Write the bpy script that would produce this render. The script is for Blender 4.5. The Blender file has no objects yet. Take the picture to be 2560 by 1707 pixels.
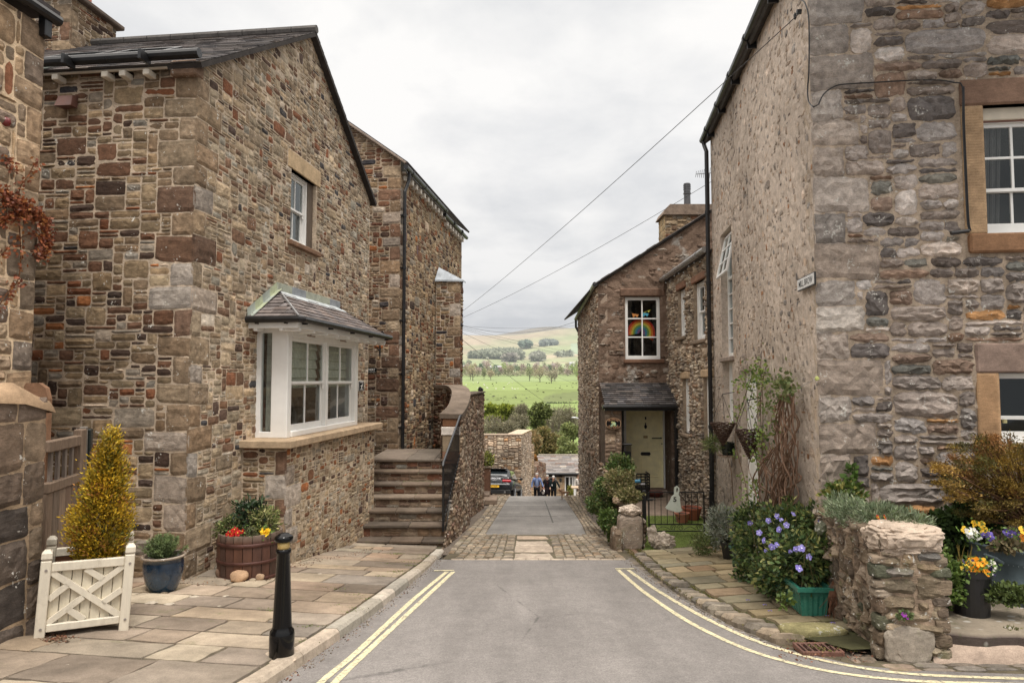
import bpy,bmesh,math,random
import numpy as np
from mathutils import Vector,Matrix,Euler
from mathutils.geometry import tessellate_polygon
C=bpy.context.scene
COL=C.collection
F_PX=1700.0
TH=math.atan(.0568)
def ray(u,v):
 c=(u-1280)/F_PX;d=(853.5-v)/F_PX
 return Vector((c,math.cos(TH)-d*math.sin(TH),math.sin(TH)+d*math.cos(TH)))
def P(u,v,Y):
 r=ray(u,v);return r*(Y/r.y)
def G(u,v,h=0.0):
 r=ray(u,v);k=(-1.7+h)/(r.z+.11*r.y);return r*k
_GY=[-12,0,26,29.4,35,40,46,60,80,110,150,210,330,450,620,800,1200,2000,2700,3600,4300,4700,5200,6500]
_GZ=[-1.5,-1.7,-4.56,-4.95,-6.0,-7.1,-8.3,-10.6,-14,-19,-22,-22.5,-13.9,-6.9,-2.2,5.2,16,55,108,215,316,330,300,150]
def zg(Y):return float(np.interp(Y,_GY,_GZ))
def root_of(o):
 p=Vector((0,0,0))
 while o is not None:
  p+=o.location;o=o.parent
 return p
def tag(o,label=None,cat=None,group=None,kind=None):
 if label:o['label']=label
 if cat:o['category']=cat
 if group:o['group']=group
 if kind:o['kind']=kind
 return o
def thing(name,label,cat,loc=(0,0,0),group=None):
 o=bpy.data.objects.new(name,None);COL.objects.link(o)
 o.empty_display_size=.2
 o.location=Vector(loc)
 return tag(o,label,cat,group)
def copy_tree(o,parent=None):
 c=o.copy();COL.objects.link(c);c.parent=parent
 for ch in list(o.children):copy_tree(ch,c)
 return c
class Fr:
 """local frame: s along the wall, t up, d outwards"""
 def __init__(self,o,s,n=None,t=(0,0,1)):
  self.o=Vector(o);self.s=Vector(s).normalized();self.t=Vector(t).normalized()
  self.n=Vector(n).normalized()if n is not None else self.s.cross(self.t).normalized()
 def p(self,s,t,d=0.0):return self.o+self.s*s+self.t*t+self.n*d
 def at(self,s,t=0.0,d=0.0):return Fr(self.p(s,t,d),self.s,self.n,self.t)
WORLD=Fr((0,0,0),(1,0,0),(0,-1,0))
class MB:
 def __init__(self):self.v=[];self.f=[];self.c=[]
 def add(self,vs,fs,col=(.5,.5,.5)):
  o=len(self.v);self.v.extend([tuple(x)for x in vs])
  self.f.extend([tuple(i+o for i in f)for f in fs])
  if len(col)==len(vs)and hasattr(col[0],'__len__'):self.c.extend(col)
  else:self.c.extend([tuple(col)]*len(vs))
  return self
 def box(self,fr,s0,s1,t0,t1,d0,d1,col=(.5,.5,.5),bev=0.0):
  if bev<=0:
   vs=[fr.p(s,t,d)for d in(d0,d1)for t in(t0,t1)for s in(s0,s1)]
   return self.add(vs,[(0,2,3,1),(4,5,7,6),(0,1,5,4),(2,6,7,3),(0,4,6,2),(1,3,7,5)],col)
  b=min(bev,abs(s1-s0)*.45,abs(t1-t0)*.45,abs(d1-d0)*.45)
  vs=[];idx={}
  for i,s in enumerate((s0,s1)):
   for j,t in enumerate((t0,t1)):
    for k,d in enumerate((d0,d1)):
     a=[s+(b if i==0 else-b),t+(b if j==0 else-b),d+(b if k==0 else-b)]
     o=[s,t,d]
     for ax in range(3):
      q=list(a);q[ax]=o[ax];idx[(i,j,k,ax)]=len(vs);vs.append(fr.p(*q))
  fs=[]
  for ax in range(3):
   oth=[a for a in range(3)if a!=ax]
   for e in(0,1):
    loop=[]
    for(m,n_)in((0,0),(1,0),(1,1),(0,1)):
     key=[0,0,0];key[ax]=e;key[oth[0]]=m;key[oth[1]]=n_
     loop.append(idx[(key[0],key[1],key[2],ax)])
    fs.append(tuple(loop))
   for(m,n_)in((0,0),(1,0),(1,1),(0,1)):
    l=[]
    for e in(0,1):
     key=[0,0,0];key[ax]=e;key[oth[0]]=m;key[oth[1]]=n_
     l.append((idx[(*key,oth[0])],idx[(*key,oth[1])]))
    fs.append((l[0][0],l[0][1],l[1][1],l[1][0]))
  for i in(0,1):
   for j in(0,1):
    for k in(0,1):fs.append((idx[(i,j,k,0)],idx[(i,j,k,1)],idx[(i,j,k,2)]))
  return self.add(vs,fs,col)
 def tube(self,pts,r,col=(.5,.5,.5),seg=8,cap=True):
  pts=[Vector(p)for p in pts];n=len(pts)
  rs=r if hasattr(r,'__len__')else[r]*n
  vs=[];up=Vector((0,0,1));pa=None
  for i,p in enumerate(pts):
   tdir=(pts[min(i+1,n-1)]-pts[max(i-1,0)]).normalized()
   if pa is None:pa=tdir.cross(up if abs(tdir.z)<.95 else Vector((0,1,0))).normalized()
   else:
    pa=(pa-tdir*pa.dot(tdir)).normalized()
   pb=tdir.cross(pa)
   for k in range(seg):
    a=2*math.pi*k/seg
    vs.append(p+(pa*math.cos(a)+pb*math.sin(a))*rs[i])
  fs=[(i*seg+k,i*seg+(k+1)%seg,(i+1)*seg+(k+1)%seg,(i+1)*seg+k)for i in range(n-1)for k in range(seg)]
  if cap:fs+=[tuple(reversed(range(seg))),tuple((n-1)*seg+k for k in range(seg))]
  return self.add(vs,fs,col)
 def lathe(self,ctr,prof,col=(.5,.5,.5),seg=24,sx=1.0,sy=1.0,cols=None):
  """prof: list of (radius, z)"""
  ctr=Vector(ctr);vs=[];cc=[]
  for i,(r,z)in enumerate(prof):
   for k in range(seg):
    a=2*math.pi*k/seg
    vs.append(ctr+Vector((r*math.cos(a)*sx,r*math.sin(a)*sy,z)));cc.append(cols[i]if cols else tuple(col))
  fs=[(i*seg+k,i*seg+(k+1)%seg,(i+1)*seg+(k+1)%seg,(i+1)*seg+k)for i in range(len(prof)-1)for k in range(seg)]
  if prof[0][0]>1e-4:fs.append(tuple(reversed(range(seg))))
  if prof[-1][0]>1e-4:fs.append(tuple((len(prof)-1)*seg+k for k in range(seg)))
  return self.add(vs,fs,cc)
 def blob(self,ctr,rad,col,seed=0,rough=.15,sub=3,flat=0.0,freq=2.2,crag=0.0):
  bm=bmesh.new();bmesh.ops.create_icosphere(bm,subdivisions=sub,radius=1)
  from mathutils import noise
  ctr=Vector(ctr);off=Vector((seed*7.3,seed*3.1,seed*1.7))
  vs=[]
  for v in bm.verts:
   k=1+rough*noise.noise(v.co*freq*.5+off)*1.6+rough*.5*noise.noise(v.co*freq*1.7+off)+crag*(abs(noise.noise(v.co*2.6+off))*1.2-.25)+crag*.45*noise.noise(v.co*7+off)
   q=v.co*k
   q=Vector([math.copysign(abs(x)**(1-flat*.45),x)for x in q])
   vs.append(ctr+Vector((q.x*rad[0],q.y*rad[1],q.z*rad[2])))
  fs=[tuple(v.index for v in f.verts)for f in bm.faces]
  bm.free();return self.add(vs,fs,col)
 def leaves(self,pos,dirs,length,width,cols,fold=.25,rng=None):
  """pos Nx3, dirs Nx3 (leaf axis); rhombic folded leaves"""
  rng=rng or np.random.default_rng(1)
  pos=np.asarray(pos,float);d=np.asarray(dirs,float);n=len(pos)
  d/=np.linalg.norm(d,axis=1,keepdims=True)+1e-9
  rnd=rng.normal(size=(n,3));side=np.cross(d,rnd);side/=np.linalg.norm(side,axis=1,keepdims=True)+1e-9
  nor=np.cross(side,d)
  L=np.broadcast_to(np.asarray(length,float),(n,))[:,None];W=np.broadcast_to(np.asarray(width,float),(n,))[:,None]
  a=pos;t=pos+d*L
  m=pos+d*L*.45+nor*W*fold
  r=m+side*W*.5-nor*W*fold;l=m-side*W*.5-nor*W*fold
  V=np.stack([a,r,t,l],1).reshape(-1,3)
  o=len(self.v)
  self.v.extend(map(tuple,V.tolist()))
  self.f.extend([(o+4*i,o+4*i+1,o+4*i+2,o+4*i+3)for i in range(n)])
  cols=np.asarray(cols,float)
  if cols.ndim==1:cols=np.broadcast_to(cols,(n,3))
  self.c.extend(map(tuple,np.repeat(cols,4,axis=0).tolist()))
  return self
 def build(self,name,mat,parent=None,smooth=False,loc=None,kind=None):
  me=bpy.data.meshes.new(name)
  if parent is not None:org=root_of(parent);loc_=Vector((0,0,0))
  else:
   org=Vector(loc)if loc is not None else Vector((0,0,0));loc_=org
  V=np.array(self.v,dtype=np.float32)
  V-=np.array(org,dtype=np.float32)
  me.from_pydata(V.tolist(),[],self.f)
  ca=np.ones((len(V),4),dtype=np.float32);ca[:,:3]=np.array(self.c,dtype=np.float32)[:,:3]
  at=me.attributes.new('col','FLOAT_COLOR','POINT');at.data.foreach_set('color',ca.ravel())
  if smooth:me.polygons.foreach_set('use_smooth',[True]*len(me.polygons))
  me.materials.append(mat)
  me.update()
  o=bpy.data.objects.new(name,me);COL.objects.link(o);o.location=loc_
  if parent is not None:o.parent=parent
  if kind:o['kind']=kind
  return o
class NT:
 def __init__(self,name):
  self.m=bpy.data.materials.new(name);self.m.use_nodes=True
  self.t=self.m.node_tree;self.t.nodes.clear()
  self.out=self.n('ShaderNodeOutputMaterial');self.b=self.n('ShaderNodeBsdfPrincipled')
  self.l(self.b.outputs[0],self.out.inputs['Surface'])
 def n(self,t,**k):
  x=self.t.nodes.new(t)
  for a,b in k.items():setattr(x,a,b)
  return x
 def l(self,a,b):self.t.links.new(a,b)
 def tex(self,scale=(1,1,1),kind='Object'):
  if not hasattr(self,'_tc'):self._tc=self.n('ShaderNodeTexCoord')
  m=self.n('ShaderNodeMapping');self.l(self._tc.outputs[kind],m.inputs[0]);m.inputs['Scale'].default_value=scale
  return m.outputs[0]
 def noise(self,scale,detail=4,rough=.6,vec=None,dist=0):
  x=self.n('ShaderNodeTexNoise');x.inputs['Scale'].default_value=scale;x.inputs['Detail'].default_value=detail
  x.inputs['Roughness'].default_value=rough;x.inputs['Distortion'].default_value=dist
  self.l(vec if vec is not None else self.tex(),x.inputs['Vector']);return x.outputs['Fac']
 def vor(self,scale,feat='F1',vec=None,out='Distance',rnd=1.0):
  x=self.n('ShaderNodeTexVoronoi',feature=feat);x.inputs['Scale'].default_value=scale
  x.inputs['Randomness'].default_value=rnd
  self.l(vec if vec is not None else self.tex(),x.inputs['Vector']);return x.outputs[out]
 def ramp(self,fac,stops):
  x=self.n('ShaderNodeValToRGB');e=x.color_ramp.elements
  while len(e)<len(stops):e.new(.5)
  for i,(p,c)in enumerate(stops):
   e[i].position=p;e[i].color=(*c,1)if hasattr(c,'__len__')else(c,c,c,1)
  self.l(fac,x.inputs[0]);return x.outputs[0]
 def mix(self,a,b,fac=1.0,mode='MULTIPLY'):
  x=self.n('ShaderNodeMix',data_type='RGBA',blend_type=mode)
  for s,i in((fac,0),(a,6),(b,7)):
   if hasattr(s,'is_output'):self.l(s,x.inputs[i])
   elif i==0:x.inputs[0].default_value=s
   else:x.inputs[i].default_value=(*s,1)if hasattr(s,'__len__')else(s,s,s,1)
  return x.outputs[2]
 def math(self,op,a,b=0.0):
  x=self.n('ShaderNodeMath',operation=op)
  for i,s in enumerate((a,b)):
   if hasattr(s,'is_output'):self.l(s,x.inputs[i])
   else:x.inputs[i].default_value=s
  return x.outputs[0]
 def col(self):x=self.n('ShaderNodeAttribute',attribute_name='col');return x.outputs['Color']
 def bump(self,h,strength=.5,dist=.02,prev=None):
  x=self.n('ShaderNodeBump');x.inputs['Strength'].default_value=strength;x.inputs['Distance'].default_value=dist
  self.l(h,x.inputs['Height'])
  if prev is not None:self.l(prev,x.inputs['Normal'])
  return x.outputs[0]
 def done(self,base=None,rough=None,normal=None,metal=None,spec=None,coat=None):
  b=self.b
  for s,nme in((base,'Base Color'),(rough,'Roughness'),(metal,'Metallic'),(spec,'Specular IOR Level'),(coat,'Coat Weight')):
   if s is None:continue
   if hasattr(s,'is_output'):self.l(s,b.inputs[nme])
   elif nme=='Base Color':b.inputs[nme].default_value=(*s,1)
   else:b.inputs[nme].default_value=s
  if normal is not None:self.l(normal,b.inputs['Normal'])
  return self.m
def m_stone(name,grain=22,bump=.7,dist=.012,contrast=.5,lichen=0.0,moss=0.0,layered=True,fine=110,stain=.25,gain=(1.34,1.25,1.16)):
 t=NT(name)
 c=t.mix(t.col(),gain)
 n1=t.noise(grain*.35,6,.65);n2=t.noise(grain*2.2,5,.7)
 lv=t.tex((1,1,3.2))if layered else t.tex()
 n3=t.noise(grain,8,.72,lv,.4)
 c=t.mix(c,t.ramp(n1,[(.25,1-contrast),(.75,1+contrast*.8)]))
 c=t.mix(c,t.ramp(n3,[(.3,1-contrast*.55),(.7,1+contrast*.45)]))
 c=t.mix(c,t.ramp(t.noise(fine,3,.7),[(.3,.8),(.7,1.2)]))
 c=t.mix(c,t.ramp(t.noise(.55,3,.5),[(.3,(1-stain,1-stain*1.05,1-stain*1.1)),(.65,(1.06,1.05,1.04))]))
 if lichen>0:
  lf=t.ramp(t.math('MULTIPLY',t.noise(38,3,.6),t.noise(7,2,.5)),[(.40-lichen*.14,0.0),(.43-lichen*.14,1.0)])
  c=t.mix(c,(.55,.53,.48),lf,'MIX')
 if moss>0:
  mf=t.ramp(t.noise(3.3,5,.7),[(.62-moss*.2,0.0),(.78-moss*.2,.7)])
  c=t.mix(c,(.10,.11,.04),mf,'MIX')
 nb=t.bump(n3,bump,dist);nb=t.bump(t.noise(fine,4,.75),bump*.6,dist*.35,nb)
 return t.done(c,.92,nb,spec=.2)
def m_plain(name,col=None,rough=.5,bump=0.0,bscale=40,var=.15,metal=0.0,spec=.5,vscale=6,dirt=0.0,coat=0.0,stretch=(1,1,1)):
 t=NT(name)
 c=t.col()if col is None else None
 v=t.ramp(t.noise(vscale,5,.6,t.tex(stretch)),[(.3,1-var),(.7,1+var)])
 c=t.mix(c if c is not None else col,v)
 if dirt>0:
  c=t.mix(c,(.09,.075,.055),t.ramp(t.noise(2.6,6,.72),[(.5,0.0),(.8,dirt)]),'MIX')
 nb=t.bump(t.noise(bscale,5,.65,t.tex(stretch)),bump,.01)if bump>0 else None
 r=t.ramp(t.noise(vscale*2,3,.5),[(.3,max(0,rough-.08)),(.7,min(1,rough+.08))])
 return t.done(c,r,nb,metal,spec,coat)
def m_leaf(name,trans=.25,rough=.55,spec=.35):
 t=NT(name);c=t.mix(t.col(),t.ramp(t.noise(9,3,.6),[(.3,1.0),(.7,1.65)]))
 t.done(c,rough,spec=spec)
 tr=t.n('ShaderNodeBsdfTranslucent');t.l(c,tr.inputs[0])
 mx=t.n('ShaderNodeMixShader');mx.inputs[0].default_value=trans
 t.l(t.b.outputs[0],mx.inputs[1]);t.l(tr.outputs[0],mx.inputs[2]);t.l(mx.outputs[0],t.out.inputs['Surface'])
 return t.m
def m_glass(name,refl=.22,fk=.8):
 t=NT(name)
 gl=t.n('ShaderNodeBsdfGlossy');gl.inputs['Roughness'].default_value=.03;gl.inputs[0].default_value=(.9,.95,.95,1)
 tp=t.n('ShaderNodeBsdfTransparent');tp.inputs[0].default_value=(.88,.92,.92,1)
 fr=t.n('ShaderNodeLayerWeight');fr.inputs[0].default_value=.35
 nb=t.bump(t.noise(1.6,2,.5),.25,.02);t.l(nb,gl.inputs['Normal'])
 f=t.math('ADD',t.math('MULTIPLY',fr.outputs['Fresnel'],fk),refl)
 mx=t.n('ShaderNodeMixShader');t.l(f,mx.inputs[0]);t.l(tp.outputs[0],mx.inputs[1]);t.l(gl.outputs[0],mx.inputs[2])
 t.l(mx.outputs[0],t.out.inputs['Surface']);return t.m
M={}
M['stone']=m_stone('rubble_sandstone',lichen=.05,bump=.55)
M['stone_far']=m_stone('rubble_sandstone_distant',grain=9,fine=40,dist=.02)
M['lime']=m_stone('rubble_limestone',grain=30,bump=.7,dist=.010,contrast=.45,lichen=.15,gain=(1.45,1.38,1.34))
M['cast']=m_stone('roughcast_render',grain=30,bump=.8,dist=.012,contrast=.3,layered=False,stain=.35,gain=(1.66,1.55,1.45))
M['dress']=m_stone('dressed_stone',grain=18,bump=.5,dist=.006,contrast=.35)
M['mossy']=m_stone('mossy_stone',grain=18,bump=.9,dist=.02,contrast=.5,moss=.35,lichen=.35,gain=(1.3,1.22,1.12))
M['flag']=m_stone('stone_flags',grain=7,bump=.6,dist=.012,contrast=.35,layered=False,moss=.04,stain=.45,lichen=.0,gain=(1.24,1.18,1.10))
M['sett']=m_stone('stone_setts',grain=20,bump=.6,dist=.008,contrast=.45,layered=False,moss=.12,gain=(1.12,1.05,.96))
M['kerb']=m_stone('kerb_granite',grain=26,bump=.5,dist=.006,contrast=.3,layered=False,moss=.1)
M['slate']=m_stone('roof_slate',grain=20,bump=.4,dist=.005,contrast=.35,layered=False,stain=.15,gain=(1.05,1.03,1.03))
M['matte']=m_plain('matte_board',None,.85,var=.05,spec=.08)
M['white']=m_plain('white_paint',(.78,.77,.74),.38,var=.04)
M['cream']=m_plain('cream_painted_wood',(.66,.60,.49),.6,bump=.25,bscale=30,var=.08,dirt=.5)
M['black']=m_plain('black_plastic',(.012,.012,.013),.35,var=.2)
M['gloss']=m_plain('black_gloss_paint',(.004,.004,.0045),.16,var=.1,spec=.28)
M['iron']=m_plain('black_iron',(.010,.010,.011),.45,var=.3,bump=.2,bscale=80)
M['lead']=m_plain('lead_flashing',None,.6,var=.25,bump=.3,bscale=14)
M['plain']=m_plain('painted_surface',None,.55,var=.1)
M['satin']=m_plain('satin_surface',None,.3,var=.06)
M['cloth']=m_plain('cloth',None,.9,var=.18,bump=.4,bscale=60,spec=.1,vscale=14)
M['skin']=m_plain('skin',None,.55,var=.06)
M['wood']=m_plain('weathered_wood',None,.8,bump=.8,bscale=22,var=.3,vscale=9,stretch=(6,6,.6),spec=.2)
M['leaf']=m_leaf('leaves');M['petal']=m_leaf('petals',.35)
M['bark']=m_plain('bark',None,.9,bump=1.0,bscale=30,var=.35,vscale=14,stretch=(1,1,.4),spec=.1)
M['glass']=m_glass('window_glass',.10,.5);M['glass_dim']=m_glass('window_glass_dim',.045,.22)
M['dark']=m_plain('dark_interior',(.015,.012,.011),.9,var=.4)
M['soil']=m_plain('potting_soil',(.035,.024,.017),.95,bump=1,bscale=50,var=.4)
rnd=random.Random(7)
def pick(pal,r):
 k=r.random()*sum(p[0]for p in pal)
 for w,c in pal:
  k-=w
  if k<=0:break
 j=r.uniform(.8,1.22);h=r.uniform(-.05,.05)
 return(max(0,c[0]*j*(1+h)),c[1]*j,max(0,c[2]*j*(1-h)))
def _stone(mb,fr,s0,s1,t0,t1,p,col,r,jit,rounded=.28,rugged=.35):
 w=s1-s0;h=t1-t0;m=min(w,h)
 c=m*rounded*r.uniform(.6,1.3);j=jit
 def J(a=1.0):return r.uniform(-j,j)*a
 o=[]
 for(cx,cy,sx,sy)in((s0,t0,1,1),(s1,t0,-1,1),(s1,t1,-1,-1),(s0,t1,1,-1)):
  a=(cx+sx*c+J(),cy+J());b=(cx+J(),cy+sy*c+J())
  o+=[b,a]if sx*sy>0 else[a,b]
 pts=[o[0],o[1],((s0+s1)/2+J(3),t0+J(1.6)),o[2],o[3],(s1+J(1.4),(t0+t1)/2+J()),o[4],o[5],((s0+s1)/2+J(3),t1+J(1.6)),o[6],o[7],(s0+J(1.4),(t0+t1)/2+J())]
 cx=(s0+s1)/2;cy=(t0+t1)/2;n=len(pts)
 tx=r.uniform(-.3,.3)*p/max(w,.05);ty=r.uniform(-.4,.4)*p/max(h,.04)
 V=[]
 for q in pts:V.append(fr.p(q[0],q[1],-.012))
 for q in pts:
  V.append(fr.p(q[0],q[1],p*.45+(q[0]-cx)*tx+(q[1]-cy)*ty))
 ins=min(.28*m,.028+p*.4)
 for q in pts:
  dx=cx-q[0];dy=cy-q[1]
  V.append(fr.p(q[0]+math.copysign(min(abs(dx)*.8,ins),dx),q[1]+math.copysign(min(abs(dy)*.8,ins),dy),p*(1+r.uniform(-rugged,rugged))+(q[0]-cx)*tx+(q[1]-cy)*ty))
 V.append(fr.p(cx+J(2),cy+J(),p*(1+r.uniform(-rugged,rugged))))
 fs=[]
 for k in range(n):
  k2=(k+1)%n
  fs.append((k,k2,n+k2,n+k));fs.append((n+k,n+k2,2*n+k2,2*n+k));fs.append((2*n+k,2*n+k2,3*n))
 mb.add(V,fs,col)
def _facet(mb,fr,s0,s1,t0,t1,p,col,r,jit,rounded=.28,rugged=.35,cell=.04):
 """a stone whose face is a grid of broken facets with a ragged outline"""
 w=s1-s0;h=t1-t0;nx=max(2,min(9,int(round(w/cell))));ny=max(2,min(6,int(round(h/(cell*.75)))))
 cx=(s0+s1)/2;cy=(t0+t1)/2;tx=r.uniform(-.25,.25)*p;ty=r.uniform(-.35,.35)*p;V=[];cr=rounded*r.uniform(.3,1.3)
 cols=[];sk=r.uniform(-.05,.05)*h
 for j in range(ny+1):
  lay=r.uniform(-.5,.5)
  for i in range(nx+1):
   a=i/nx*2-1;b=j/ny*2-1;e=i in(0,nx)or j in(0,ny)
   k=1-cr*.55*(abs(a)**3)*(abs(b)**3)
   x=a*k;y=b*k;js=jit*(1.0 if e else .8)
   X=cx+x*w/2+r.uniform(-js,js);Y=cy+y*h/2+r.uniform(-js,js)*.8+sk*x
   if e:d=p*r.uniform(.05,.40)
   else:d=p*(1+rugged*(r.uniform(-.9,.9)+lay*.6))+a*tx+b*ty
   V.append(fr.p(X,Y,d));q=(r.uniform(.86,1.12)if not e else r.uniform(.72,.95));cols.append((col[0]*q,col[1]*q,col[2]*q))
 n1=nx+1;fs=[]
 for j in range(ny):
  for i in range(nx):
   q=(j*n1+i,j*n1+i+1,(j+1)*n1+i+1,(j+1)*n1+i)
   if r.random()<.5:fs+=[(q[0],q[1],q[2]),(q[0],q[2],q[3])]
   else:fs+=[(q[0],q[1],q[3]),(q[1],q[2],q[3])]
 per=[i for i in range(n1)]+[j*n1+nx for j in range(1,ny+1)]+[ny*n1+i for i in range(nx-1,-1,-1)]+[j*n1 for j in range(ny-1,0,-1)]
 o=len(V)
 for k in per:
  i=k%n1;j=k//n1;a=i/nx*2-1;b=j/ny*2-1;kk=1-cr*.55*(abs(a)**3)*(abs(b)**3)
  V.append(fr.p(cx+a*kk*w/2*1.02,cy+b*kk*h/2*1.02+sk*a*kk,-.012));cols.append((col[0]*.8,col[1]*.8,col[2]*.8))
 m=len(per);fs+=[(o+k,o+(k+1)%m,per[(k+1)%m],per[k])for k in range(m)]
 mb.add(V,fs,cols)
def in_poly(x,y,poly):
 ins=False;n=len(poly)
 for i in range(n):
  x1,y1=poly[i];x2,y2=poly[(i+1)%n]
  if(y1>y)!=(y2>y)and x<(x2-x1)*(y-y1)/(y2-y1)+x1:ins=not ins
 return ins
def stone_wall(name,mat,fr,poly,pal,mortar=(.36,.31,.25),holes=(),parent=None,cell=(.045,.034),wr=(2,8),hr=(1,3),big=.04,gap=.007,proud=(.006,.02),jit=.005,fill=1.0,thick=.25,quoin=(),qh=(.26,.36),qw=(.26,.52),qpal=None,seed=1,tint=None,rounded=.28,rugged=.35,kind=None,loc=None,facet=.045,mgrid=.22,mdep=.004,back=True,keep=(),skip_t=None):
 r=random.Random(seed);mb=MB()
 bm=bmesh.new()
 loops=[list(poly)]+[[(a,c),(b,c),(b,d),(a,d)]for(a,b,c,d)in holes]
 flat=[Vector((x,y,0))for lp in loops for x,y in lp]
 tris=tessellate_polygon([[Vector((x,y,0))for x,y in lp]for lp in loops])
 bv=[bm.verts.new(v)for v in flat]
 for tr in tris:
  try:bm.faces.new([bv[i]for i in tr])
  except ValueError:pass
 xs=[p[0]for p in poly];ys=[p[1]for p in poly];x0,x1,y0,y1=min(xs),max(xs),min(ys),max(ys)
 for ax,lo,hi in((0,x0,x1),(1,y0,y1)):
  k=lo+mgrid
  while k<hi:
   co=[0,0,0];no=[0,0,0];co[ax]=k;no[ax]=1
   bmesh.ops.bisect_plane(bm,geom=list(bm.verts)+list(bm.edges)+list(bm.faces),plane_co=co,plane_no=no)
   k+=mgrid
 bmesh.ops.remove_doubles(bm,verts=bm.verts,dist=1e-5)
 bm.verts.index_update();vs=[];cs=[]
 bm.normal_update()
 edge={v.index for e in bm.edges if len(e.link_faces)<2 for v in e.verts}
 for v in bm.verts:
  d=0 if v.index in edge else r.uniform(-mdep,mdep)
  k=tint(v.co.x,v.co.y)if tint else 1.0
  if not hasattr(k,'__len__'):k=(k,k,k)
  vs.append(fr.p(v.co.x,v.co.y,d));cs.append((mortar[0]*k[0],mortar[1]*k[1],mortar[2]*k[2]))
 fs=[tuple(v.index for v in f.verts)for f in bm.faces]
 bm.free();mb.add(vs,fs,cs)
 if thick>0:
  for li,lp in enumerate(loops):
   for i in range(len(lp)):
    a=lp[i];b=lp[(i+1)%len(lp)]
    mb.add([fr.p(a[0],a[1],0),fr.p(b[0],b[1],0),fr.p(b[0],b[1],-thick),fr.p(a[0],a[1],-thick)],[(0,1,2,3)],mortar)
 cw,chh=cell;nx=int((x1-x0)/cw)+1;ny=int((y1-y0)/chh)+1
 occ=np.zeros((nx,ny),bool)
 for i in range(nx):
  for j in range(ny):
   x=x0+(i+.5)*cw;y=y0+(j+.5)*chh
   if not in_poly(x,y,poly)or any(a-.01<x<b+.01 and c-.01<y<d+.01 for(a,b,c,d)in list(holes)+list(keep)):occ[i,j]=True
 def put(a,b,c,d,pr,col,rd=rounded):
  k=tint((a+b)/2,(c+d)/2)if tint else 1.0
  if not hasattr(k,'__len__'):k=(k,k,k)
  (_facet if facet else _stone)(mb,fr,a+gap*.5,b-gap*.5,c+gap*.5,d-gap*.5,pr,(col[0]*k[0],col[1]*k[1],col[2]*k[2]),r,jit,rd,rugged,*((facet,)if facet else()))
 for side,off in quoin:
  y=y0;k=off;rq=random.Random(seed*3+off)
  xe=x0 if side=='L' else x1
  while y<y1-.1:
   h=rq.uniform(*qh);w=qw[1]if k%2==0 else qw[0];w*=rq.uniform(.85,1.15);k+=1
   a,b=(xe-.012,xe+w)if side=='L' else(xe-w,xe+.012)
   mx=b-.05 if side=='L' else a+.05
   if in_poly(mx,y+h,poly)and in_poly(mx,max(y,y0)+.02,poly):
    i0=max(0,int(round((a-x0)/cw)));i1=min(nx,int(round((b-x0)/cw)));j0=int(round((y-y0)/chh));j1=min(ny,int(round((y+h-y0)/chh)))
    if not occ[i0+1:i1-1,j0+1:j1-1].any():
     occ[i0:i1,j0:j1]=True
     put(a,x0+i1*cw if side=='L' else b,y0+j0*chh,y0+j1*chh,max(.014,proud[1]*.6),pick(qpal or pal,rq),.08)if side=='L' else put(x0+i0*cw,b,y0+j0*chh,y0+j1*chh,max(.014,proud[1]*.6),pick(qpal or pal,rq),.08)
   y+=h
 for j in range(ny):
  i=0
  while i<nx:
   if occ[i,j]:i+=1;continue
   if r.random()<big:w=r.randint(wr[1]//2,wr[1]+2);h=r.randint(hr[1],hr[1]+2)
   else:
    w=int(r.triangular(wr[0],wr[1]+1,wr[0]+1));h=int(r.triangular(hr[0],hr[1]+.99,(hr[0]+hr[1])/2))
   ww=0
   while ww<w and i+ww<nx and not occ[i+ww,j]:ww+=1
   if i+ww<nx and not occ[i+ww,j]and(i+ww+1>=nx or occ[i+ww+1,j]):ww+=1
   hh=1
   while hh<h and j+hh<ny and not occ[i:i+ww,j+hh].any():hh+=1
   if ww<2 and hh==1 and r.random()<.5:occ[i,j]=True;i+=1;continue
   occ[i:i+ww,j:j+hh]=True
   if r.random()<=fill:
    put(x0+i*cw,x0+(i+ww)*cw,y0+j*chh,y0+(j+hh)*chh,r.uniform(*proud),pick(pal,r))
   i+=ww
 return mb.build(name,mat,parent,loc=loc,kind=kind)
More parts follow.
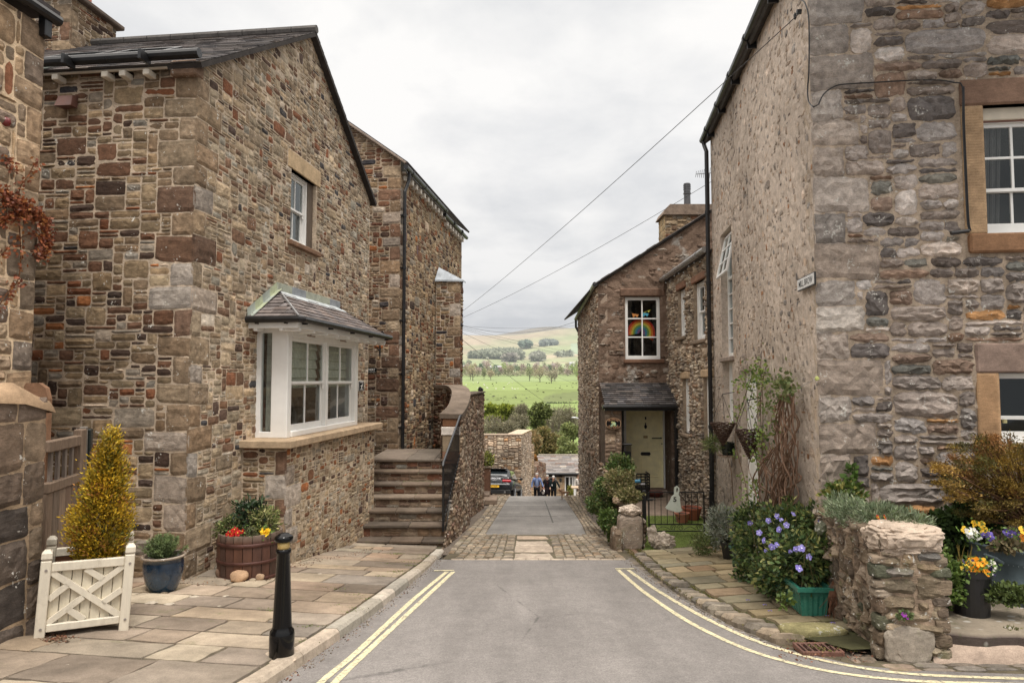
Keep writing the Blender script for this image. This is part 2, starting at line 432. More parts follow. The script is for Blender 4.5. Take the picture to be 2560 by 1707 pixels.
def slates(mb,o,sdir,updir,poly,sw=.28,sh=.17,pal=((1,(.11,.10,.10)),),seed=1,th=.012,lift=.0,round_=False):
 """slate courses inside poly given in (s, up-slope) coordinates"""
 r=random.Random(seed);fr=Fr(o,sdir,None,updir)
 fr.n=Vector(sdir).cross(Vector(updir)).normalized()
 if fr.n.z<0:fr.n=-fr.n
 xs=[p[0]for p in poly];ys=[p[1]for p in poly]
 tris=tessellate_polygon([[Vector((x,y,0))for x,y in poly]])
 mb.add([fr.p(x,y,0)for x,y in poly],[tuple(t)for t in tris],(.03,.028,.027))
 y=min(ys);row=0
 while y<max(ys)-.02:
  x=min(xs)-r.uniform(0,sw)
  while x<max(xs):
   w=sw*r.uniform(.75,1.25);ym=min(y+sh*.5,max(ys)-.01)
   a=x;b=x+w-.006;
   seg=[]
   for yy in(ym,):
    ins=[]
    n=len(poly)
    for i in range(n):
     (xa,ya),(xb,yb)=poly[i],poly[(i+1)%n]
     if(ya>yy)!=(yb>yy):ins.append(xa+(xb-xa)*(yy-ya)/(yb-ya))
    if len(ins)>=2:seg=[min(ins),max(ins)]
   if seg:
    a2=max(a,seg[0]);b2=min(b,seg[1])
    if b2-a2>.03:
     c=pick(pal,r);y1=min(y+sh+.03,max(ys));k=r.uniform(-.006,.006);l0=th+lift+r.uniform(0,.006)
     y0_=y+k
     V=[fr.p(a2,y0_,l0),fr.p(b2,y0_,l0+r.uniform(-.002,.003)),fr.p(b2,y1,.003),fr.p(a2,y1,.003),fr.p(a2,y0_,.0),fr.p(b2,y0_,.0)]
     mb.add(V,[(0,1,2,3),(4,5,1,0),(0,3,4),(1,5,2)],c)
   x+=w
  y+=sh;row+=1
def text_obj(name,s,size,fr,mat,parent,ext=.002,align='CENTER',sx=1.0,col=None,bold=0.0):
 cu=bpy.data.curves.new(name,'FONT');cu.body=s;cu.size=size;cu.extrude=ext;cu.align_x=align;cu.align_y='CENTER'
 cu.offset=bold;cu.resolution_u=3
 tmp=bpy.data.objects.new(name+'_tmp',cu);COL.objects.link(tmp)
 bpy.context.view_layer.update()
 me=bpy.data.meshes.new_from_object(tmp.evaluated_get(bpy.context.evaluated_depsgraph_get()))
 bpy.data.objects.remove(tmp,do_unlink=True)
 org=root_of(parent)if parent else Vector((0,0,0))
 for v in me.vertices:
  q=fr.p(v.co.x*sx,v.co.y,v.co.z);v.co=q-org
 me.materials.clear();me.materials.append(mat);me.name=name
 o=bpy.data.objects.new(name,me);COL.objects.link(o)
 if parent:o.parent=parent
 return o
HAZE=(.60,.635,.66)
def hazed(mat,scale=10500.0):  # painted haze: a pale glow mixed over the material, growing with distance
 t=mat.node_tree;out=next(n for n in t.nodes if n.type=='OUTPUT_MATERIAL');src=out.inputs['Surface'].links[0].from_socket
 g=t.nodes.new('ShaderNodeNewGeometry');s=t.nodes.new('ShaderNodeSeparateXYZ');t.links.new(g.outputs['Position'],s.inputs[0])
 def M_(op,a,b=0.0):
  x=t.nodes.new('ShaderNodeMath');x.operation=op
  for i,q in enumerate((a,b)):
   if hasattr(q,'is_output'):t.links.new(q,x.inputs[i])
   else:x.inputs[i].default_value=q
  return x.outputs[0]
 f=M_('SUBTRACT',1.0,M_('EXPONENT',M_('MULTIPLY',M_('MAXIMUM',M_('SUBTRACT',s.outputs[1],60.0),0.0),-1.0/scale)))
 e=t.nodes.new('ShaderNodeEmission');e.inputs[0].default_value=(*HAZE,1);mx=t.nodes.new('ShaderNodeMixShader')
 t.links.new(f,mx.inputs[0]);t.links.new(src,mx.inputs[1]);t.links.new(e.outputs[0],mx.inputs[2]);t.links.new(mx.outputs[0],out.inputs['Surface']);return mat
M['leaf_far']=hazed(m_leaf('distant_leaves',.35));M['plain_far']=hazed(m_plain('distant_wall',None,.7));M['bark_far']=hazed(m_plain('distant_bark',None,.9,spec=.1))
def flat_mat(name,col,rough=.5,metal=0.0):return m_plain(name,col,rough,var=.04,metal=metal)
def lump(mb,ctr,rad,n,ll,lw,pal,seed,shell=.55,up=.2,droop=0.0,squash=None):
 """leaves through an ellipsoid's volume, denser towards the shell, clumped light and dark"""
 g=np.random.default_rng(seed);r=random.Random(seed)
 d=g.normal(size=(n,3));d/=np.linalg.norm(d,axis=1,keepdims=True)
 rr=(g.random(n)**.5)*(1-shell)+shell*g.random(n)**.25
 k=1+.18*np.sin(d[:,0]*5+seed)*np.cos(d[:,1]*6+seed*2)+.14*np.sin(d[:,2]*8+seed)+g.normal(size=n)*.05
 p=d*(rr*k)[:,None]*np.array(rad)+np.array(ctr)
 ax=d*.7+g.normal(size=(n,3))*.6;ax[:,2]+=up-droop
 cols=np.array([pick(pal,r)for _ in range(min(n,400))])[g.integers(0,min(n,400),n)]
 shade=.45+.55*np.clip(rr,0,1)**2  # inner leaves coloured darker, painting the shade inside the clump
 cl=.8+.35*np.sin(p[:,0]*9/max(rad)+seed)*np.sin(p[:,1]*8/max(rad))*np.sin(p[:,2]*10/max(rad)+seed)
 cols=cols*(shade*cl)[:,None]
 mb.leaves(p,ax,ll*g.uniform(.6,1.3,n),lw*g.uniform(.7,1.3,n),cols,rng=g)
 return p
cam=bpy.data.cameras.new('camera');cam_o=bpy.data.objects.new('camera',cam);COL.objects.link(cam_o)
cam.sensor_width=36;cam.lens=36*F_PX/2560;cam.clip_start=.1;cam.clip_end=20000
cam_o.rotation_euler=(math.pi/2+TH,0,0);C.camera=cam_o
C.view_settings.view_transform='Standard';C.view_settings.look='None';C.view_settings.exposure=0
C.render.film_transparent=False
try:
 C.cycles.max_bounces=6;C.cycles.transparent_max_bounces=12
except Exception:pass
w=bpy.data.worlds.new('World');C.world=w;w.use_nodes=True
nt=w.node_tree;nt.nodes.clear()
def wn(t,**k):
 x=nt.nodes.new(t)
 for a,b in k.items():setattr(x,a,b)
 return x
SUN_EL=math.radians(58);SUN_ROT=math.radians(164)
sky=wn('ShaderNodeTexSky',sky_type='NISHITA');sky.sun_disc=False;sky.sun_elevation=SUN_EL;sky.sun_rotation=SUN_ROT
bg1=wn('ShaderNodeBackground');bg1.inputs[1].default_value=.05;nt.links.new(sky.outputs[0],bg1.inputs[0])
tc=wn('ShaderNodeTexCoord');sp=wn('ShaderNodeSeparateXYZ');nt.links.new(tc.outputs['Generated'],sp.inputs[0])
def wm(op,a,b=0.0):
 x=wn('ShaderNodeMath',operation=op)
 for i,s in enumerate((a,b)):
  if hasattr(s,'is_output'):nt.links.new(s,x.inputs[i])
  else:x.inputs[i].default_value=s
 return x.outputs[0]
zz=wm('ADD',wm('MAXIMUM',sp.outputs[2],0.0),.22)
cb=wn('ShaderNodeCombineXYZ');nt.links.new(wm('DIVIDE',sp.outputs[0],zz),cb.inputs[0]);nt.links.new(wm('DIVIDE',sp.outputs[1],zz),cb.inputs[1])
def wnoise(scale,det,rough,loc,dist=0.0):
 mp=wn('ShaderNodeMapping');mp.inputs['Location'].default_value=loc;nt.links.new(cb.outputs[0],mp.inputs[0])
 nz=wn('ShaderNodeTexNoise');nz.inputs['Scale'].default_value=scale;nz.inputs['Detail'].default_value=det;nz.inputs['Roughness'].default_value=rough
 nz.inputs['Distortion'].default_value=dist;nt.links.new(mp.outputs[0],nz.inputs['Vector']);return nz.outputs['Fac']
n1=wnoise(1.3,7,.52,(3.1,1.7,0),.3);n2=wnoise(3.6,6,.55,(.4,5.2,0),.2)
nmix=wm('ADD',wm('MULTIPLY',n1,.65),wm('MULTIPLY',n2,.35))
cr=wn('ShaderNodeValToRGB');e=cr.color_ramp.elements;e[0].position=.40;e[0].color=(.84,.85,.87,1);e[1].position=.56;e[1].color=(1.06,1.05,1.04,1)
nt.links.new(nmix,cr.inputs[0])
gr=wn('ShaderNodeValToRGB');e=gr.color_ramp.elements
stops=[(0.0,(.64,.655,.68)),(.05,(.70,.712,.73)),(.16,(.86,.862,.864)),(.34,(.96,.956,.95)),(.50,(.97,.965,.955)),(.62,(1.0,.95,.89)),(1.0,(1.0,.94,.87))]
while len(e)<len(stops):e.new(.5)
for i,(p,c)in enumerate(stops):e[i].position=p;e[i].color=(*c,1)
nt.links.new(sp.outputs[2],gr.inputs[0])
zb=wn('ShaderNodeMapRange');zb.inputs[1].default_value=.50;zb.inputs[2].default_value=.95;zb.inputs[3].default_value=1.0;zb.inputs[4].default_value=3.6
nt.links.new(sp.outputs[2],zb.inputs[0])
mm=wn('ShaderNodeMix',data_type='RGBA',blend_type='MULTIPLY');mm.inputs[0].default_value=1;nt.links.new(cr.outputs[0],mm.inputs[6]);nt.links.new(gr.outputs[0],mm.inputs[7])
bg2=wn('ShaderNodeBackground');nt.links.new(mm.outputs[2],bg2.inputs[0]);nt.links.new(zb.outputs[0],bg2.inputs[1])
ms=wn('ShaderNodeMixShader');ms.inputs[0].default_value=.97;nt.links.new(bg1.outputs[0],ms.inputs[1]);nt.links.new(bg2.outputs[0],ms.inputs[2])
wo=wn('ShaderNodeOutputWorld');nt.links.new(ms.outputs[0],wo.inputs[0])
sl=bpy.data.lights.new('sun','SUN');sl.energy=2.5;sl.angle=math.radians(14);sl.color=(1,.955,.89)
so=bpy.data.objects.new('sun',sl);COL.objects.link(so);so.location=(0,0,30)
so.rotation_euler=Vector((.22,-.75,1.7)).to_track_quat('Z','Y').to_euler()

# ================================================================ ground sheet to the horizon
def terrain():
 from mathutils import noise
 Ys=list(np.arange(-14,60,1.0))+list(60*(6800/60)**(np.linspace(0,1,250)))
 q=np.concatenate([np.linspace(-1,-.16,22),np.linspace(-.155,.155,110),np.linspace(.16,1,22)])
 V=[];Cc=[]
 for Y in Ys:
  W=max(60,.95*Y)
  for qq in q:
   X=qq*W;z=zg(Y)-.05
   if Y<60 and X<-7:z-=0
   if Y>60:
    k=min(1,(Y-60)/300)
    z+=k*.006*Y*noise.noise(Vector((X/(.12*Y+40),Y/(.2*Y+80),0)))*(.5+min(1,Y/2500))
    z+=100*math.exp(-((X-190)/430)**2)*math.exp(-((Y-5200)/380)**2)
    z-=14*math.exp(-((Y-4400)/500)**2)*math.cos((X+400)/420)
   a=X/max(Y,1);n=noise.noise(Vector((X*.02,Y*.006,3)));n2=noise.noise(Vector((X*.004,Y*.0018,9)))
   if Y<60:c=(.11,.10,.085)
   elif Y<220:c=(.10,.12,.04)
   elif Y<345+30*a*10:
    c=(.20,.262,.088)
   elif Y<458+110*(a-.02):
    c=(.165,.205,.07)if n<.28 else(.135,.16,.065)
   elif Y<640:c=(.222,.282,.098)
   elif Y<900:c=(.22,.275,.12)
   elif Y<1700:c=(.27,.315,.17)
   else:
    f=min(1,(Y-1700)/2300)
    g=np.array((.27,.305,.17));o=np.array((.34,.28,.20));w_=min(1,max(0,f*.9+n2*1.3-.05-a*1.6))
    c=g*(1-w_)+o*w_
    if Y>4250:c=np.array((.19,.17,.14))
    elif .086<a and 2500<Y<3200:c=np.array((.28,.34,.235))
    c=tuple(c)
   m=1+.10*n+.12*n2
   V.append((X,Y,z));Cc.append((c[0]*m,c[1]*m,c[2]*m))
 nq=len(q);Fs=[(i*nq+j,i*nq+j+1,(i+1)*nq+j+1,(i+1)*nq+j)for i in range(len(Ys)-1)for j in range(nq-1)]
 mb=MB();mb.add(V,Fs,Cc)
 t=NT('ground_grass_and_earth');c=t.col()
 c=t.mix(c,t.ramp(t.noise(.05,8,.7),[(.3,.82),(.7,1.16)]));c=t.mix(c,t.ramp(t.noise(.9,6,.75),[(.3,.85),(.7,1.12)]))
 c=t.mix(c,t.ramp(t.noise(.012,5,.6,t.tex((1,.35,1))),[(.35,.88),(.65,1.08)]))
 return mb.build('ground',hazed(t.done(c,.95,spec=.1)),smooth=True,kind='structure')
terrain()

# ================================================================ streets
def m_asphalt(name,base=(.225,.207,.194),patch=.12):
 t=NT(name);o=t.tex()
 sp1=t.vor(160,'F1',o);sp2=t.noise(70,6,.8,o);big=t.noise(.7,6,.62,o);mid=t.noise(4.5,6,.7,o)
 c=t.mix(base,t.ramp(big,[(.3,1-patch),(.7,1+patch)]));c=t.mix(c,t.ramp(mid,[(.3,.88),(.72,1.10)]))
 c=t.mix(c,t.ramp(t.noise(22,5,.75,o),[(.3,.86),(.7,1.13)]));c=t.mix(c,t.ramp(sp2,[(.3,.55),(.72,1.45)]));c=t.mix(c,t.ramp(sp1,[(.05,1.35),(.35,.93)]))
 c=t.mix(c,t.ramp(t.noise(1.3,5,.65,t.tex((1.2,.12,1))),[(.32,.80),(.66,1.12)]))
 cr_=t.vor(.42,'DISTANCE_TO_EDGE',t.tex((1,.6,1)))
 wob=t.math('ADD',cr_,t.math('MULTIPLY',t.noise(3,5,.7,o),.05))
 c=t.mix(c,(.05,.048,.045),t.math('MULTIPLY',t.ramp(wob,[(.024,1.0),(.030,0.0)]),t.ramp(t.noise(.5,2,.5,o),[(.5,0.0),(.6,.6)])),'MIX')
 nb=t.bump(sp2,.5,.006);nb=t.bump(sp1,.4,.004,nb)
 return t.done(c,.86,nb,spec=.3)
M['asphalt']=m_asphalt('asphalt');M['asphalt2']=m_asphalt('asphalt_old',(.195,.182,.168),.3)
M['path']=m_asphalt('footpath_tarmac',(.15,.12,.095),.25)
def zr(X,Y):
 return zg(Y)
def ribbon(name,left,right,Ys,mat,off,nx=6,kind='structure',parent=None,zf=None,col=(.3,.3,.3)):
 mb=MB();V=[]
 for Y in Ys:
  a=left(Y);b=right(Y)
  for k in range(nx+1):
   X=a+(b-a)*k/nx;V.append((X,Y,(zf(X,Y)if zf else zr(X,Y))+off))
 n=nx+1
 mb.add(V,[(i*n+k,i*n+k+1,(i+1)*n+k+1,(i+1)*n+k)for i in range(len(Ys)-1)for k in range(nx)],col)
 return mb.build(name,mat,parent,smooth=True,kind=kind)
def itp(pts):
 ys=[p[1]for p in pts];xs=[p[0]for p in pts]
 return lambda Y:float(np.interp(Y,ys,xs))
KL=itp([(-2.9,-6),(-2.5,0),(-2.1,3.4),(-1.80,5.0),(-1.64,6.2),(-1.50,7.4),(-1.38,8.8),(-1.26,10.6),(-1.22,12.3)])
KR=itp([(12,-6),(12,5.0),(4.2,5.42),(3.15,5.52),(2.74,5.68),(2.36,6.15),(2.14,6.95),(1.99,8.3),(1.90,9.8),(1.88,11.4)])
near_Y=list(np.arange(-6,4.5,.5))+list(np.arange(4.5,11.3,.08))+[11.34]
ribbon('road',lambda y:KL(y)-.02,lambda y:KR(y)+.05,near_Y,M['asphalt'],.012,14)
GLo=itp([(-1.12,11),(-1.11,12.8),(-1.03,15.5),(-.86,19.5),(-.70,29.4),(-.8,40),(-2.5,60)])
GLi=itp([(-.80,11),(-.72,13),(-.58,14.9),(-.46,18.3),(-.10,29.4),(0,35),(.1,60)])
GRi=itp([(1.62,11),(1.60,14.9),(1.72,17),(1.80,19),(2.04,26),(2.12,29.4),(2.3,60)])
GRo=itp([(2.08,11),(2.08,16.3),(2.12,18.6),(2.3,21),(2.66,26.5),(2.9,29.4),(3.3,60)])
far_Y=list(np.arange(14.8,30.5,.3))+list(np.arange(31,58,1.0))
ribbon('road',GLi,GRi,far_Y,M['asphalt2'],.012,8)
ribbon('path',lambda y:-1.6 if y>12.5 else-1.26,GLo,list(np.arange(11.9,30,.4)),M['path'],.006,4)
ribbon('path',GRo,lambda y:3.3+(y-17)*.05,list(np.arange(16.6,58,.8)),M['path'],.006,3)
ribbon('yard',lambda y:-30.0,lambda y:-.9 if y>25.5 else-.75,list(np.arange(25.5,58,1.5)),M['path'],.004,10)
ribbon('yard',lambda y:2.8,lambda y:14,list(np.arange(29.2,58,1.5)),M['asphalt'],.008,6)
mb=MB()
for ya,amp in((23.2,.06),(25.4,.05),(19.4,.05)):
 xs=np.linspace(GLi(ya)+.05,GRi(ya)-.05,26);V=[]
 for i,x in enumerate(xs):
  yy=ya+amp*math.sin(i*1.3+ya)+amp*.7*math.sin(i*2.9)+(x-.8)*.12;w_=.012+.012*abs(math.sin(i*1.9));V+=[(x,yy-w_,zg(yy)+.016),(x,yy+w_,zg(yy)+.016)]
 mb.add(V,[(2*i,2*i+2,2*i+3,2*i+1)for i in range(25)],(.05,.045,.04))
for(x0,x1,y0,y1)in((1.02,1.06,17.5,26),):
 mb.add([(x0,y0,zg(y0)+.016),(x1,y0,zg(y0)+.016),(x1+.2,y1,zg(y1)+.016),(x0+.2,y1,zg(y1)+.016)],[(0,1,2,3)],(.07,.065,.06))
mb.build('road_joint',m_plain('bitumen_seam',(.055,.05,.045),.8,var=.3),kind='structure')
SET_PAL=[(4,(.27,.245,.205)),(3,(.225,.20,.17)),(2,(.30,.26,.21)),(1,(.17,.155,.14)),(1,(.24,.195,.15))]
def setts(mb,path_l,path_r,y0,y1,n_across,ln,seed,lift=.03,gap=.012,zf=None,pal=SET_PAL,across=True,jit=.012,lenj=.3,cut=.2):
 """rows of rounded stones between two x(Y) edges"""
 r=random.Random(seed)
 for k in range(n_across):
  y=y0-r.uniform(0,ln)
  while y<y1:
   L=ln*r.uniform(1-lenj,1+lenj);ya,yb=y,y+L;y=yb
   if yb<y0+.02:continue
   ya=max(ya,y0);yb=min(yb,y1)
   if yb-ya<.04:continue
   def X(Y,f):return path_l(Y)+(path_r(Y)-path_l(Y))*f
   f0,f1=k/n_across,(k+1)/n_across
   g=gap
   q=[(X(ya,f0)+g,ya+g),(X(ya,f1)-g,ya+g),(X(yb,f1)-g,yb-g),(X(yb,f0)+g,yb-g)]
   q=[(a+r.uniform(-jit,jit),b+r.uniform(-jit,jit))for a,b in q]
   cx=sum(a for a,b in q)/4;cy=sum(b for a,b in q)/4;col=pick(pal,r)
   h=lift*r.uniform(.7,1.25);Z=zf or zr
   oc=[]
   for i in range(4):
    a=q[i];b=q[(i+1)%4]
    oc+=[(a[0]*(1-cut)+b[0]*cut,a[1]*(1-cut)+b[1]*cut),(a[0]*cut+b[0]*(1-cut),a[1]*cut+b[1]*(1-cut))]
   V=[(a,b,Z(a,b)-.01)for a,b in oc]+[(a,b,Z(a,b)+h*.6)for a,b in oc]+[(cx+(a-cx)*.78,cy+(b-cy)*.84,Z(a,b)+h*r.uniform(.9,1.1))for a,b in oc]+[(cx,cy,Z(cx,cy)+h*1.05)]
   F_=[]
   for i in range(8):
    j=(i+1)%8;F_+=[(i,j,8+j,8+i),(8+i,8+j,16+j,16+i),(16+i,16+j,24)]
   mb.add(V,F_,col)
JOINT=(.105,.095,.07)
def bed(mb,l,r_,y0,y1,off=.006,step=.25,col=JOINT):
 Ys=list(np.arange(y0,y1,step))+[y1]
 V=[]
 for Y in Ys:V+=[(l(Y),Y,zr(0,Y)+off),(r_(Y),Y,zr(0,Y)+off)]
 mb.add(V,[(2*i,2*i+1,2*i+3,2*i+2)for i in range(len(Ys)-1)],col)
mb=MB();bed(mb,GLo,GLi,11.3,57,.010);setts(mb,GLo,GLi,12.0,45,3,.15,3,.035,lenj=.45)
mb.build('cobbled_gutter',M['sett'],kind='structure')
mb=MB();bed(mb,GRi,GRo,11.2,57,.011);setts(mb,GRi,GRo,12.2,45,4,.15,4,.035,lenj=.45)
mb.build('cobbled_gutter',M['sett'],kind='structure')
mb=MB();y0,y1=11.36,14.86
L0=lambda y:-.95+(y-11.4)*.09
R0=lambda y:1.88-(y-11.4)*.04
bed(mb,lambda y:L0(y)-.2,lambda y:R0(y)+.1,y0,y1,.014)
fa,fb,fc,fd=(lambda y:-.16+(y-11.4)*.022),(lambda y:.02+(y-11.4)*.02),(lambda y:.72+(y-11.4)*.02),(lambda y:.90+(y-11.4)*.02)
setts(mb,L0,fa,y0+.05,y1,5,.10,11,.034,lenj=.4,jit=.016);setts(mb,fa,fb,y0+.05,y1,1,.10,12,.03)
setts(mb,fc,fd,y0+.05,y1,1,.10,13,.03);setts(mb,fd,R0,y0+.05,y1,6,.10,14,.034,lenj=.4,jit=.016)
setts(mb,fb,fc,y0+.05,y1,1,.85,15,.022,gap=.008,pal=[(3,(.33,.29,.25)),(2,(.30,.265,.23))],jit=.004,cut=.03)
mb.build('cobbled_crossing',M['sett'],kind='structure')
mb=MB()
for k in range(14):
 xa=-1.0+k*.205;mb.box(WORLD.at(0,0),xa,xa+.198,zg(11.33)-.02,zg(11.33)+.022+.004*(k%2),-11.37,-11.29,(.30,.27,.23),.008)
mb.build('stone_edging',M['kerb'],kind='structure')
def zp(X,Y):
 k=np.interp(Y,[0,9,12.2,13.5],[.11,.10,.045,.02])
 return zg(Y)+k+max(0,min(1,(KL(Y)-.25-X)/2.4))*.075
PB=itp([(-9,-6),(-9,7.4),(-4.3,8.7),(-3.9,9.9),(-3.0,13.6)])
r=random.Random(5);mb=MB()
FL_PAL=[(3,(.285,.247,.20)),(3,(.255,.217,.18)),(2,(.33,.288,.228)),(2,(.215,.188,.163)),(1,(.275,.215,.17))]
y=2.0;
V=[];Ysp=list(np.arange(-6,13.9,.3))
for Y in Ysp:
 for k in range(9):
  X=-9.5+(KL(min(Y,12.3))-.1+9.5)*(k/8)**.6;V.append((X,Y,zp(X,Y)-.022))
mb.add(V,[(i*9+k,i*9+k+1,(i+1)*9+k+1,(i+1)*9+k)for i in range(len(Ysp)-1)for k in range(8)],(.085,.08,.055))
while y<13.6:
 d=r.uniform(.34,.62);ya,yb=y,y+d;y=yb
 x=KL(min((ya+yb)/2,12.3))-.165
 sk=r.uniform(-.02,.02)
 while x>-9:
  wd=r.uniform(.35,1.0);xa,xb=x-wd,x;x=xa
  g=r.uniform(.006,.013);j=.020
  sl_=lambda Y:(KL(min(Y,12.3))-KL(min((ya+yb)/2,12.3)))
  n=5;pts=[]
  for i in range(n):f=i/(n-1);pts.append((xa+g+(xb-xa-2*g)*f+sl_(ya),ya+g))
  for i in range(1,n):f=i/(n-1);pts.append((xb-g+sl_(ya+(yb-ya)*f),ya+g+(yb-ya-2*g)*f))
  for i in range(1,n):f=i/(n-1);pts.append((xb-g-(xb-xa-2*g)*f+sl_(yb),yb-g))
  for i in range(1,n-1):f=i/(n-1);pts.append((xa+g+sl_(yb-(yb-ya)*f),yb-g-(yb-ya-2*g)*f))
  pts=[(a+r.uniform(-j,j)*.6,b+r.uniform(-j,j)*.6-(a+1.5)*.10)for a,b in pts]
  col=pick(FL_PAL,r);t1,t2=r.uniform(-.004,.004),r.uniform(-.004,.006)
  cx=(xa+xb)/2;cy=(ya+yb)/2
  zf=lambda a,b:zp(a,b)+(a-cx)*t1*2+(b-cy)*t2+r.uniform(-.001,.001)
  m=len(pts);V=[(a,b,zf(a,b)-.02)for a,b in pts]+[(a+(cx-a)*.012,b+(cy-b)*.02,zf(a,b))for a,b in pts]+[(cx,cy-(cx+1.5)*.10,zp(cx,cy))]
  mb.add(V,[(i,(i+1)%m,m+(i+1)%m,m+i)for i in range(m)]+[(m+i,m+(i+1)%m,2*m)for i in range(m)],col)
mb.build('pavement',M['flag'],kind='structure')
mb=MB();y=2.2;r=random.Random(8)
while y<12.2:
 L=r.uniform(.55,.95);yb=min(y+L,12.35)
 for(a,b)in((y+.005,yb-.005),):
  n=3;V=[]
  for i in range(n+1):
   Y=a+(b-a)*i/n;x1=KL(Y)+.01;x0=x1-.15;zt=zp(x1-.1,Y)+.006;j=r.uniform(-.004,.004)
   V+=[(x0,Y,zt-.03),(x0+.008,Y,zt+j),(x1-.035,Y,zt+j),(x1-.008,Y,zt-.028+j),(x1+.006,Y,zg(Y)-.02)]
  Fc=[(i*5+k,i*5+k+1,(i+1)*5+k+1,(i+1)*5+k)for i in range(n)for k in range(4)]+[(4,3,2,1,0),(n*5,n*5+1,n*5+2,n*5+3,n*5+4)]
  mb.add(V,Fc,pick([(3,(.34,.32,.285)),(2,(.30,.285,.25)),(1,(.38,.35,.31))],r))
 y=yb
mb.build('kerb',M['kerb'],kind='structure')
t=NT('road_marking_yellow');wear=t.ramp(t.noise(30,8,.8),[(.40,0.0),(.50,1.0)])
c=t.mix((.66,.59,.38),t.ramp(t.noise(9,5,.7),[(.3,.82),(.7,1.1)]));c=t.mix((.16,.15,.135),c,wear,'MIX')
M['yellow']=t.done(c,.75,t.bump(t.noise(80,4,.8),.4,.004),spec=.3)
def stripe(mb,pts,wdt=.06,z=.016):
 from mathutils import noise as ns
 pts=[Vector((p[0],p[1],0))for p in pts];out=[]
 for i in range(len(pts)-1):
  p0=pts[max(i-1,0)];p1=pts[i];p2=pts[i+1];p3=pts[min(i+2,len(pts)-1)]
  m=max(4,int((p2-p1).length/.06))
  for k in range(m):
   u=k/m;out.append(.5*((2*p1)+(-p0+p2)*u+(2*p0-5*p1+4*p2-p3)*u*u+(-p0+3*p1-3*p2+p3)*u**3))
 out.append(pts[-1]);V=[]
 for i,p in enumerate(out):
  d=(out[min(i+1,len(out)-1)]-out[max(i-1,0)]).normalized();nrm=Vector((-d.y,d.x,0));w_=wdt/2*(1+.16*ns.noise(p*14))
  for s in(-1,1):
   q=p+nrm*w_*s;V.append((q.x,q.y,zg(q.y)+z))
 mb.add(V,[(2*i,2*i+1,2*i+3,2*i+2)for i in range(len(out)-1)],(.6,.5,.2))
def lines(name,a,b,cap,label):
 th_=thing(name,label,'road marking',(a[0][0],a[0][1],zg(a[0][1])))
 for p_ in(a,b):mb=MB();stripe(mb,p_);mb.build('painted_line',M['yellow'],th_)
 mb=MB();stripe(mb,cap,.07,.020);mb.build('end_bar',M['yellow'],th_)
gl=lambda l:[tuple(G(u,v,0))[:2]for u,v in l]
lines('double_yellow_line',gl([(1133,1431),(1062,1497),(1000,1555),(920,1630),(840,1707),(730,1830)]),gl([(1117,1431),(1040,1495),(968,1562),(885,1640),(805,1707),(690,1820)]),gl([(1085,1429),(1135,1428)]),'pale yellow double line running straight beside the grey kerb on the left')
lines('double_yellow_line',gl([(1545,1426),(1581,1458),(1621,1490),(1717,1554),(1844,1617),(1972,1659),(2099,1686),(2260,1704),(2420,1711),(2600,1716)]),gl([(1570,1426),(1610,1455),(1653,1484),(1749,1540),(1876,1600),(2004,1641),(2131,1669),(2260,1687),(2420,1696),(2600,1701)]),gl([(1538,1424),(1586,1424)]),'pale yellow double line curving to the right around the corner')
ER=itp([(12,4.6),(4.4,5.45),(3.35,5.55),(2.75,5.75),(2.38,6.25),(2.15,7.1),(2.03,8.5),(1.98,9.8),(2.02,11.5)])
E2=itp([(12,4.6),(4.4,5.50),(3.5,5.62),(2.98,5.80),(2.62,6.45),(2.42,7.3),(2.29,8.6),(2.22,9.9),(2.25,12.0)])
mb=MB();bed(mb,KR,lambda y:6.0 if y<5.7 else E2(y),5.3,11.9,.008,.1)
setts(mb,lambda y:KR(y)+.0,lambda y:ER(y)+.02,6.22,11.6,1,.17,21,.020,lenj=.5,pal=[(3,(.16,.15,.14)),(2,(.21,.19,.165)),(1,(.13,.12,.11))])
mb.build('cobbled_gutter',M['sett'],kind='structure')
mb=MB();setts(mb,ER,E2,6.28,11.6,1,.20,22,.085,lenj=.25,gap=.016,pal=[(3,(.25,.225,.19)),(2,(.20,.185,.165)),(1,(.29,.25,.20))])
mb.build('sett_kerb',M['sett'],kind='structure')
def zq(X,Y):return zg(Y)+.07+max(0,X-2.2)*.04
mb=MB();V=[]
Yq=list(np.arange(5.9,14.4,.25))
RW=lambda Y:3.3+(Y-7.5)*.126 if Y>7.2 else 3.45
for Y in Yq:
 for k in range(6):X=E2(Y)-.05+(RW(Y)+.25-E2(Y))*k/5;V.append((X,Y,zq(X,Y)-.025))
mb.add(V,[(i*6+k,i*6+k+1,(i+1)*6+k+1,(i+1)*6+k)for i in range(len(Yq)-1)for k in range(5)],(.06,.062,.03))
r=random.Random(31);y=6.35
FL2=[(3,(.27,.235,.155)),(3,(.235,.21,.145)),(2,(.30,.26,.18)),(2,(.20,.185,.135)),(1,(.25,.19,.13))]
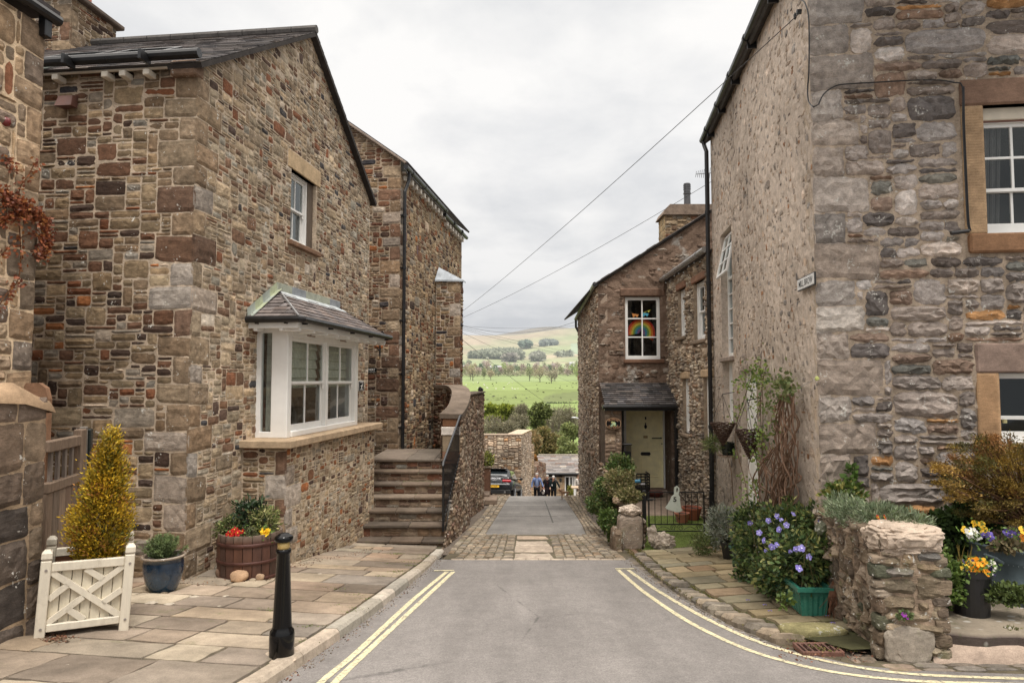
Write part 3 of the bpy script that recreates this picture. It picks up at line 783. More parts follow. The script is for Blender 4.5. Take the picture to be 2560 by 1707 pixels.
while y<11.8:
 d=r.uniform(.3,.5);ya,yb=y,y+d;y=yb;x=E2(ya)+.0;rowx=x
 while x<RW(ya)+.1:
  wd=r.uniform(.32,.7);xa,xb=x,x+wd;x=xb;g=.013
  q=[(xa+g,ya+g),((xa+xb)/2,ya+g),(xb-g,ya+g),(xb-g,(ya+yb)/2),(xb-g,yb-g),((xa+xb)/2,yb-g),(xa+g,yb-g),(xa+g,(ya+yb)/2)]
  q=[(a+r.uniform(-.018,.018),b+r.uniform(-.018,.018)+(a-2.2)*.12)for a,b in q]
  cx=sum(a for a,b in q)/8;cy=sum(b for a,b in q)/8;t1=r.uniform(-.02,.02);t2=r.uniform(-.02,.02)
  zf=lambda a,b:zq(a,b)+(a-cx)*t1+(b-cy)*t2
  V=[(a,b,zf(a,b)-.03)for a,b in q]+[(a+(cx-a)*.03,b+(cy-b)*.03,zf(a,b))for a,b in q]+[(cx,cy,zf(cx,cy)+.003)]
  mb.add(V,[(i,(i+1)%8,8+(i+1)%8,8+i)for i in range(8)]+[(8+i,8+(i+1)%8,16)for i in range(8)],pick(FL2,r))
mb.build('pavement',M['flag'],kind='structure')

# ================================================================ buildings: left side
def pq(fr,u,v,d=0.0):
 """where the sight line through pixel (u, v) meets the wall plane: (s, t) in the wall's frame"""
 r_=ray(u,v);o=fr.o+fr.n*d;k=o.dot(fr.n)/r_.dot(fr.n);q=r_*k-o
 return q.dot(fr.s),q.dot(fr.t)
UP=Vector((0,0,1))
D1=Vector((.116,1,0)).normalized();N1=Vector((D1.y,-D1.x,0))
PAL1=[(5,(.21,.165,.11)),(4,(.17,.128,.088)),(3.4,(.125,.072,.048)),(1.1,(.16,.072,.04)),(2,(.058,.041,.034)),(2,(.215,.20,.175)),(1.4,(.30,.245,.17)),(.4,(.045,.045,.052)),(.5,(.42,.37,.31)),(.5,(.28,.12,.05))]
PALGB=[(6,(.29,.245,.18)),(5,(.235,.192,.14)),(2.6,(.165,.105,.072)),(1.0,(.18,.085,.05)),(.9,(.09,.065,.055)),(3,(.28,.265,.225)),(2,(.37,.315,.235)),(.5,(.055,.055,.06)),(.8,(.48,.44,.38))]
PALQ=[(3,(.20,.155,.11)),(2,(.25,.205,.15)),(1.2,(.13,.085,.062)),(1.2,(.25,.23,.21)),(.6,(.32,.29,.26))]
PALD=[(4,(.17,.125,.088)),(3,(.14,.10,.075)),(3,(.12,.06,.04)),(2,(.07,.045,.036)),(2,(.20,.16,.12)),(1,(.18,.17,.15))]
MORT1=(.385,.335,.275)
SLATE=[(4,(.115,.105,.10)),(3,(.145,.13,.125)),(2,(.09,.085,.085)),(1,(.16,.14,.125))]
def lerp(a,b,k):return a+(b-a)*k
def frame_rect(mb,fr,s0,s1,t0,t1,w,d0,d1,col=(.78,.77,.74),bev=.004,bottom=None):
 b=bottom if bottom is not None else w
 mb.box(fr,s0,s0+w,t0,t1,d0,d1,col,bev);mb.box(fr,s1-w,s1,t0,t1,d0,d1,col,bev)
 mb.box(fr,s0+w,s1-w,t1-w,t1,d0,d1-.001,col,bev);mb.box(fr,s0+w,s1-w,t0,t0+b,d0,d1-.001,col,bev)
def sash(root,fr,s0,s1,t0,t1,d,cols=2,ru=1,rl=1,split=.5,fw=.05,sw=.045,bar=.022,horns=False,upper=True,dim=False,interior=True,rail_low=.07):
 """box-sash window as a sub-tree of root: window > sash, sash, pane, pane"""
 mb=MB();frame_rect(mb,fr,s0,s1,t0,t1,fw,d-.12,d,bottom=fw)
 wdw=mb.build('window',M['white'],root)
 a,b=s0+fw,s1-fw;tm=lerp(t0+fw,t1-fw,split)
 g=M['glass_dim']if dim else M['glass']
 for nm,q0,q1,dd,rows in(('lower',t0+fw,tm+.02,d-.075,rl),('upper',tm-.02,t1-fw,d-.035,ru)):
  mb=MB();frame_rect(mb,fr,a,b,q0,q1,sw,dd-.035,dd,bottom=rail_low if nm=='lower' else .04)
  bt=rail_low if nm=='lower' else .04
  for i in range(1,cols):x=lerp(a+sw,b-sw,i/cols);mb.box(fr,x-bar/2,x+bar/2,q0+bt,q1-sw,dd-.03,dd-.004,(.78,.77,.74),.003)
  for i in range(1,rows):y=lerp(q0+bt,q1-sw,i/rows);mb.box(fr,a+sw,b-sw,y-bar/2,y+bar/2,dd-.03,dd-.006,(.78,.77,.74),.003)
  if horns and nm=='upper':
   for x in(a,b-sw):mb.box(fr,x,x+sw,q0-.06,q0,dd-.03,dd-.002,(.78,.77,.74),.012)
  mb.build('sash',M['white'],wdw)
  mb=MB();mb.add([fr.p(a+sw*.5,q0+.02,dd-.018),fr.p(b-sw*.5,q0+.02,dd-.018),fr.p(b-sw*.5,q1-.02,dd-.018),fr.p(a+sw*.5,q1-.02,dd-.018)],[(0,1,2,3)])
  mb.build('pane',g,wdw)
 if interior:room(wdw,fr,s0+.005,s1-.005,t0+.005,t1-.005,d-.13)
 return wdw
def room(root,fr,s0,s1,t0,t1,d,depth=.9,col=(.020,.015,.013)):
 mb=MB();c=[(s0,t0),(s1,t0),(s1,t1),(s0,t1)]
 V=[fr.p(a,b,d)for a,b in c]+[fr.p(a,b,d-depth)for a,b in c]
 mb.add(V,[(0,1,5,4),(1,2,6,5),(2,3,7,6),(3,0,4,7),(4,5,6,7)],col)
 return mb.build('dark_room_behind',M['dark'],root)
C1=Vector((-4.08,8.62,0))
FG=Fr(C1,D1)
LG=6.93
eL=4.12;eR=4.16;ap=pq(FG,775,88);
FS=Fr(C1-N1*6.5,N1)
house1=thing('stone_house','brown rubble stone house with a white bay window in its gable, left of the road','house',(C1.x-3,C1.y+3,-2.7))
uw=[pq(FG,*q)for q in((727,420),(727,612),(772,640),(772,434))]
W1=(uw[0][0],pq(FG,808,640)[0]-.12,-0,0)
ws0=pq(FG,727,500)[0];ws1=pq(FG,790,500)[0];wt0=pq(FG,730,603)[1];wt1=pq(FG,727,420)[1]
PB_=.665;PW=.50
bs0=pq(FG,605,1200)[0];bs1=pq(FG,935,1200,PB_)[0]
sill_b=pq(FG,730,1121,.78)[1];sill_t=sill_b+.11
wv0=pq(FG,640,950)[0];wv1=pq(FG,895,950,PW)[0];wtop=pq(FG,722,815,PW)[1]
def t1(s,t):
 return .92
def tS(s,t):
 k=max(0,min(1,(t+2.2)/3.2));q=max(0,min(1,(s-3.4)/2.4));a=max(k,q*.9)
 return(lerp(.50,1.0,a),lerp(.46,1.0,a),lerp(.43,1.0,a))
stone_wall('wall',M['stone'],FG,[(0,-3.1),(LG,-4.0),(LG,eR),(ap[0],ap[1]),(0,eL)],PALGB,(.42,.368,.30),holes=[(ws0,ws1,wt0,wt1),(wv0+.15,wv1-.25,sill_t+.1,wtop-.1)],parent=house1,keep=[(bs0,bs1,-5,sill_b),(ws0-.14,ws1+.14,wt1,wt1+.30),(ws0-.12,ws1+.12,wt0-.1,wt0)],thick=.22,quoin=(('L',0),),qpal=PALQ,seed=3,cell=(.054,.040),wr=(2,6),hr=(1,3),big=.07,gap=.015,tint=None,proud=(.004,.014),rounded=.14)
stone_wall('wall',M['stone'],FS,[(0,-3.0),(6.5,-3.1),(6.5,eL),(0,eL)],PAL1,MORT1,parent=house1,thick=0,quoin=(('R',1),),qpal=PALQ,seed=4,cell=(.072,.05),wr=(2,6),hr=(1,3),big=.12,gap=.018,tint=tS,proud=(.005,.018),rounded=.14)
mb=MB();A=C1+D1*LG;B=A-N1*6.5;mb.add([(A.x,A.y,-4),(B.x,B.y,-4),(B.x,B.y,4.1),(A.x,A.y,4.1)],[(0,1,2,3)],(.25,.2,.15));mb.build('rear_wall',M['dress'],house1)
ridge_z=ap[1]+.05;mid=ap[0]
up1=(D1*mid+UP*(ridge_z-eL-.02)).normalized();H1=(D1*mid+UP*(ridge_z-eL-.02)).length
up2=(-D1*(LG-mid)+UP*(ridge_z-eR-.02)).normalized();H2=math.hypot(LG-mid,ridge_z-eR)
mb=MB()
o1=C1+UP*(eL+.02)+N1*.12-up1*.16
slates(mb,o1-N1*7,N1,up1,[(0,0),(7.0,0),(7.0,H1+.16),(0,H1+.16)],.30,.2,SLATE,5)
fr=Fr(o1-N1*7,N1,None,up1);fr.n=N1.cross(up1);fr.n=fr.n if fr.n.z>0 else-fr.n
mb.box(fr,0,7.0,0,H1+.16,-.07,-.005,(.05,.045,.042))
o2=C1+D1*LG+UP*(eR+.02)+N1*.12-up2*.16
slates(mb,o2-N1*7,N1,up2,[(0,0),(7.0,0),(7.0,H2+.16),(0,H2+.16)],.30,.2,SLATE,6)
fr=Fr(o2-N1*7,N1,None,up2);fr.n=N1.cross(up2);fr.n=fr.n if fr.n.z>0 else-fr.n
mb.box(fr,0,7.0,0,H2+.16,-.07,-.005,(.05,.045,.042))
roof=mb.build('roof',M['slate'],house1)
mb=MB();q=C1+D1*mid+UP*(ridge_z+.05)
for i in range(15):
 a=q+N1*(.13-i*.47);mb.tube([a,a-N1*.455],.075,(.11,.105,.10),8)
mb.build('ridge_tiles',M['slate'],roof)
mb=MB();ge=C1+UP*(eL+.02)-D1*.20
mb.tube([ge+N1*.14,ge-N1*6.6],.062,(.01,.01,.01),10)
for k in(.55,1.6,2.7,3.9):a=ge-N1*k;mb.box(Fr(a,N1),-.02,.02,-.12,.01,-.02,.19,(.01,.01,.01),.004)
gut=mb.build('gutter',M['black'],house1,smooth=False)
mb=MB();fe=Fr(C1+UP*(eL-.02),N1)
mb.box(fe,-6.4,-.35,-.10,-.02,.09,.12,(.38,.31,.23),.004)
for k in(.62,.95,1.2,1.9,2.6,3.3,4.1):mb.box(fe,-k-.045,-k+.045,-.18,-.10,-.02,.16,(.62,.56,.47),.01)
mb.build('rafter_feet',M['plain'],house1)
mb=MB();mb.box(Fr(C1+UP*(eL-.2),N1),-.33,.03,0,.2,-.1,.1,(.17,.12,.09),.02);mb.build('corner_corbel',M['stone'],house1)
mb=MB();frr=Fr(o1,N1,None,up1);frr.n=N1.cross(up1);frr.n=frr.n if frr.n.z>0 else-frr.n
for a,b in((-1.9,-1.05),(-2.95,-2.1)):
 frame_rect(mb,frr,a,b,.35,1.5,.06,.0,.09,(.07,.07,.075))
wl=mb.build('rooflight',M['black'],roof)
mb=MB()
for a,b in((-1.9,-1.05),(-2.95,-2.1)):mb.box(frr,a+.05,b-.05,.4,1.45,.05,.06)
mb.build('pane',M['glass'],wl)
mb=MB();r=random.Random(2)
for k in range(7):mb.box(frr,-5.2+k*.42,-4.79+k*.42,.1,.55,.01,.06+r.uniform(0,.02),(.36,.40,.36),.01)
mb.tube([frr.p(-2.3,.62,.05),frr.p(-5.4,.62,.05)],.07,(.33,.36,.38),8)
mb.build('lead_flashing',M['lead'],roof)
mb=MB();vs=pq(FS,178,258);a,b=vs[0],vs[1]
mb.add([FS.p(a-.10,b+.10,0),FS.p(a+.10,b+.10,0),FS.p(a+.10,b-.08,.0),FS.p(a-.10,b-.08,0),FS.p(a-.10,b+.06,.10),FS.p(a+.10,b+.06,.10),FS.p(a+.12,b-.09,.15),FS.p(a-.12,b-.09,.15)],[(0,1,5,4),(4,5,6,7),(0,4,7,3),(1,2,6,5),(3,7,6,2)],(.13,.06,.045));mb.build('vent_cowl',M['plain'],house1)
mb=MB();mb.box(FG,ws0-.12,ws1+.16,wt1,wt1+.30,-.2,.022,(.40,.32,.215),.01);mb.build('lintel',M['dress'],house1)
wn1=sash(house1,FG,ws0+.02,ws1-.22,wt0,wt1,-.08,cols=2,ru=1,rl=1,horns=True)
mb=MB();mb.box(FG,ws1-.22,ws1,wt0,wt1,-.2,-.06,(.13,.10,.075),.006);mb.build('shutter_board',M['wood'],wn1)
mb=MB()
for k in range(5):mb.box(FG,ws0+.1,ws1-.25,wt0+.1,wt1-.05,-.30-k*.002,-.295,(.45,.50,.46))
mb.build('curtain',M['cloth'],wn1)
mb=MB();mb.box(FG,ws0-.10,ws1+.12,wt0-.085,wt0,-.15,.075,(.17,.11,.075),.012);mb.build('sill',M['dress'],wn1)
bay=MB();zb0=-3.2
FBs=Fr(FG.p(bs0,0,0),N1)
stone_wall('bay_base',M['stone'],FBs,[(0,-3.0),(PB_,-3.0),(PB_,sill_b),(0,sill_b)],PAL1,(.38,.33,.265),parent=house1,thick=0,quoin=(('R',0),),qpal=PALQ,seed=9,cell=(.05,.038),gap=.016,proud=(.006,.018),qw=(.16,.34))
FBf=Fr(FG.p(bs0,0,PB_),D1)
PALB=[(5,(.30,.25,.18)),(3,(.24,.19,.14)),(2.4,(.17,.095,.06)),(1,(.09,.06,.05)),(2.2,(.29,.27,.23)),(2,(.36,.31,.23)),(.8,(.26,.11,.05))]
stone_wall('bay_base',M['stone'],FBf,[(0,-3.05),(bs1-bs0,-3.8),(bs1-bs0,sill_b),(0,sill_b)],PALB,(.42,.37,.295),parent=house1,thick=0,quoin=(('L',1),),qpal=PALQ,seed=10,cell=(.048,.036),wr=(2,5),hr=(1,3),gap=.017,fill=.93,proud=(.004,.015))
FBe=Fr(FG.p(bs1,0,PB_),-N1)
mb=MB();mb.add([FG.p(bs1,-3.9,0),FG.p(bs1,-3.9,PB_),FG.p(bs1,sill_b,PB_),FG.p(bs1,sill_b,0)],[(0,1,2,3)],(.25,.2,.15));mb.build('bay_end',M['stone'],house1)
mb=MB();e0,e1=bs0-.12,pq(FG,957,1075,.78)[0]
cuts=[e0,lerp(e0,e1,.45),e1]
for i in range(2):mb.box(FG,cuts[i]+.002,cuts[i+1]-.002,sill_b,sill_t,-.05,.78,(.33,.265,.19),.012)
mb.build('bay_sill',M['dress'],house1)
mb=MB();s_,t_=pq(FG,849,1142,PB_);mb.box(FG,s_-.12,s_+.12,t_-.1,t_+.1,PB_-.02,PB_+.022,(.50,.40,.29),.004)
for i in range(2):
 for j in range(4):mb.box(FG,s_-.095+i*.105,s_-.015+i*.105,t_-.075+j*.042,t_-.052+j*.042,PB_+.018,PB_+.024,(.03,.02,.015))
mb.build('air_brick',M['plain'],house1)
bayw=thing('bay_window_frame',None,None,FG.p(wv0,sill_t,0)-Vector(house1.location));bayw.parent=house1
FW=Fr(FG.p(wv0,0,PW),D1);WL=wv1-wv0
mb=MB();WH=(.78,.77,.74)
mb.box(FG,wv0,wv0+.13,sill_t,wtop,PW-.26,PW,WH,.008);mb.box(FG,wv0+.13,wv0+.17,sill_t,wtop,PW-.12,PW-.012,WH,.006)
mb.box(FG,wv0-.0,wv0+.1,sill_t,wtop,-.02,.07,WH,.006)
mb.box(FG,wv1-.16,wv1,sill_t,wtop,-.02,PW,WH,.008)
mb.box(FG,wv0+.002,wv0+.1,wtop-.10,wtop-.001,.06,PW-.25,WH);mb.box(FG,wv0+.002,wv0+.1,sill_t+.001,sill_t+.09,.06,PW-.25,WH,.006)
mb.box(FG,wv0+.16,wv1-.15,wtop-.16,wtop,PW-.12,PW-.005,WH,.006)
mb.box(FG,wv0+.16,wv1-.15,sill_t,sill_t+.09,PW-.14,PW+.012,WH,.01)
xm=wv0+WL*.505
mb.box(FG,xm-.05,xm+.05,sill_t+.09,wtop-.16,PW-.12,PW-.008,WH,.006)
mb.build('frame',M['white'],bayw)
mb=MB()
for a,b in((wv0+.22,xm-.1),(xm+.1,wv1-.2)):
 for i in(0,1):c_=lerp(a,b,.5)-.16+i*.17;mb=MB();mb.box(FG,c_,c_+.15,wtop-.11,wtop-.085,PW-.003,PW+.002,(.30,.22,.17));mb.build('trickle_vent',M['plain'],bayw)
zm=lerp(sill_t,wtop,.49)
for a,b in((wv0+.17,xm-.05),(xm+.05,wv1-.16)):
 for nm,q0,q1,dd in(('lower',sill_t+.09,zm+.02,PW-.085),('upper',zm-.02,wtop-.16,PW-.045)):
  mb=MB();frame_rect(mb,FG,a,b,q0,q1,.055,dd-.035,dd,bottom=.09 if nm=='lower' else .045)
  x=(a+b)/2;mb.box(FG,x-.014,x+.014,q0+.04,q1-.05,dd-.03,dd-.003,WH,.003)
  if nm=='upper':mb.box(FG,b-.05,b,q0-.09,q0,dd-.03,dd-.002,WH,.015);mb.box(FG,a,a+.05,q0-.09,q0,dd-.03,dd-.002,WH,.015)
  so_=mb.build('sash',M['white'],bayw)
  mb=MB();mb.add([FG.p(a+.03,q0+.02,dd-.018),FG.p(b-.03,q0+.02,dd-.018),FG.p(b-.03,q1-.02,dd-.018),FG.p(a+.03,q1-.02,dd-.018)],[(0,1,2,3)]);mb.build('pane',M['glass'],bayw)
 mb=MB()
 for k in range(5):
  y1_=wtop-.17-k*.155;mb.add([FG.p(a+.02,y1_,PW-.2),FG.p(b-.02,y1_,PW-.2),FG.p(b-.02,y1_-.135,PW-.165),FG.p(a+.02,y1_-.135,PW-.165),FG.p(b-.02,y1_-.155,PW-.2),FG.p(a+.02,y1_-.155,PW-.2)],[(0,1,2,3),(3,2,4,5)],(.66,.68,.58))
 mb.build('roman_blind',M['cloth'],bayw)
mb=MB();mb.add([FG.p(wv0+.05,sill_t+.08,.06),FG.p(wv0+.05,sill_t+.08,PW-.25),FG.p(wv0+.05,wtop-.09,PW-.25),FG.p(wv0+.05,wtop-.09,.06)],[(0,1,2,3)]);mb.build('pane',M['glass'],bayw)
mb=MB();
for k in range(4):mb.tube([FG.p(wv0+.16,sill_t+.1,.1+k*.03),FG.p(wv0+.15,wtop-.1,.11+k*.022)],.016,(.42,.43,.38),6)
mb.build('curtain',M['cloth'],bayw)
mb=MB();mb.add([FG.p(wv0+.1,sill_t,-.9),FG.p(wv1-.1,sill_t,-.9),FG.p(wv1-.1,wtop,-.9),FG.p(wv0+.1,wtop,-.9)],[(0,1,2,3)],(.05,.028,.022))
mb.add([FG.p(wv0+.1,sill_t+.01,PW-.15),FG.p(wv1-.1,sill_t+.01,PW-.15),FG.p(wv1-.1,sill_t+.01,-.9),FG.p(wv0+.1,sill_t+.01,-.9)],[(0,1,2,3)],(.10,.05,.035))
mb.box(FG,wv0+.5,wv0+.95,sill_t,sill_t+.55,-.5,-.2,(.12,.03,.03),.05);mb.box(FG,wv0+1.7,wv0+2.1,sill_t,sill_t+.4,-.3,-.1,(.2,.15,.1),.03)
mb.build('room_interior',M['plain'],bayw)
ge=.80;g0=pq(FG,603,797,.05)[0];g1=pq(FG,969,843,ge)[0];gc=pq(FG,747,792,ge)
eave_t=gc[1];gs0=bs0-.10;topz=pq(FG,700,727,.03)[1];ts0=pq(FG,700,727,.03)[0];ts1=pq(FG,845,772,.03)[0]
g0=gc[0]
broof=thing('bay_roof',None,None,FG.p(g0,eave_t,0)-Vector(house1.location));broof.parent=house1
mb=MB()
upv=(Vector((0,0,1))*(topz-eave_t)-N1*ge);Hf=upv.length;upv.normalize()
slates(mb,FG.p(g0,eave_t,ge),D1,upv,[(0,0),(g1-g0,0),(ts1-g0,Hf),(ts0-g0,Hf)],.24,.135,[(3,(.17,.145,.135)),(2,(.20,.175,.165)),(2,(.13,.115,.11))],7,lift=.004)
a_,b_,c_=FG.p(g0,eave_t,0),FG.p(g0,eave_t,ge),FG.p(ts0,topz,0)
sd=N1;upc=(D1*(ts0-g0)+UP*(topz-eave_t));Hc=upc.length;upc.normalize()
slates(mb,a_,sd,upc,[(0,0),(ge,0),(0,Hc)],.24,.135,[(3,(.17,.145,.135)),(2,(.20,.175,.165)),(2,(.13,.115,.11))],8,lift=.004)
a2=FG.p(g1,eave_t,0);upd=(-D1*(g1-ts1)+UP*(topz-eave_t));Hd=upd.length;upd.normalize()
slates(mb,a2,sd,upd,[(0,0),(ge,0),(0,Hd)],.24,.135,SLATE,9,lift=.004)
mb.build('slate_covering',M['slate'],broof)
mb=MB();mb.tube([b_+UP*.02,FG.p(ts0,topz+.01,.02)],.014,(.3,.3,.3),6)
LD=(.36,.38,.33)
n=5
for i in range(n):
 a=lerp(ts0-.10,ts1+.12,i/n);b=lerp(ts0-.10,ts1+.12,(i+1)/n)
 mb.box(FG,a,b,topz-.01,topz+.13,.012,.03+.004*(i%2),(.33,.35,.28)if i%3!=1 else(.25,.27,.29),.003)
mb.add([FG.p(ts0-.1,topz,.03),FG.p(ts1+.12,topz,.03),FG.p(ts1+.16,topz-.09,.17),FG.p(ts0-.06,topz-.09,.17)],[(0,1,2,3)],(.42,.45,.46))
for i in range(4):
 k0,k1=i/4,(i+1)/4
 p0=(lerp(g0-.02,ts0-.08,k0),lerp(eave_t,topz,k0));p1=(lerp(g0-.02,ts0-.08,k1),lerp(eave_t,topz,k1))
 mb.add([FG.p(p0[0],p0[1],.02),FG.p(p1[0],p1[1],.02),FG.p(p1[0]-.02,p1[1]+.13,.02),FG.p(p0[0]-.02,p0[1]+.13,.02),FG.p(p0[0]+.02,p0[1]+.03,.10),FG.p(p1[0]+.02,p1[1]+.03,.10)],[(0,1,2,3),(0,4,5,1)],(.35,.38,.26)if i%2 else(.32,.35,.31))
mb.build('lead_flashing',M['lead'],broof)
mb=MB();mb.tube([FG.p(g0-.02,eave_t-.03,-.0),FG.p(g0-.02,eave_t-.03,ge+.02),FG.p(g0+.03,eave_t-.03,ge+.05),FG.p(g1+.05,eave_t-.03,ge+.05)],.052,(.01,.01,.01),10)
for k in range(5):a=lerp(g0+.2,g1-.1,k/4);mb.box(FG,a-.015,a+.015,eave_t-.10,eave_t-.03,ge-.1,ge+.05,(.01,.01,.01),.004)
for d_ in(.15,.6):mb.box(FG,g0-.03,g0+.05,eave_t-.10,eave_t-.03,d_-.015,d_+.015,(.01,.01,.01))
mb.build('gutter',M['black'],broof)
mb=MB();mb.box(FG,g0+.06,g1-.03,eave_t-.16,eave_t-.05,ge-.06,ge-.03,WH,.006);mb.box(FG,g0+.04,g0+.07,eave_t-.16,eave_t-.05,0,ge-.031,WH,.004)
mb.add([FG.p(g0+.05,eave_t-.12,0),FG.p(g1-.03,eave_t-.12,0),FG.p(g1-.03,eave_t-.12,ge-.04),FG.p(g0+.05,eave_t-.12,ge-.04)],[(3,2,1,0)],WH)
for k in range(9):a=lerp(g0+.15,g1-.1,k/8);mb.box(FG,a-.03,a+.03,eave_t-.20,eave_t-.12,PW,ge-.03,WH,.01)
for d_ in(.1,.5):mb.box(FG,g0+.05,g0+.28,eave_t-.2,eave_t-.12,d_-.03,d_+.03,WH,.01)
mb.box(FG,wv0-.02,wv1+.01,wtop,eave_t-.1,-.02,PW+.005,WH,.004)
mb.build('soffit',M['white'],broof)
k0=P(178,60,12.0)
ch=thing('chimney_stack','square rubble stone chimney stack with a terracotta pot behind the left roof','chimney',(k0.x,k0.y,5.6))
zc=P(178,-8,12.0).z
FC=Fr((k0.x-1.3,k0.y+.15,0),N1);FCs=Fr(FC.p(1.3,0,0),D1)
stone_wall('wall',M['stone'],FC,[(0,5.2),(1.3,5.2),(1.3,zc),(0,zc)],PAL1,MORT1,parent=ch,thick=0,seed=31,quoin=(('R',0),),qw=(.2,.4),qpal=PALQ)
stone_wall('wall',M['stone'],FCs,[(0,5.2),(1.15,5.2),(1.15,zc),(0,zc)],PAL1,MORT1,parent=ch,thick=0,seed=32,quoin=(('L',1),),qw=(.2,.4),qpal=PALQ)
mb=MB();mb.box(FC,-.1,1.42,zc,zc+.09,-1.27,.12,(.10,.085,.075),.02);mb.build('cap',M['dress'],ch)
mb=MB();mb.lathe(FC.p(1.05,zc+.09,-.6),[(.15,0),(.13,.1),(.12,.5),(.14,.52),(.14,.58),(.11,.58)],(.42,.13,.08),16);mb.build('chimney_pot',M['plain'],ch,smooth=True)

# ================ house 2 : behind, with the long eaves
C2=Vector((-2.86,17.2,0));D2=Vector((.130,1,0)).normalized();N2=Vector((D2.y,-D2.x,0))
F2s=Fr(C2,D2);F2f=Fr(C2-N2*4.5,N2);L2=7.75
house2=thing('stone_house','tall rubble stone house with long white-footed eaves beyond the outside steps','house',(C2.x-2,C2.y+4,-2.4))
e2=P(1006,425,17.2).z
r0=pq(F2f,862,306);r1=pq(F2f,1004,404);sl=(r1[1]-r0[1])/(r1[0]-r0[0])
top=lambda s:r1[1]+(s-r1[0])*sl
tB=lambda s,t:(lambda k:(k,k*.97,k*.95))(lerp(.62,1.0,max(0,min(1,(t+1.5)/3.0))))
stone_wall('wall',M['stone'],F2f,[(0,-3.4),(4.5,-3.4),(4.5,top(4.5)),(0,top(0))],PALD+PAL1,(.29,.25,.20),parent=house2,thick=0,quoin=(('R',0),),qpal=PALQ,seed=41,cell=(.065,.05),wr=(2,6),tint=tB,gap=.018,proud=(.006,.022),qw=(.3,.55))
sh=.9
pal2=[(a,(c[0]*1.12,c[1]*1.1,c[2]*1.06))for a,c in PAL1]+[(3,(.33,.27,.19))]
stone_wall('wall',M['stone_far'],F2s,[(0,-2.2),(L2,-3.2),(L2,e2),(0,e2)],pal2,(.35,.295,.22),parent=house2,thick=0,quoin=(('L',1),),qpal=PALQ,seed=42,cell=(.075,.06),wr=(2,5),hr=(1,3),proud=(.006,.02),gap=.022)
mb=MB();q=F2f.p(0,top(0),0);sdir=(N2+UP*sl).normalized();fr=Fr(F2f.p(0,top(0)+.02,0),sdir,-D2);ln=4.5*math.hypot(1,sl)
fr.t=fr.n.cross(fr.s)if fr.n.cross(fr.s).z>0 else-fr.n.cross(fr.s)
mb.box(fr,0,ln+.22,0,.06,-8.2,.10,(.09,.08,.078));mb.box(fr,0,ln+.2,-.02,.03,-.02,.13,(.28,.23,.19),.01)
mb.build('roof',M['slate'],house2)
mb=MB()
cutp=pq(F2s,1118,530,.2)[0]
mb.tube([F2s.p(-.12,e2+.04,.17),F2s.p(cutp,e2+.04,.17)],.065,(.012,.012,.013),10)
mb.tube([F2s.p(cutp-.1,e2-.10,.14),F2s.p(L2+.25,e2-.10,.14)],.065,(.012,.012,.013),10)
for k in range(6):mb.tube([F2s.p(.4+k*1.3,e2+.04-(.14 if k>3 else 0),.17),F2s.p(.45+k*1.3,e2+.04-(.14 if k>3 else 0),.17)],.075,(.012,.012,.013),10)
mb.build('gutter',M['black'],house2)
mb=MB();mb.box(F2s,.1,cutp,e2-.06,e2-.02,.0,.10,(.42,.36,.29));mb.box(F2s,cutp,L2,e2-.20,e2-.16,.0,.10,(.42,.36,.29))
k=.22
while k<L2:dz=0 if k<cutp else-.14;mb.box(F2s,k,k+.13,e2-.22+dz,e2-.08+dz,-.02,.14,(.60,.55,.47),.012);k+=.42
mb.build('rafter_feet',M['plain'],house2)
mb=MB();s_=pq(F2s,1012,600,.1)[0];zb_=-1.82
mb.tube([F2s.p(s_+.12,e2-.02,.17),F2s.p(s_+.12,e2-.22,.16),F2s.p(s_,e2-.55,.09),F2s.p(s_,zb_+.12,.09),F2s.p(s_+.02,zb_+.03,.12),F2s.p(s_+.12,zb_,.28)],.045,(.012,.012,.013),10)
for z_ in np.arange(zb_+.6,e2-.5,1.35):mb.tube([F2s.p(s_,z_,.09),F2s.p(s_,z_+.07,.09)],.056,(.012,.012,.013),10);mb.box(F2s,s_-.09,s_+.09,z_+.02,z_+.05,0,.06)
mb.build('downpipe',M['black'],house2)
mb=MB()
for(u,v)in((1042,625),(1014,592)):mb=MB();a,b=pq(F2s,u,v);mb.box(F2s,a-.06,a+.07,b-.12,b+.12,0,.02,(.09,.03,.025),.003);mb.build('air_brick',M['plain'],house2)
tp=P(1090,800,20.8);tr_=P(1151,800,20.72)
turret=thing('stair_turret','narrow stone projection with a grey lead hipped cap on the far left house','turret',(tp.x+.4,tp.y,-2.5))
FT=Fr((tp.x,tp.y,0),(Vector((tr_.x,tr_.y,0))-Vector((tp.x,tp.y,0))));LT=(tr_-tp).xy.length;zt=P(1100,700,20.8).z
stone_wall('wall',M['stone'],FT,[(0,-3.6),(LT,-3.6),(LT,zt),(0,zt)],PAL1,MORT1,parent=turret,thick=0,quoin=(('R',0),),qpal=PALQ,seed=44,cell=(.07,.055),wr=(2,5),gap=.018,proud=(.008,.02),qw=(.2,.38))
FT2=Fr(FT.p(LT,0,0),D2)
stone_wall('wall',M['stone_far'],FT2,[(0,-3.6),(.35,-3.6),(.35,zt),(0,zt)],PAL1,MORT1,parent=turret,thick=0,seed=45,cell=(.07,.05),proud=(.008,.03))
mb=MB();apx=P(1101,668,21.0)+Vector((-.05,.0,0))
A=FT.p(-.03,zt,.06);B=FT.p(LT+.09,zt-.02,.06);Cc_=B+D2*.4;E_=apx+D2*1.4
mb.add([A,B,Cc_,apx,A+Vector((0,.3,0)),A-UP*.05,B-UP*.05,Cc_-UP*.05,apx+D2*.35],[(0,1,3),(1,2,8,3),(0,3,4),(5,6,1,0),(6,7,2,1)],(.40,.44,.48));mb.build('lead_cap',M['lead'],turret)
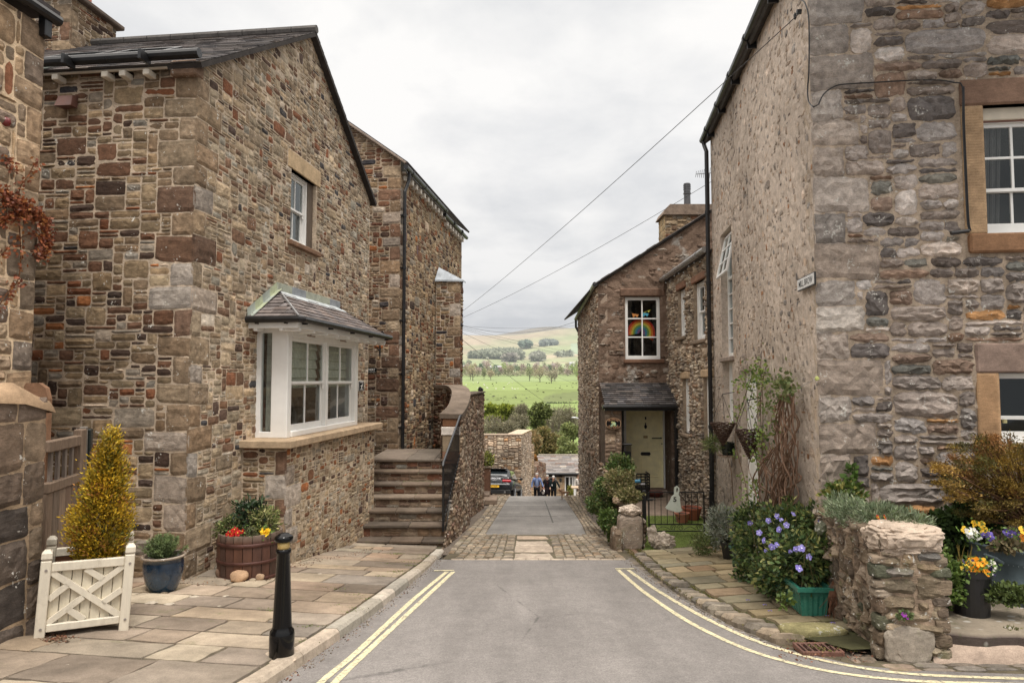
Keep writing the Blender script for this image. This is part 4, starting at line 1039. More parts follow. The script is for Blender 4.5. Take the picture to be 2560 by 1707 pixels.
def sign_board(name,fr,s,t,w_,h_,label,cat,col=(.008,.008,.008),th_=.02,mat='matte',bev=.004):
 e_=thing(name,label,cat,fr.p(s,t-h_/2,.01));mb=MB();mb.box(fr,s-w_/2,s+w_/2,t-h_/2,t+h_/2,.012,.012+th_,col,bev);mb.build('board',M[mat],e_);return e_
M['lettering_white']=flat_mat('lettering_white',(.62,.61,.58));M['lettering_black']=flat_mat('lettering_black',(.01,.01,.01));M['lettering_gold']=flat_mat('lettering_gold',(.50,.27,.15));M['lettering_silver']=flat_mat('lettering_silver',(.6,.6,.62),.3)
s1_,t1_=pq(F2f,915,925.5,.03);s2_=pq(F2f,941,925.5,.03)[0];wv=(s2_-s1_)
e_=sign_board('name_plate',F2f,s2_-.30,t1_,.60,.125,'small black plate lettered in white beside the outside steps, partly behind the corner','sign')
text_obj('lettering','NNERY',.088,F2f.at((s1_+s2_)/2-.01,t1_+.012,.033),M['lettering_white'],e_,.001,bold=.001,sx=wv/.36)
mb=MB();mb.box(F2f,s2_-.58,s2_-.02,t1_-.052,t1_-.046,.03,.034,(.5,.5,.5));mb.build('line',M['lettering_white'],e_)
s_,t_=pq(FG,903.5,964.5,.03);e_=sign_board('house_sign',FG,s_,t_,.44,.24*.98,'upright black notice with a white figure beside the bay window','sign')
hh=abs(pq(FG,903.5,952,.03)[1]-pq(FG,903.5,977,.03)[1]);ww_=abs(pq(FG,897,964,.03)[0]-pq(FG,910,964,.03)[0])
bpy.data.objects.remove(e_.children[0]);mb=MB();mb.box(FG,s_-ww_/2,s_+ww_/2,t_-hh/2,t_+hh/2,.012,.03,(.6,.58,.56),.004);mb.build('border',M['plain'],e_)
mb=MB();mb.box(FG,s_-ww_*.43,s_+ww_*.43,t_-hh*.46,t_+hh*.46,.03,.034,(.008,.008,.008));mb.build('board',M['matte'],e_)
mb=MB()
for i in range(12):a=2*math.pi*i/12
circ=[FG.p(s_+ww_*.2*math.cos(2*math.pi*i/14),t_+hh*.0+hh*.09*math.sin(2*math.pi*i/14),.036)for i in range(14)]
mb.add(circ,[tuple(range(14))],(.6,.6,.58))
for(a,b,c,d)in((-.08,.08,-.28,-.05),(-.2,.14,-.3,-.24),(.10,.18,.05,.24),(-.1,.05,-.2,-.12)):mb.add([FG.p(s_+ww_*a,t_+hh*c,.037),FG.p(s_+ww_*b,t_+hh*c,.037),FG.p(s_+ww_*b,t_+hh*d,.037),FG.p(s_+ww_*a,t_+hh*d,.037)],[(0,1,2,3)],(.6,.6,.58))
mb.add([FG.p(s_-ww_*.3,t_+hh*.32,.037),FG.p(s_+ww_*.3,t_+hh*.32,.037),FG.p(s_+ww_*.3,t_+hh*.40,.037),FG.p(s_-ww_*.3,t_+hh*.40,.037)],[(0,1,2,3)],(.35,.35,.34))
mb.add([FG.p(s_-ww_*.3,t_-hh*.40,.037),FG.p(s_+ww_*.3,t_-hh*.40,.037),FG.p(s_+ww_*.3,t_-hh*.33,.037),FG.p(s_-ww_*.3,t_-hh*.33,.037)],[(0,1,2,3)],(.35,.35,.34))
mb.build('figure',M['lettering_white'],e_)
s_,t_=pq(F2f,949,872,.05)
e_=thing('sign_bracket','small black wrought iron wall bracket below the bay window gutter','bracket',F2f.p(s_,t_,0));mb=MB()
mb.tube([F2f.p(s_,t_+.17,.02),F2f.p(s_,t_-.18,.02)],.018,(.01,.01,.01));mb.tube([F2f.p(s_,t_+.15,.02),F2f.p(s_-.12,t_+.15,.3)],.012,(.01,.01,.01));mb.tube([F2f.p(s_,t_-.08,.02),F2f.p(s_-.05,t_+.02,.08),F2f.p(s_-.12,t_+.15,.28)],.011,(.01,.01,.01))
mb.build('arm',M['iron'],e_)

# ================ outside stair
SY=12.92;SX0=-2.75;SX1=P(1105,1300,SY).x;RISE=.213;TR=.35;Z0=-.2375*SY+.0
steps=thing('outside_stair','flight of worn stone steps climbing beside the bay window to a landing','steps',(-1.9,SY,-3.2))
z1=P(1000,1352,SY).z
r=random.Random(4)
for i in range(7):
 zt_=z1+RISE*i;ya=SY+TR*i;yb=ya+TR+.03 if i<6 else 17.3
 mb=MB();x0=SX0-.4;x1=SX1+(.02 if i else .03)
 nj=[x0]+sorted([x0+(x1-x0)*k for k in((.62,)if i%2 else(.45,.78))])+[x1]
 for a,b in zip(nj[:-1],nj[1:]):
  c=pick([(3,(.135,.112,.094)),(2,(.115,.097,.083)),(1,(.155,.13,.108))],r)
  mb.box(WORLD,a+.003,b-.003,zt_-.055,zt_+r.uniform(-.004,.004),-yb,-ya,c,.012)
 st_=mb.build('step',M['flag'],steps)
 fr=Fr((x0,ya+.045,0),(1,0,0));lo=zt_-.055-(RISE-.05 if i else .30)
 stone_wall('riser',M['stone'],fr,[(0,lo),(x1-x0,lo),(x1-x0,zt_-.055),(0,zt_-.055)],PALD,(.16,.13,.10),parent=st_,thick=0,seed=60+i,cell=(.06,.05),wr=(3,6),hr=(1,3),proud=(.003,.012),mgrid=.5)
landz=z1+RISE*6
class PathFr:
 """a wall frame that follows a plan polyline"""
 def __init__(self,pts,flip=False):
  self.pts=[Vector((p[0],p[1],0))for p in pts];self.cum=[0];self.flip=flip
  for a,b in zip(self.pts[:-1],self.pts[1:]):self.cum.append(self.cum[-1]+(b-a).length)
  self.L=self.cum[-1];self.t=UP
 def p(self,s,t,d=0.0):
  i=0
  while i<len(self.pts)-2 and s>self.cum[i+1]:i+=1
  a,b=self.pts[i],self.pts[i+1];dr=(b-a).normalized();n=Vector((dr.y,-dr.x,0))*(-1 if self.flip else 1)
  return a+dr*(s-self.cum[i])+n*d+UP*t
def catmull(pts,m=6):
 P_=[Vector(p)for p in pts];out=[]
 for i in range(len(P_)-1):
  p0=P_[max(i-1,0)];p1=P_[i];p2=P_[i+1];p3=P_[min(i+2,len(P_)-1)]
  for k in range(m):
   u=k/m;out.append(.5*((2*p1)+(-p0+p2)*u+(2*p0-5*p1+4*p2-p3)*u*u+(-p0+3*p1-3*p2+p3)*u**3))
 out.append(P_[-1]);return out
outer=catmull([P(1155,1035,15.0),P(1166,1019,15.8),P(1175,995,17.0),P(1175,977,18.3),P(1165,966,19.6),P(1149,961,20.6)],5)
inner=catmull([P(1099,1034,15.0),P(1120,1013,15.9),P(1129,986,17.2),P(1127,972,18.4),P(1114,963,19.6),P(1082,961,20.4)],5)
par=thing('stair_parapet','stone wall of the outside steps ending in a swept curved coping','wall',(-1.1,15,-3.3))
mb=MB();n=len(outer);V=[]
for a,b in zip(outer,inner):
 V+=[a+UP*0,b,a-UP*.10,b-UP*.10]
fs=[]
for i in range(n-1):
 o=4*i;fs+=[(o,o+4,o+5,o+1),(o,o+2,o+6,o+4),(o+1,o+5,o+7,o+3),(o+2,o+3,o+7,o+6)]
fs+=[(0,1,3,2)]
mb.add(V,fs,(.17,.142,.12));mb.build('coping',M['flag'],par)
low=[Vector((SX1+.03,SY-.5,0)),Vector((SX1+.1,SY+.5,0)),Vector((outer[0].x-.0,15.0,0))]
pp=low[:-1]+[Vector((p.x-.02,p.y,0))for p in outer]
PF=PathFr(pp);s15=PF.cum[2]
tops=[(PF.cum[2+i],outer[i].z-.10)for i in range(len(outer))]
poly=[(0,-3.8),(PF.L,-4.6)]+list(reversed(tops))+[(s15,landz+.05),(s15-.5,landz-.15),(.35,z1+.0),(0,z1-.15)]
PALW=[(4,(.21,.165,.125)),(3,(.17,.13,.10)),(2,(.14,.09,.07)),(2,(.25,.215,.17)),(1,(.10,.075,.06)),(1,(.28,.25,.215))]
stone_wall('outer_face',M['stone'],PF,poly,PALW,(.22,.18,.14),parent=par,thick=0,seed=71,cell=(.075,.055),wr=(2,5),hr=(1,3),gap=.014,proud=(.008,.03),jit=.009,mgrid=.2,rugged=.6)
PI_=PathFr([(p.x+.03,p.y)for p in inner],flip=False);PI_.flip=True
ti=[(PI_.cum[i],inner[i].z-.1)for i in range(len(inner))]
stone_wall('inner_face',M['stone'],PI_,[(0,-1.9),(PI_.L,-1.9)]+list(reversed(ti)),PALD,(.17,.135,.105),parent=par,thick=0,seed=72,cell=(.06,.05),proud=(.01,.03))
FP=Fr((inner[0].x+.03,15.02,0),(1,0,0));wp=outer[0].x-inner[0].x-.05;zt_=outer[0].z-.10
mb=MB();mb.box(FP,.03,wp,zt_-.17,zt_,-.3,0,(.16,.085,.05),.01);mb.box(FP,.0,wp,zt_-.36,zt_-.18,-.3,.02,(.55,.54,.53),.012)
mb.box(FP,.03,wp,zt_-.72,zt_-.365,-.3,0,(.23,.19,.14),.01);mb.box(FP,.03,wp,landz-.1,zt_-.725,-.3,0,(.18,.11,.08),.01)
mb.build('end_pier',M['dress'],par)
rail=thing('stair_railing','black metal railing with flat handrail running up the outside steps','railing',(SX1,SY,-3))
mb=MB();ra=P(1108,1158,SY+.35);rb=P(1150,1040,14.95)
fl=catmull([ra,lerp(ra,rb,.5),rb,rb+Vector((.04,.06,.02))],2)
mb.tube([ra+Vector((0,-.03,-.05)),ra,rb,rb+Vector((.03,.1,.02))],.026,(.02,.02,.022),6);mb.build('handrail',M['satin']if False else m_plain('handrail_paint',(.03,.032,.036),.3,var=.05),rail)
fl_=Vector(ra);
mb=MB();mb.tube([ra,Vector((ra.x+.005,ra.y,z1+.1))],.022,(.01,.01,.01),6);mb.build('post',M['iron'],rail)
la=Vector((ra.x+.01,ra.y,z1+.28));lb=Vector((rb.x,rb.y,landz+.1))
mb=MB();mb.tube([la,lb],.014,(.01,.01,.01),6);mb.build('bottom_rail',M['iron'],rail)
for k in range(1,17):
 f=k/17;mb=MB();mb.tube([lerp(ra,rb,f),lerp(la,lb,f)],.009,(.01,.01,.01),5);mb.build('baluster',M['iron'],rail)
bw=thing('boundary_wall','tall narrow rubble wall beyond the curved coping, topped by a dark ball','wall',(-1.0,20,-3.9))
Fw=Fr((-1.20,17.7,0),(Vector((-.935,22.7,0))-Vector((-1.20,17.7,0))));Lw=5.0;zt_=P(1190,984,21).z
stone_wall('wall',M['stone'],Fw,[(0,-4.2),(Lw,-4.8),(Lw,zt_),(0,zt_)],PALW,(.22,.18,.14),parent=bw,thick=0,seed=73,cell=(.085,.065),wr=(2,5),hr=(1,3),gap=.016,proud=(.01,.035),jit=.01,rugged=.6)
mb=MB();mb.box(Fw,-.1,Lw+.03,zt_,zt_+.05,-.4,.05,(.12,.10,.085),.01);mb.add([Fw.p(Lw,-4.8,0),Fw.p(Lw,-4.8,-.4),Fw.p(Lw,zt_,-.4),Fw.p(Lw,zt_,0)],[(0,1,2,3)],(.15,.12,.1));mb.build('coping',M['flag'],bw)
mb=MB();mb.blob(Fw.p(Lw-.05,zt_+.11,-.1),(.09,.09,.08),(.03,.03,.035),3,.3);mb.build('ball',M['iron'],bw)
mb=MB();mb.tube([Fw.p(.15,-3.9,.06),Fw.p(.15,-3.2,.06)],.05,(.06,.05,.045));mb.build('pipe',M['iron'],bw)
pl=thing('gate_pillar','dark brown stone pillar beside two slab steps left of the parked car','pillar',(-.85,25,-4.5))
a=P(1211,1200,25);b=P(1226,1170,25);mb=MB();zb_=P(1211,1250,25).z
mb.box(WORLD,a.x-.3,b.x,zb_-.2,b.z,-25.5,-25,(.12,.07,.05),.02);mb.build('shaft',M['stone'],pl)
mb=MB();mb.box(WORLD,a.x-.3,b.x+.03,b.z,b.z+.07,-25.6,-24.97,(.2,.17,.14),.015);mb.build('cap',M['dress'],pl)
mb=MB();q1=P(1210,1235,24.7);q2=P(1243,1255,23.4)
mb.box(WORLD,a.x-.3,P(1224,1232,24.5).x,-4.45,P(1215,1231,24.6).z,-25.0,-24.2,(.15,.12,.10),.02);mb.build('step',M['flag'],pl)
mb=MB();mb.box(WORLD,a.x-.3,P(1243,1245,24).x,P(1235,1258,23.9).z,P(1235,1244,24.0).z,-24.6,-23.6,(.17,.135,.11),.02);mb.build('step',M['flag'],pl)

# ================ near house at the left edge and its garden wall
XN=P(95,500,7.5);D0=Vector((.126,1,0)).normalized();FN=Fr(Vector((XN.x,7.5,0))-D0*3.2,D0)
nh=thing('sandstone_house','pale sandstone block house at the far left edge with red creeper','house',(FN.o.x,FN.o.y,-2.3))
PALN=[(3,(.34,.265,.185)),(2,(.25,.20,.15)),(2,(.40,.31,.21)),(1.5,(.16,.13,.11)),(.5,(.26,.12,.07))]
zn=P(60,45,7.3).z
stone_wall('wall',M['stone'],FN,[(0,-2.6),(3.2,-2.6),(3.2,zn),(0,zn)],PALN,(.60,.50,.37),parent=nh,thick=.3,quoin=(('R',0),),qw=(.22,.34),qpal=[(2,(.27,.21,.15)),(2,(.21,.17,.13)),(1,(.17,.145,.125))],seed=81,cell=(.06,.055),wr=(3,8),hr=(2,5),gap=.022,proud=(.01,.03))
mb=MB();mb.add([FN.p(3.2,-2.6,-.3),FN.p(3.2,-2.6,-4),FN.p(3.2,zn,-4),FN.p(3.2,zn,-.3)],[(0,1,2,3)],(.2,.16,.12));mb.build('end_wall',M['dress'],nh)
mb=MB();mb.tube([FN.p(-.2,zn+.10,.10),FN.p(3.28,zn+.10,.10)],.062,(.012,.011,.011),10);mb.box(FN,3.1,3.2,zn-.15,zn+.15,0,.10,(.02,.018,.016),.01)
mb.build('gutter',M['black'],nh)
mb=MB();mb.box(FN,-.2,3.30,zn+.17,zn+.22,-2,.10,(.05,.045,.045));mb.build('roof',M['slate'],nh)
mb=MB();s_,t_=pq(FN,14,305);mb.lathe(FN.p(s_,t_,0),[(.001,.05),(.04,.04),(.05,0),(.04,-.04),(.001,-.05)],(.16,.02,.02),12);mb.build('wall_light',M['satin'],nh,smooth=True)
gw0=G(0,1648,.12);gw1=P(90,1590,6.0)
FGW=Fr(Vector((-4.13,6.05,0))-D1*3.5,D1);zt_=P(30,965,5.7).z
gwall=thing('garden_wall','weathered block garden wall with a rounded coping in the left foreground','wall',(FGW.o.x,FGW.o.y,-2.2))
PALG=[(3,(.09,.075,.065)),(3,(.13,.105,.085)),(1.5,(.20,.16,.12)),(1,(.055,.05,.048))]
tG=lambda s,t:1.0 if t<zt_-.25 else 1.6
stone_wall('wall',M['stone'],FGW,[(0,-2.6),(3.5,-2.6),(3.5,zt_-.12),(0,zt_-.12)],PALG,(.27,.215,.155),parent=gwall,thick=.35,seed=83,cell=(.08,.07),wr=(4,8),hr=(3,6),gap=.02,proud=(.006,.02),rounded=.1,jit=.008,tint=tG)
mb=MB();V=[]
for i,s in enumerate(np.linspace(-.05,3.56,12)):
 for k in range(9):an=math.pi*k/8;drop=.10*max(0,(s-3.2)/.36)**2;V.append(FGW.p(s,zt_-.14-drop+.17*math.sin(an)*(1-drop*2)+.006*((i*7+k*3)%5-2),-.17+.215*math.cos(an)))
mb.add(V,[(i*9+k,i*9+k+1,(i+1)*9+k+1,(i+1)*9+k)for i in range(11)for k in range(8)]+[tuple(range(99,108))],(.29,.215,.145));mb.build('coping',M['mossy']if False else M['dress'],gwall,smooth=True)
FE_=Fr(FGW.p(3.5,0,0),-N1);
mb=MB();mb.add([FGW.p(3.5,-2.6,0),FGW.p(3.5,-2.6,-.35),FGW.p(3.5,zt_-.1,-.35),FGW.p(3.5,zt_-.1,0)],[(0,1,2,3)],(.2,.16,.12));
r=random.Random(3)
for k in range(22):z_=-2.3+k*.088;mb.blob(FGW.p(3.52,z_,-.05-r.uniform(0,.05)),(.03,.035+r.uniform(0,.02),.05),pick([(2,(.33,.25,.17)),(1,(.14,.06,.04)),(1,(.22,.18,.14))],r),k,.3,1)
mb.build('ragged_end',M['dress'],gwall)
pst=P(100,980,6.7)
gp=thing('gate_pier','brown rounded sandstone gate pier just behind the garden wall','pier',(pst.x,pst.y,-2.3));mb=MB()
FPp=Fr((P(60,960,6.7).x,6.7,0),(1,0,0));w_=P(122,960,6.7).x-P(60,960,6.7).x;zp_=P(100,957,6.7).z
prof=[(0,-2.5),(w_,-2.5),(w_,zp_-.16),(w_-.03,zp_-.05),(w_-.10,zp_),(0.02,zp_),(0,zp_-.03)]
V=[FPp.p(a,b,0)for a,b in prof]+[FPp.p(a,b,-.06)for a,b in prof];m_=len(prof)
mb.add(V,[tuple(range(m_))]+[(i,(i+1)%m_,m_+(i+1)%m_,m_+i)for i in range(m_)],(.19,.115,.075));mb.build('pillar',M['dress'],gp)

# ================================================================ buildings: right side
DR=Vector((4.22-3.375,14.2-7.5,0)).normalized();NRt=Vector((DR.y,-DR.x,0))
CR=Vector((3.375,7.5,0));CF=Vector((4.22,14.2,0));LR=(CF-CR).length
FRS=Fr(CF,-DR)
FRF=Fr(CR,NRt)
big=thing('stone_house','tall grey limestone house at the right corner with a street name plate','house',(CR.x+3,CR.y+3,-2.6))
eR2=P(1772,345,14.2).z
PALC=[(4,(.33,.29,.25)),(3,(.28,.25,.22)),(2,(.22,.21,.20)),(1.5,(.43,.40,.37)),(.8,(.15,.145,.14)),(.4,(.25,.15,.09))]
def hole(fr,u0,u1,vtop,vbot,um=None):
 um=um or(u0+u1)/2;vm=(vtop+vbot)/2
 s0=pq(fr,u0,vm)[0];s1=pq(fr,u1,vm)[0];a,b=min(s0,s1),max(s0,s1)
 return[a,b,pq(fr,um,vbot)[1],pq(fr,um,vtop)[1]]
h1=hole(FRS,1803,1831,572,892)
h2=hole(FRS,1808,1832,905,1062)
h3=hole(FRS,1853,1894,925,1290);h3[2]=-2.9
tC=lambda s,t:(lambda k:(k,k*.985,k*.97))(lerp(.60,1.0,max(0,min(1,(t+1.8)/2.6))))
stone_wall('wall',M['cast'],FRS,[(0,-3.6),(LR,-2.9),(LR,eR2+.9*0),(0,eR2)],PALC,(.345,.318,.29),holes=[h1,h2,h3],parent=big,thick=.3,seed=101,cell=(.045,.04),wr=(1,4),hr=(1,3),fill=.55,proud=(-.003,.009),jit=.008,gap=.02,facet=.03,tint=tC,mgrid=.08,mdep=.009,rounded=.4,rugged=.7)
hw1=hole(FRF,2462,2700,262,584,2500);hw2=hole(FRF,2500,2720,932,1110,2530)
LF=5.0
hw1[1]=hw1[0]+1.05;hw2[1]=hw2[0]+1.05
PALL=[(4,(.26,.24,.225)),(3,(.33,.31,.295)),(2.2,(.19,.178,.17)),(1.8,(.43,.41,.39)),(1.5,(.125,.115,.11)),(1.2,(.22,.165,.13)),(.3,(.42,.25,.12)),(.6,(.16,.17,.16))]
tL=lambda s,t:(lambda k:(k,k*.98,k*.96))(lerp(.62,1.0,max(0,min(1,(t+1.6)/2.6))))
jb=lambda h_,w_:[(h_[0]-w_,h_[0],h_[2],h_[3])]
keep=[(hw1[0]-.24,hw1[0],hw1[2],hw1[3]),(hw1[0]-.24,hw1[1]+.3,hw1[3],hw1[3]+.29),(hw1[0]-.22,hw1[1]+.3,hw1[2]-.21,hw1[2]),(hw2[0]-.23,hw2[0],hw2[2],hw2[3]),(hw2[0]-.24,hw2[1]+.3,hw2[3],hw2[3]+.32)]
stone_wall('wall',M['lime'],FRF,[(0,-2.9),(LF,-2.9),(LF,7),(0,7)],PALL,(.325,.28,.225),holes=[hw1,hw2],keep=keep,parent=big,thick=.3,seed=103,cell=(.084,.058),wr=(2,7),hr=(1,3),big=.10,gap=.02,proud=(.02,.055),jit=.016,facet=.042,quoin=(('L',0),),qpal=[(2,(.30,.275,.25)),(2,(.25,.23,.21)),(1,(.36,.34,.31))],qh=(.28,.42),qw=(.38,.62),tint=tL,rugged=.55,rounded=.35,mdep=.012,mgrid=.10)
mb=MB();A=FRF.p(LF,0,0);mb.box(Fr((0,0,0),(1,0,0)),0,.01,0,.01,0,.01)
mb=MB()
BK=CF+NRt*LF
mb.add([(CF.x,CF.y,-4),(BK.x,BK.y,-4),(BK.x,BK.y,7),(CF.x,CF.y,eR2)],[(0,1,2,3)],(.3,.26,.2));mb.build('rear_wall',M['dress'],big)
upr=(NRt*3+UP*2.1).normalized();mb=MB();fr=Fr(CF+UP*(eR2+.03)-upr*.16+DR*.05,-DR,-upr.cross(DR));fr.t=upr
fr.n=(-DR).cross(upr);fr.n=fr.n if fr.n.z>0 else-fr.n
mb.box(fr,0,LR+3,0,4,-.06,0,(.07,.065,.06));mb.build('roof',M['slate'],big)
mb=MB();mb.tube([FRS.p(-.16,eR2+.0,.15),FRS.p(LR+2,eR2+.0,.15)],.06,(.012,.012,.013),10)
for k in range(6):mb.tube([FRS.p(.5+k*1.25,eR2,.15),FRS.p(.56+k*1.25,eR2,.15)],.072,(.012,.012,.013),10);mb.box(FRS,.5+k*1.25,.53+k*1.25,eR2-.16,eR2,0,.14,(.01,.01,.01))
mb.build('gutter',M['black'],big)
mb=MB();mb.tube([FRS.p(-.06,eR2,.15),FRS.p(-.04,eR2-.15,.12),FRS.p(.03,eR2-.3,.09),FRS.p(.03,-1.2,.09)],.045,(.012,.012,.013),10)
for z_ in np.arange(-1.0,5,1.5):mb.tube([FRS.p(.03,z_,.09),FRS.p(.03,z_+.07,.09)],.056,(.012,.012,.013),10)
mb.tube([FRS.p(.03,-1.2,.09),FRS.p(.03,-3.3,.09)],.05,(.010,.010,.011),10)
mb.build('downpipe',M['black'],big)
a,b,c,d=h1
wn_=thing('stair_window',None,None,FRS.p(a,c,0)-Vector(big.location));wn_.parent=big
dd=-.12
mb=MB();frame_rect(mb,FRS,a,b,c,d,.06,dd-.08,dd,bottom=.08);tm=lerp(c,d,.64)
mb.box(FRS,a+.06,b-.06,tm-.03,tm+.03,dd-.07,dd-.002,(.78,.77,.74),.004)
for i in range(1,5):y_=lerp(c+.08,tm-.03,i/5);mb.box(FRS,a+.06,b-.06,y_-.011,y_+.011,dd-.06,dd-.01,(.78,.77,.74))
mb.box(FRS,(a+b)/2-.012,(a+b)/2+.012,c+.08,tm,dd-.06,dd-.008,(.78,.77,.74));mb.build('frame',M['white'],wn_)
mb=MB();mb.add([FRS.p(a+.03,c+.03,dd-.04),FRS.p(b-.03,c+.03,dd-.04),FRS.p(b-.03,d-.03,dd-.04),FRS.p(a+.03,d-.03,dd-.04)],[(0,1,2,3)]);mb.build('pane',M['glass'],wn_)
k_=FRS.at(0,d-.06,dd);tv=(UP*-1.0+FRS.n*.22).normalized();fo=Fr(FRS.p(0,d-.06,dd+.01),FRS.s,None,tv);fo.n=FRS.s.cross(-tv)if FRS.s.cross(-tv).dot(FRS.n)>0 else FRS.s.cross(tv)
Hh=(d-.06-tm)*1.02
mb=MB();frame_rect(mb,fo,a+.05,b-.05,0,Hh,.05,0,.04);mb.box(fo,(a+b)/2-.012,(a+b)/2+.012,.05,Hh-.05,.005,.035,(.78,.77,.74))
for i in(1,2):y_=Hh*i/3;mb.box(fo,a+.1,b-.1,y_-.011,y_+.011,.006,.034,(.78,.77,.74))
lt=mb.build('top_light',M['white'],wn_)
mb=MB();mb.add([fo.p(a+.08,.03,.02),fo.p(b-.08,.03,.02),fo.p(b-.08,Hh-.03,.02),fo.p(a+.08,Hh-.03,.02)],[(0,1,2,3)]);mb.build('pane',M['glass'],lt)
room(wn_,FRS,a,b,c,d,dd-.1)
mb=MB();mb.box(FRS,a-.06,b+.06,c-.09,c-.002,-.2,.05,(.24,.21,.19),.015);mb.build('sill',M['dress'],big)
sash(big,FRS,*h2,-.12,cols=2,ru=1,rl=1)
mb=MB();mb.box(FRS,h3[0]+.01,h3[1]-.01,h3[2],h3[3]-.01,-.22,-.10,(.70,.69,.67),.01);dr=mb.build('white_door',M['white'],big)
mb=MB();L_=h3[1]-h3[0]
for i,(t0_,t1_)in enumerate(((-2.75,-1.95),(-1.85,-1.05),(-.95,-.05))):
 for x0 in(.12,.52):frame_rect(mb,FRS,h3[0]+x0*L_*1.0,h3[0]+(x0+.36)*L_,t0_,t1_,.03,-.11,-.092,(.66,.65,.63),.004)
mb.build('door_panel',M['white'],dr)
for nm,h_,lt_,sl_,cj,cl,csl in(('a',hw1,.29,.21,(.35,.26,.17),(.19,.13,.10),(.23,.14,.085)),('b',hw2,.32,0,(.36,.25,.155),(.21,.165,.145),None)):
 mb=MB();r=random.Random(2)
 t_=h_[2]
 mb.box(FRF,h_[0]-.225,h_[0],h_[2],h_[3],-.25,.02,cj,.012)
 for k in range(46):y_=lerp(h_[2]+.02,h_[3]-.02,k/46);mb.box(FRF,h_[0]-.21,h_[0]-.03,y_,y_+.008,.015,.0225,(cj[0]*.9,cj[1]*.88,cj[2]*.86))
 mb.build('window_jamb',M['dress'],big)
 mb=MB();mb.box(FRF,h_[0]-.23,h_[1]+.3,h_[3],h_[3]+lt_,-.25,.03,cl,.02);mb.build('lintel',M['dress'],big)
 if csl:mb=MB();mb.box(FRF,h_[0]-.20,h_[1]+.3,h_[2]-sl_,h_[2],-.25,.06,csl,.02);mb.build('sill',M['dress'],big)
wa=sash(big,FRF,hw1[0],hw1[1],hw1[2],hw1[3]-.14,-.12,cols=3,ru=2,rl=1,split=.40,fw=.02,sw=.04,bar=.028,dim=True,interior=False,rail_low=.13)
mb=MB();mb.box(FRF,hw1[0],hw1[1],hw1[3]-.14,hw1[3],-.2,-.08,(.60,.53,.42),.008);mb.box(FRF,hw1[0],hw1[1],hw1[3]-.155,hw1[3]-.14,-.2,-.10,(.17,.07,.045));mb.build('head_board',M['plain'],wa)
room(wa,FRF,hw1[0],hw1[1],hw1[2],hw1[3],-.26)
mb=MB();r=random.Random(5)
for k in range(9):x=hw1[0]+.02+k*.03;mb.tube([FRF.p(x,hw1[2]+.02,-.30-.02*(k%2)),FRF.p(x+.008*k,hw1[3]-.15,-.30-.02*(k%2))],.018,(.10,.09,.085),5)
mb.build('curtain',M['cloth'],wa)
wb=sash(big,FRF,hw2[0],hw2[1],hw2[2],hw2[3],-.14,cols=2,ru=1,rl=1,split=.35,fw=.02,sw=.04,dim=True,interior=False,rail_low=.1)
room(wb,FRF,hw2[0],hw2[1],hw2[2],hw2[3],-.28)
mb=MB()
for k in range(3):mb=MB();q=FRF.p(hw2[0]+.15+k*.3,pq(FRF,2530,1060)[1],-.2);mb.lathe(q,[(.022,0),(.022,.05),(.018,.055)],(.55,.50,.25),10);mb.build('ornament',M['plain'],wb)
cab=thing('wall_cable','thin black cable looping along the corner house to its upper window','cable',FRF.p(0,3,.05))
pts=[(2046,262),(2060,235),(2090,215),(2130,210),(2200,206),(2290,201),(2350,201),(2385,207),(2406,217),(2407,300),(2412,420),(2418,545),(2422,572),(2424,577)]
mb=MB();mb.tube(catmull([FRF.p(*pq(FRF,u,v,.06),.06)for u,v in pts],3),.008,(.012,.011,.01),5)
mb.tube(catmull([FRF.p(*pq(FRF,u+4,v,.06),.06)for u,v in pts[8:]],3),.007,(.012,.011,.01),5);mb.build('cable',M['iron'],cab)
mb=MB();mb.tube(catmull([FRS.p(*pq(FRS,u,v,.05),.05)for u,v in((2003,0),(2012,8),(2021,40),(2023,100),(2022,180),(2019,225),(2022,255),(2034,268))],4)+[FRF.p(*pq(FRF,2046,262,.06),.06)],.008,(.012,.011,.01),5);mb.build('cable',M['iron'],cab)
mb=MB();q=pq(FRF,2402,580,.08);mb.tube([FRF.p(q[0]-.10,q[1]-.01,.08),FRF.p(q[0]+.08,q[1]+.01,.08)],.022,(.01,.01,.01),8);mb.build('connector',M['black'],cab)
c0=pq(FRS,1993,710,.05);c1=pq(FRS,2036,696,.05);s_=(c0[0]+c1[0])/2;t_=pq(FRS,2014,705,.05)[1];w_=abs(c1[0]-c0[0]);h_=abs(pq(FRS,2014,689,.05)[1]-pq(FRS,2014,721,.05)[1])
sg=thing('street_name_plate','white street name plate reading MILL BROW near the right house corner','sign',FRS.p(s_,t_,.03))
mb=MB();mb.box(FRS,s_-w_/2,s_+w_/2,t_-h_/2,t_+h_/2,.03,.05,(.015,.015,.015),.004);mb.build('border',M['satin'],sg)
mb=MB();mb.box(FRS,s_-w_/2+.012,s_+w_/2-.012,t_-h_/2+.012,t_+h_/2-.012,.04,.053,(.70,.69,.66),.003);mb.build('plate',M['satin'],sg)
text_obj('lettering','MILL BROW',h_*.72,FRS.at(s_,t_-h_*.02,.0535),M['lettering_black'],sg,.0008,bold=.0006,sx=w_*.86/(h_*.72*5.75))
mb=MB();s_,t_=pq(FRF,2097,1155,.03);mb.box(FRF,s_-.055,s_+.04,t_-.022,t_+.022,.0,.035,(.03,.03,.03),.01);mb.box(FRF,s_-.06,s_+.05,t_+.015,t_+.03,.0,.06,(.2,.18,.17),.006);mb.build('wall_vent',M['dress'],big)

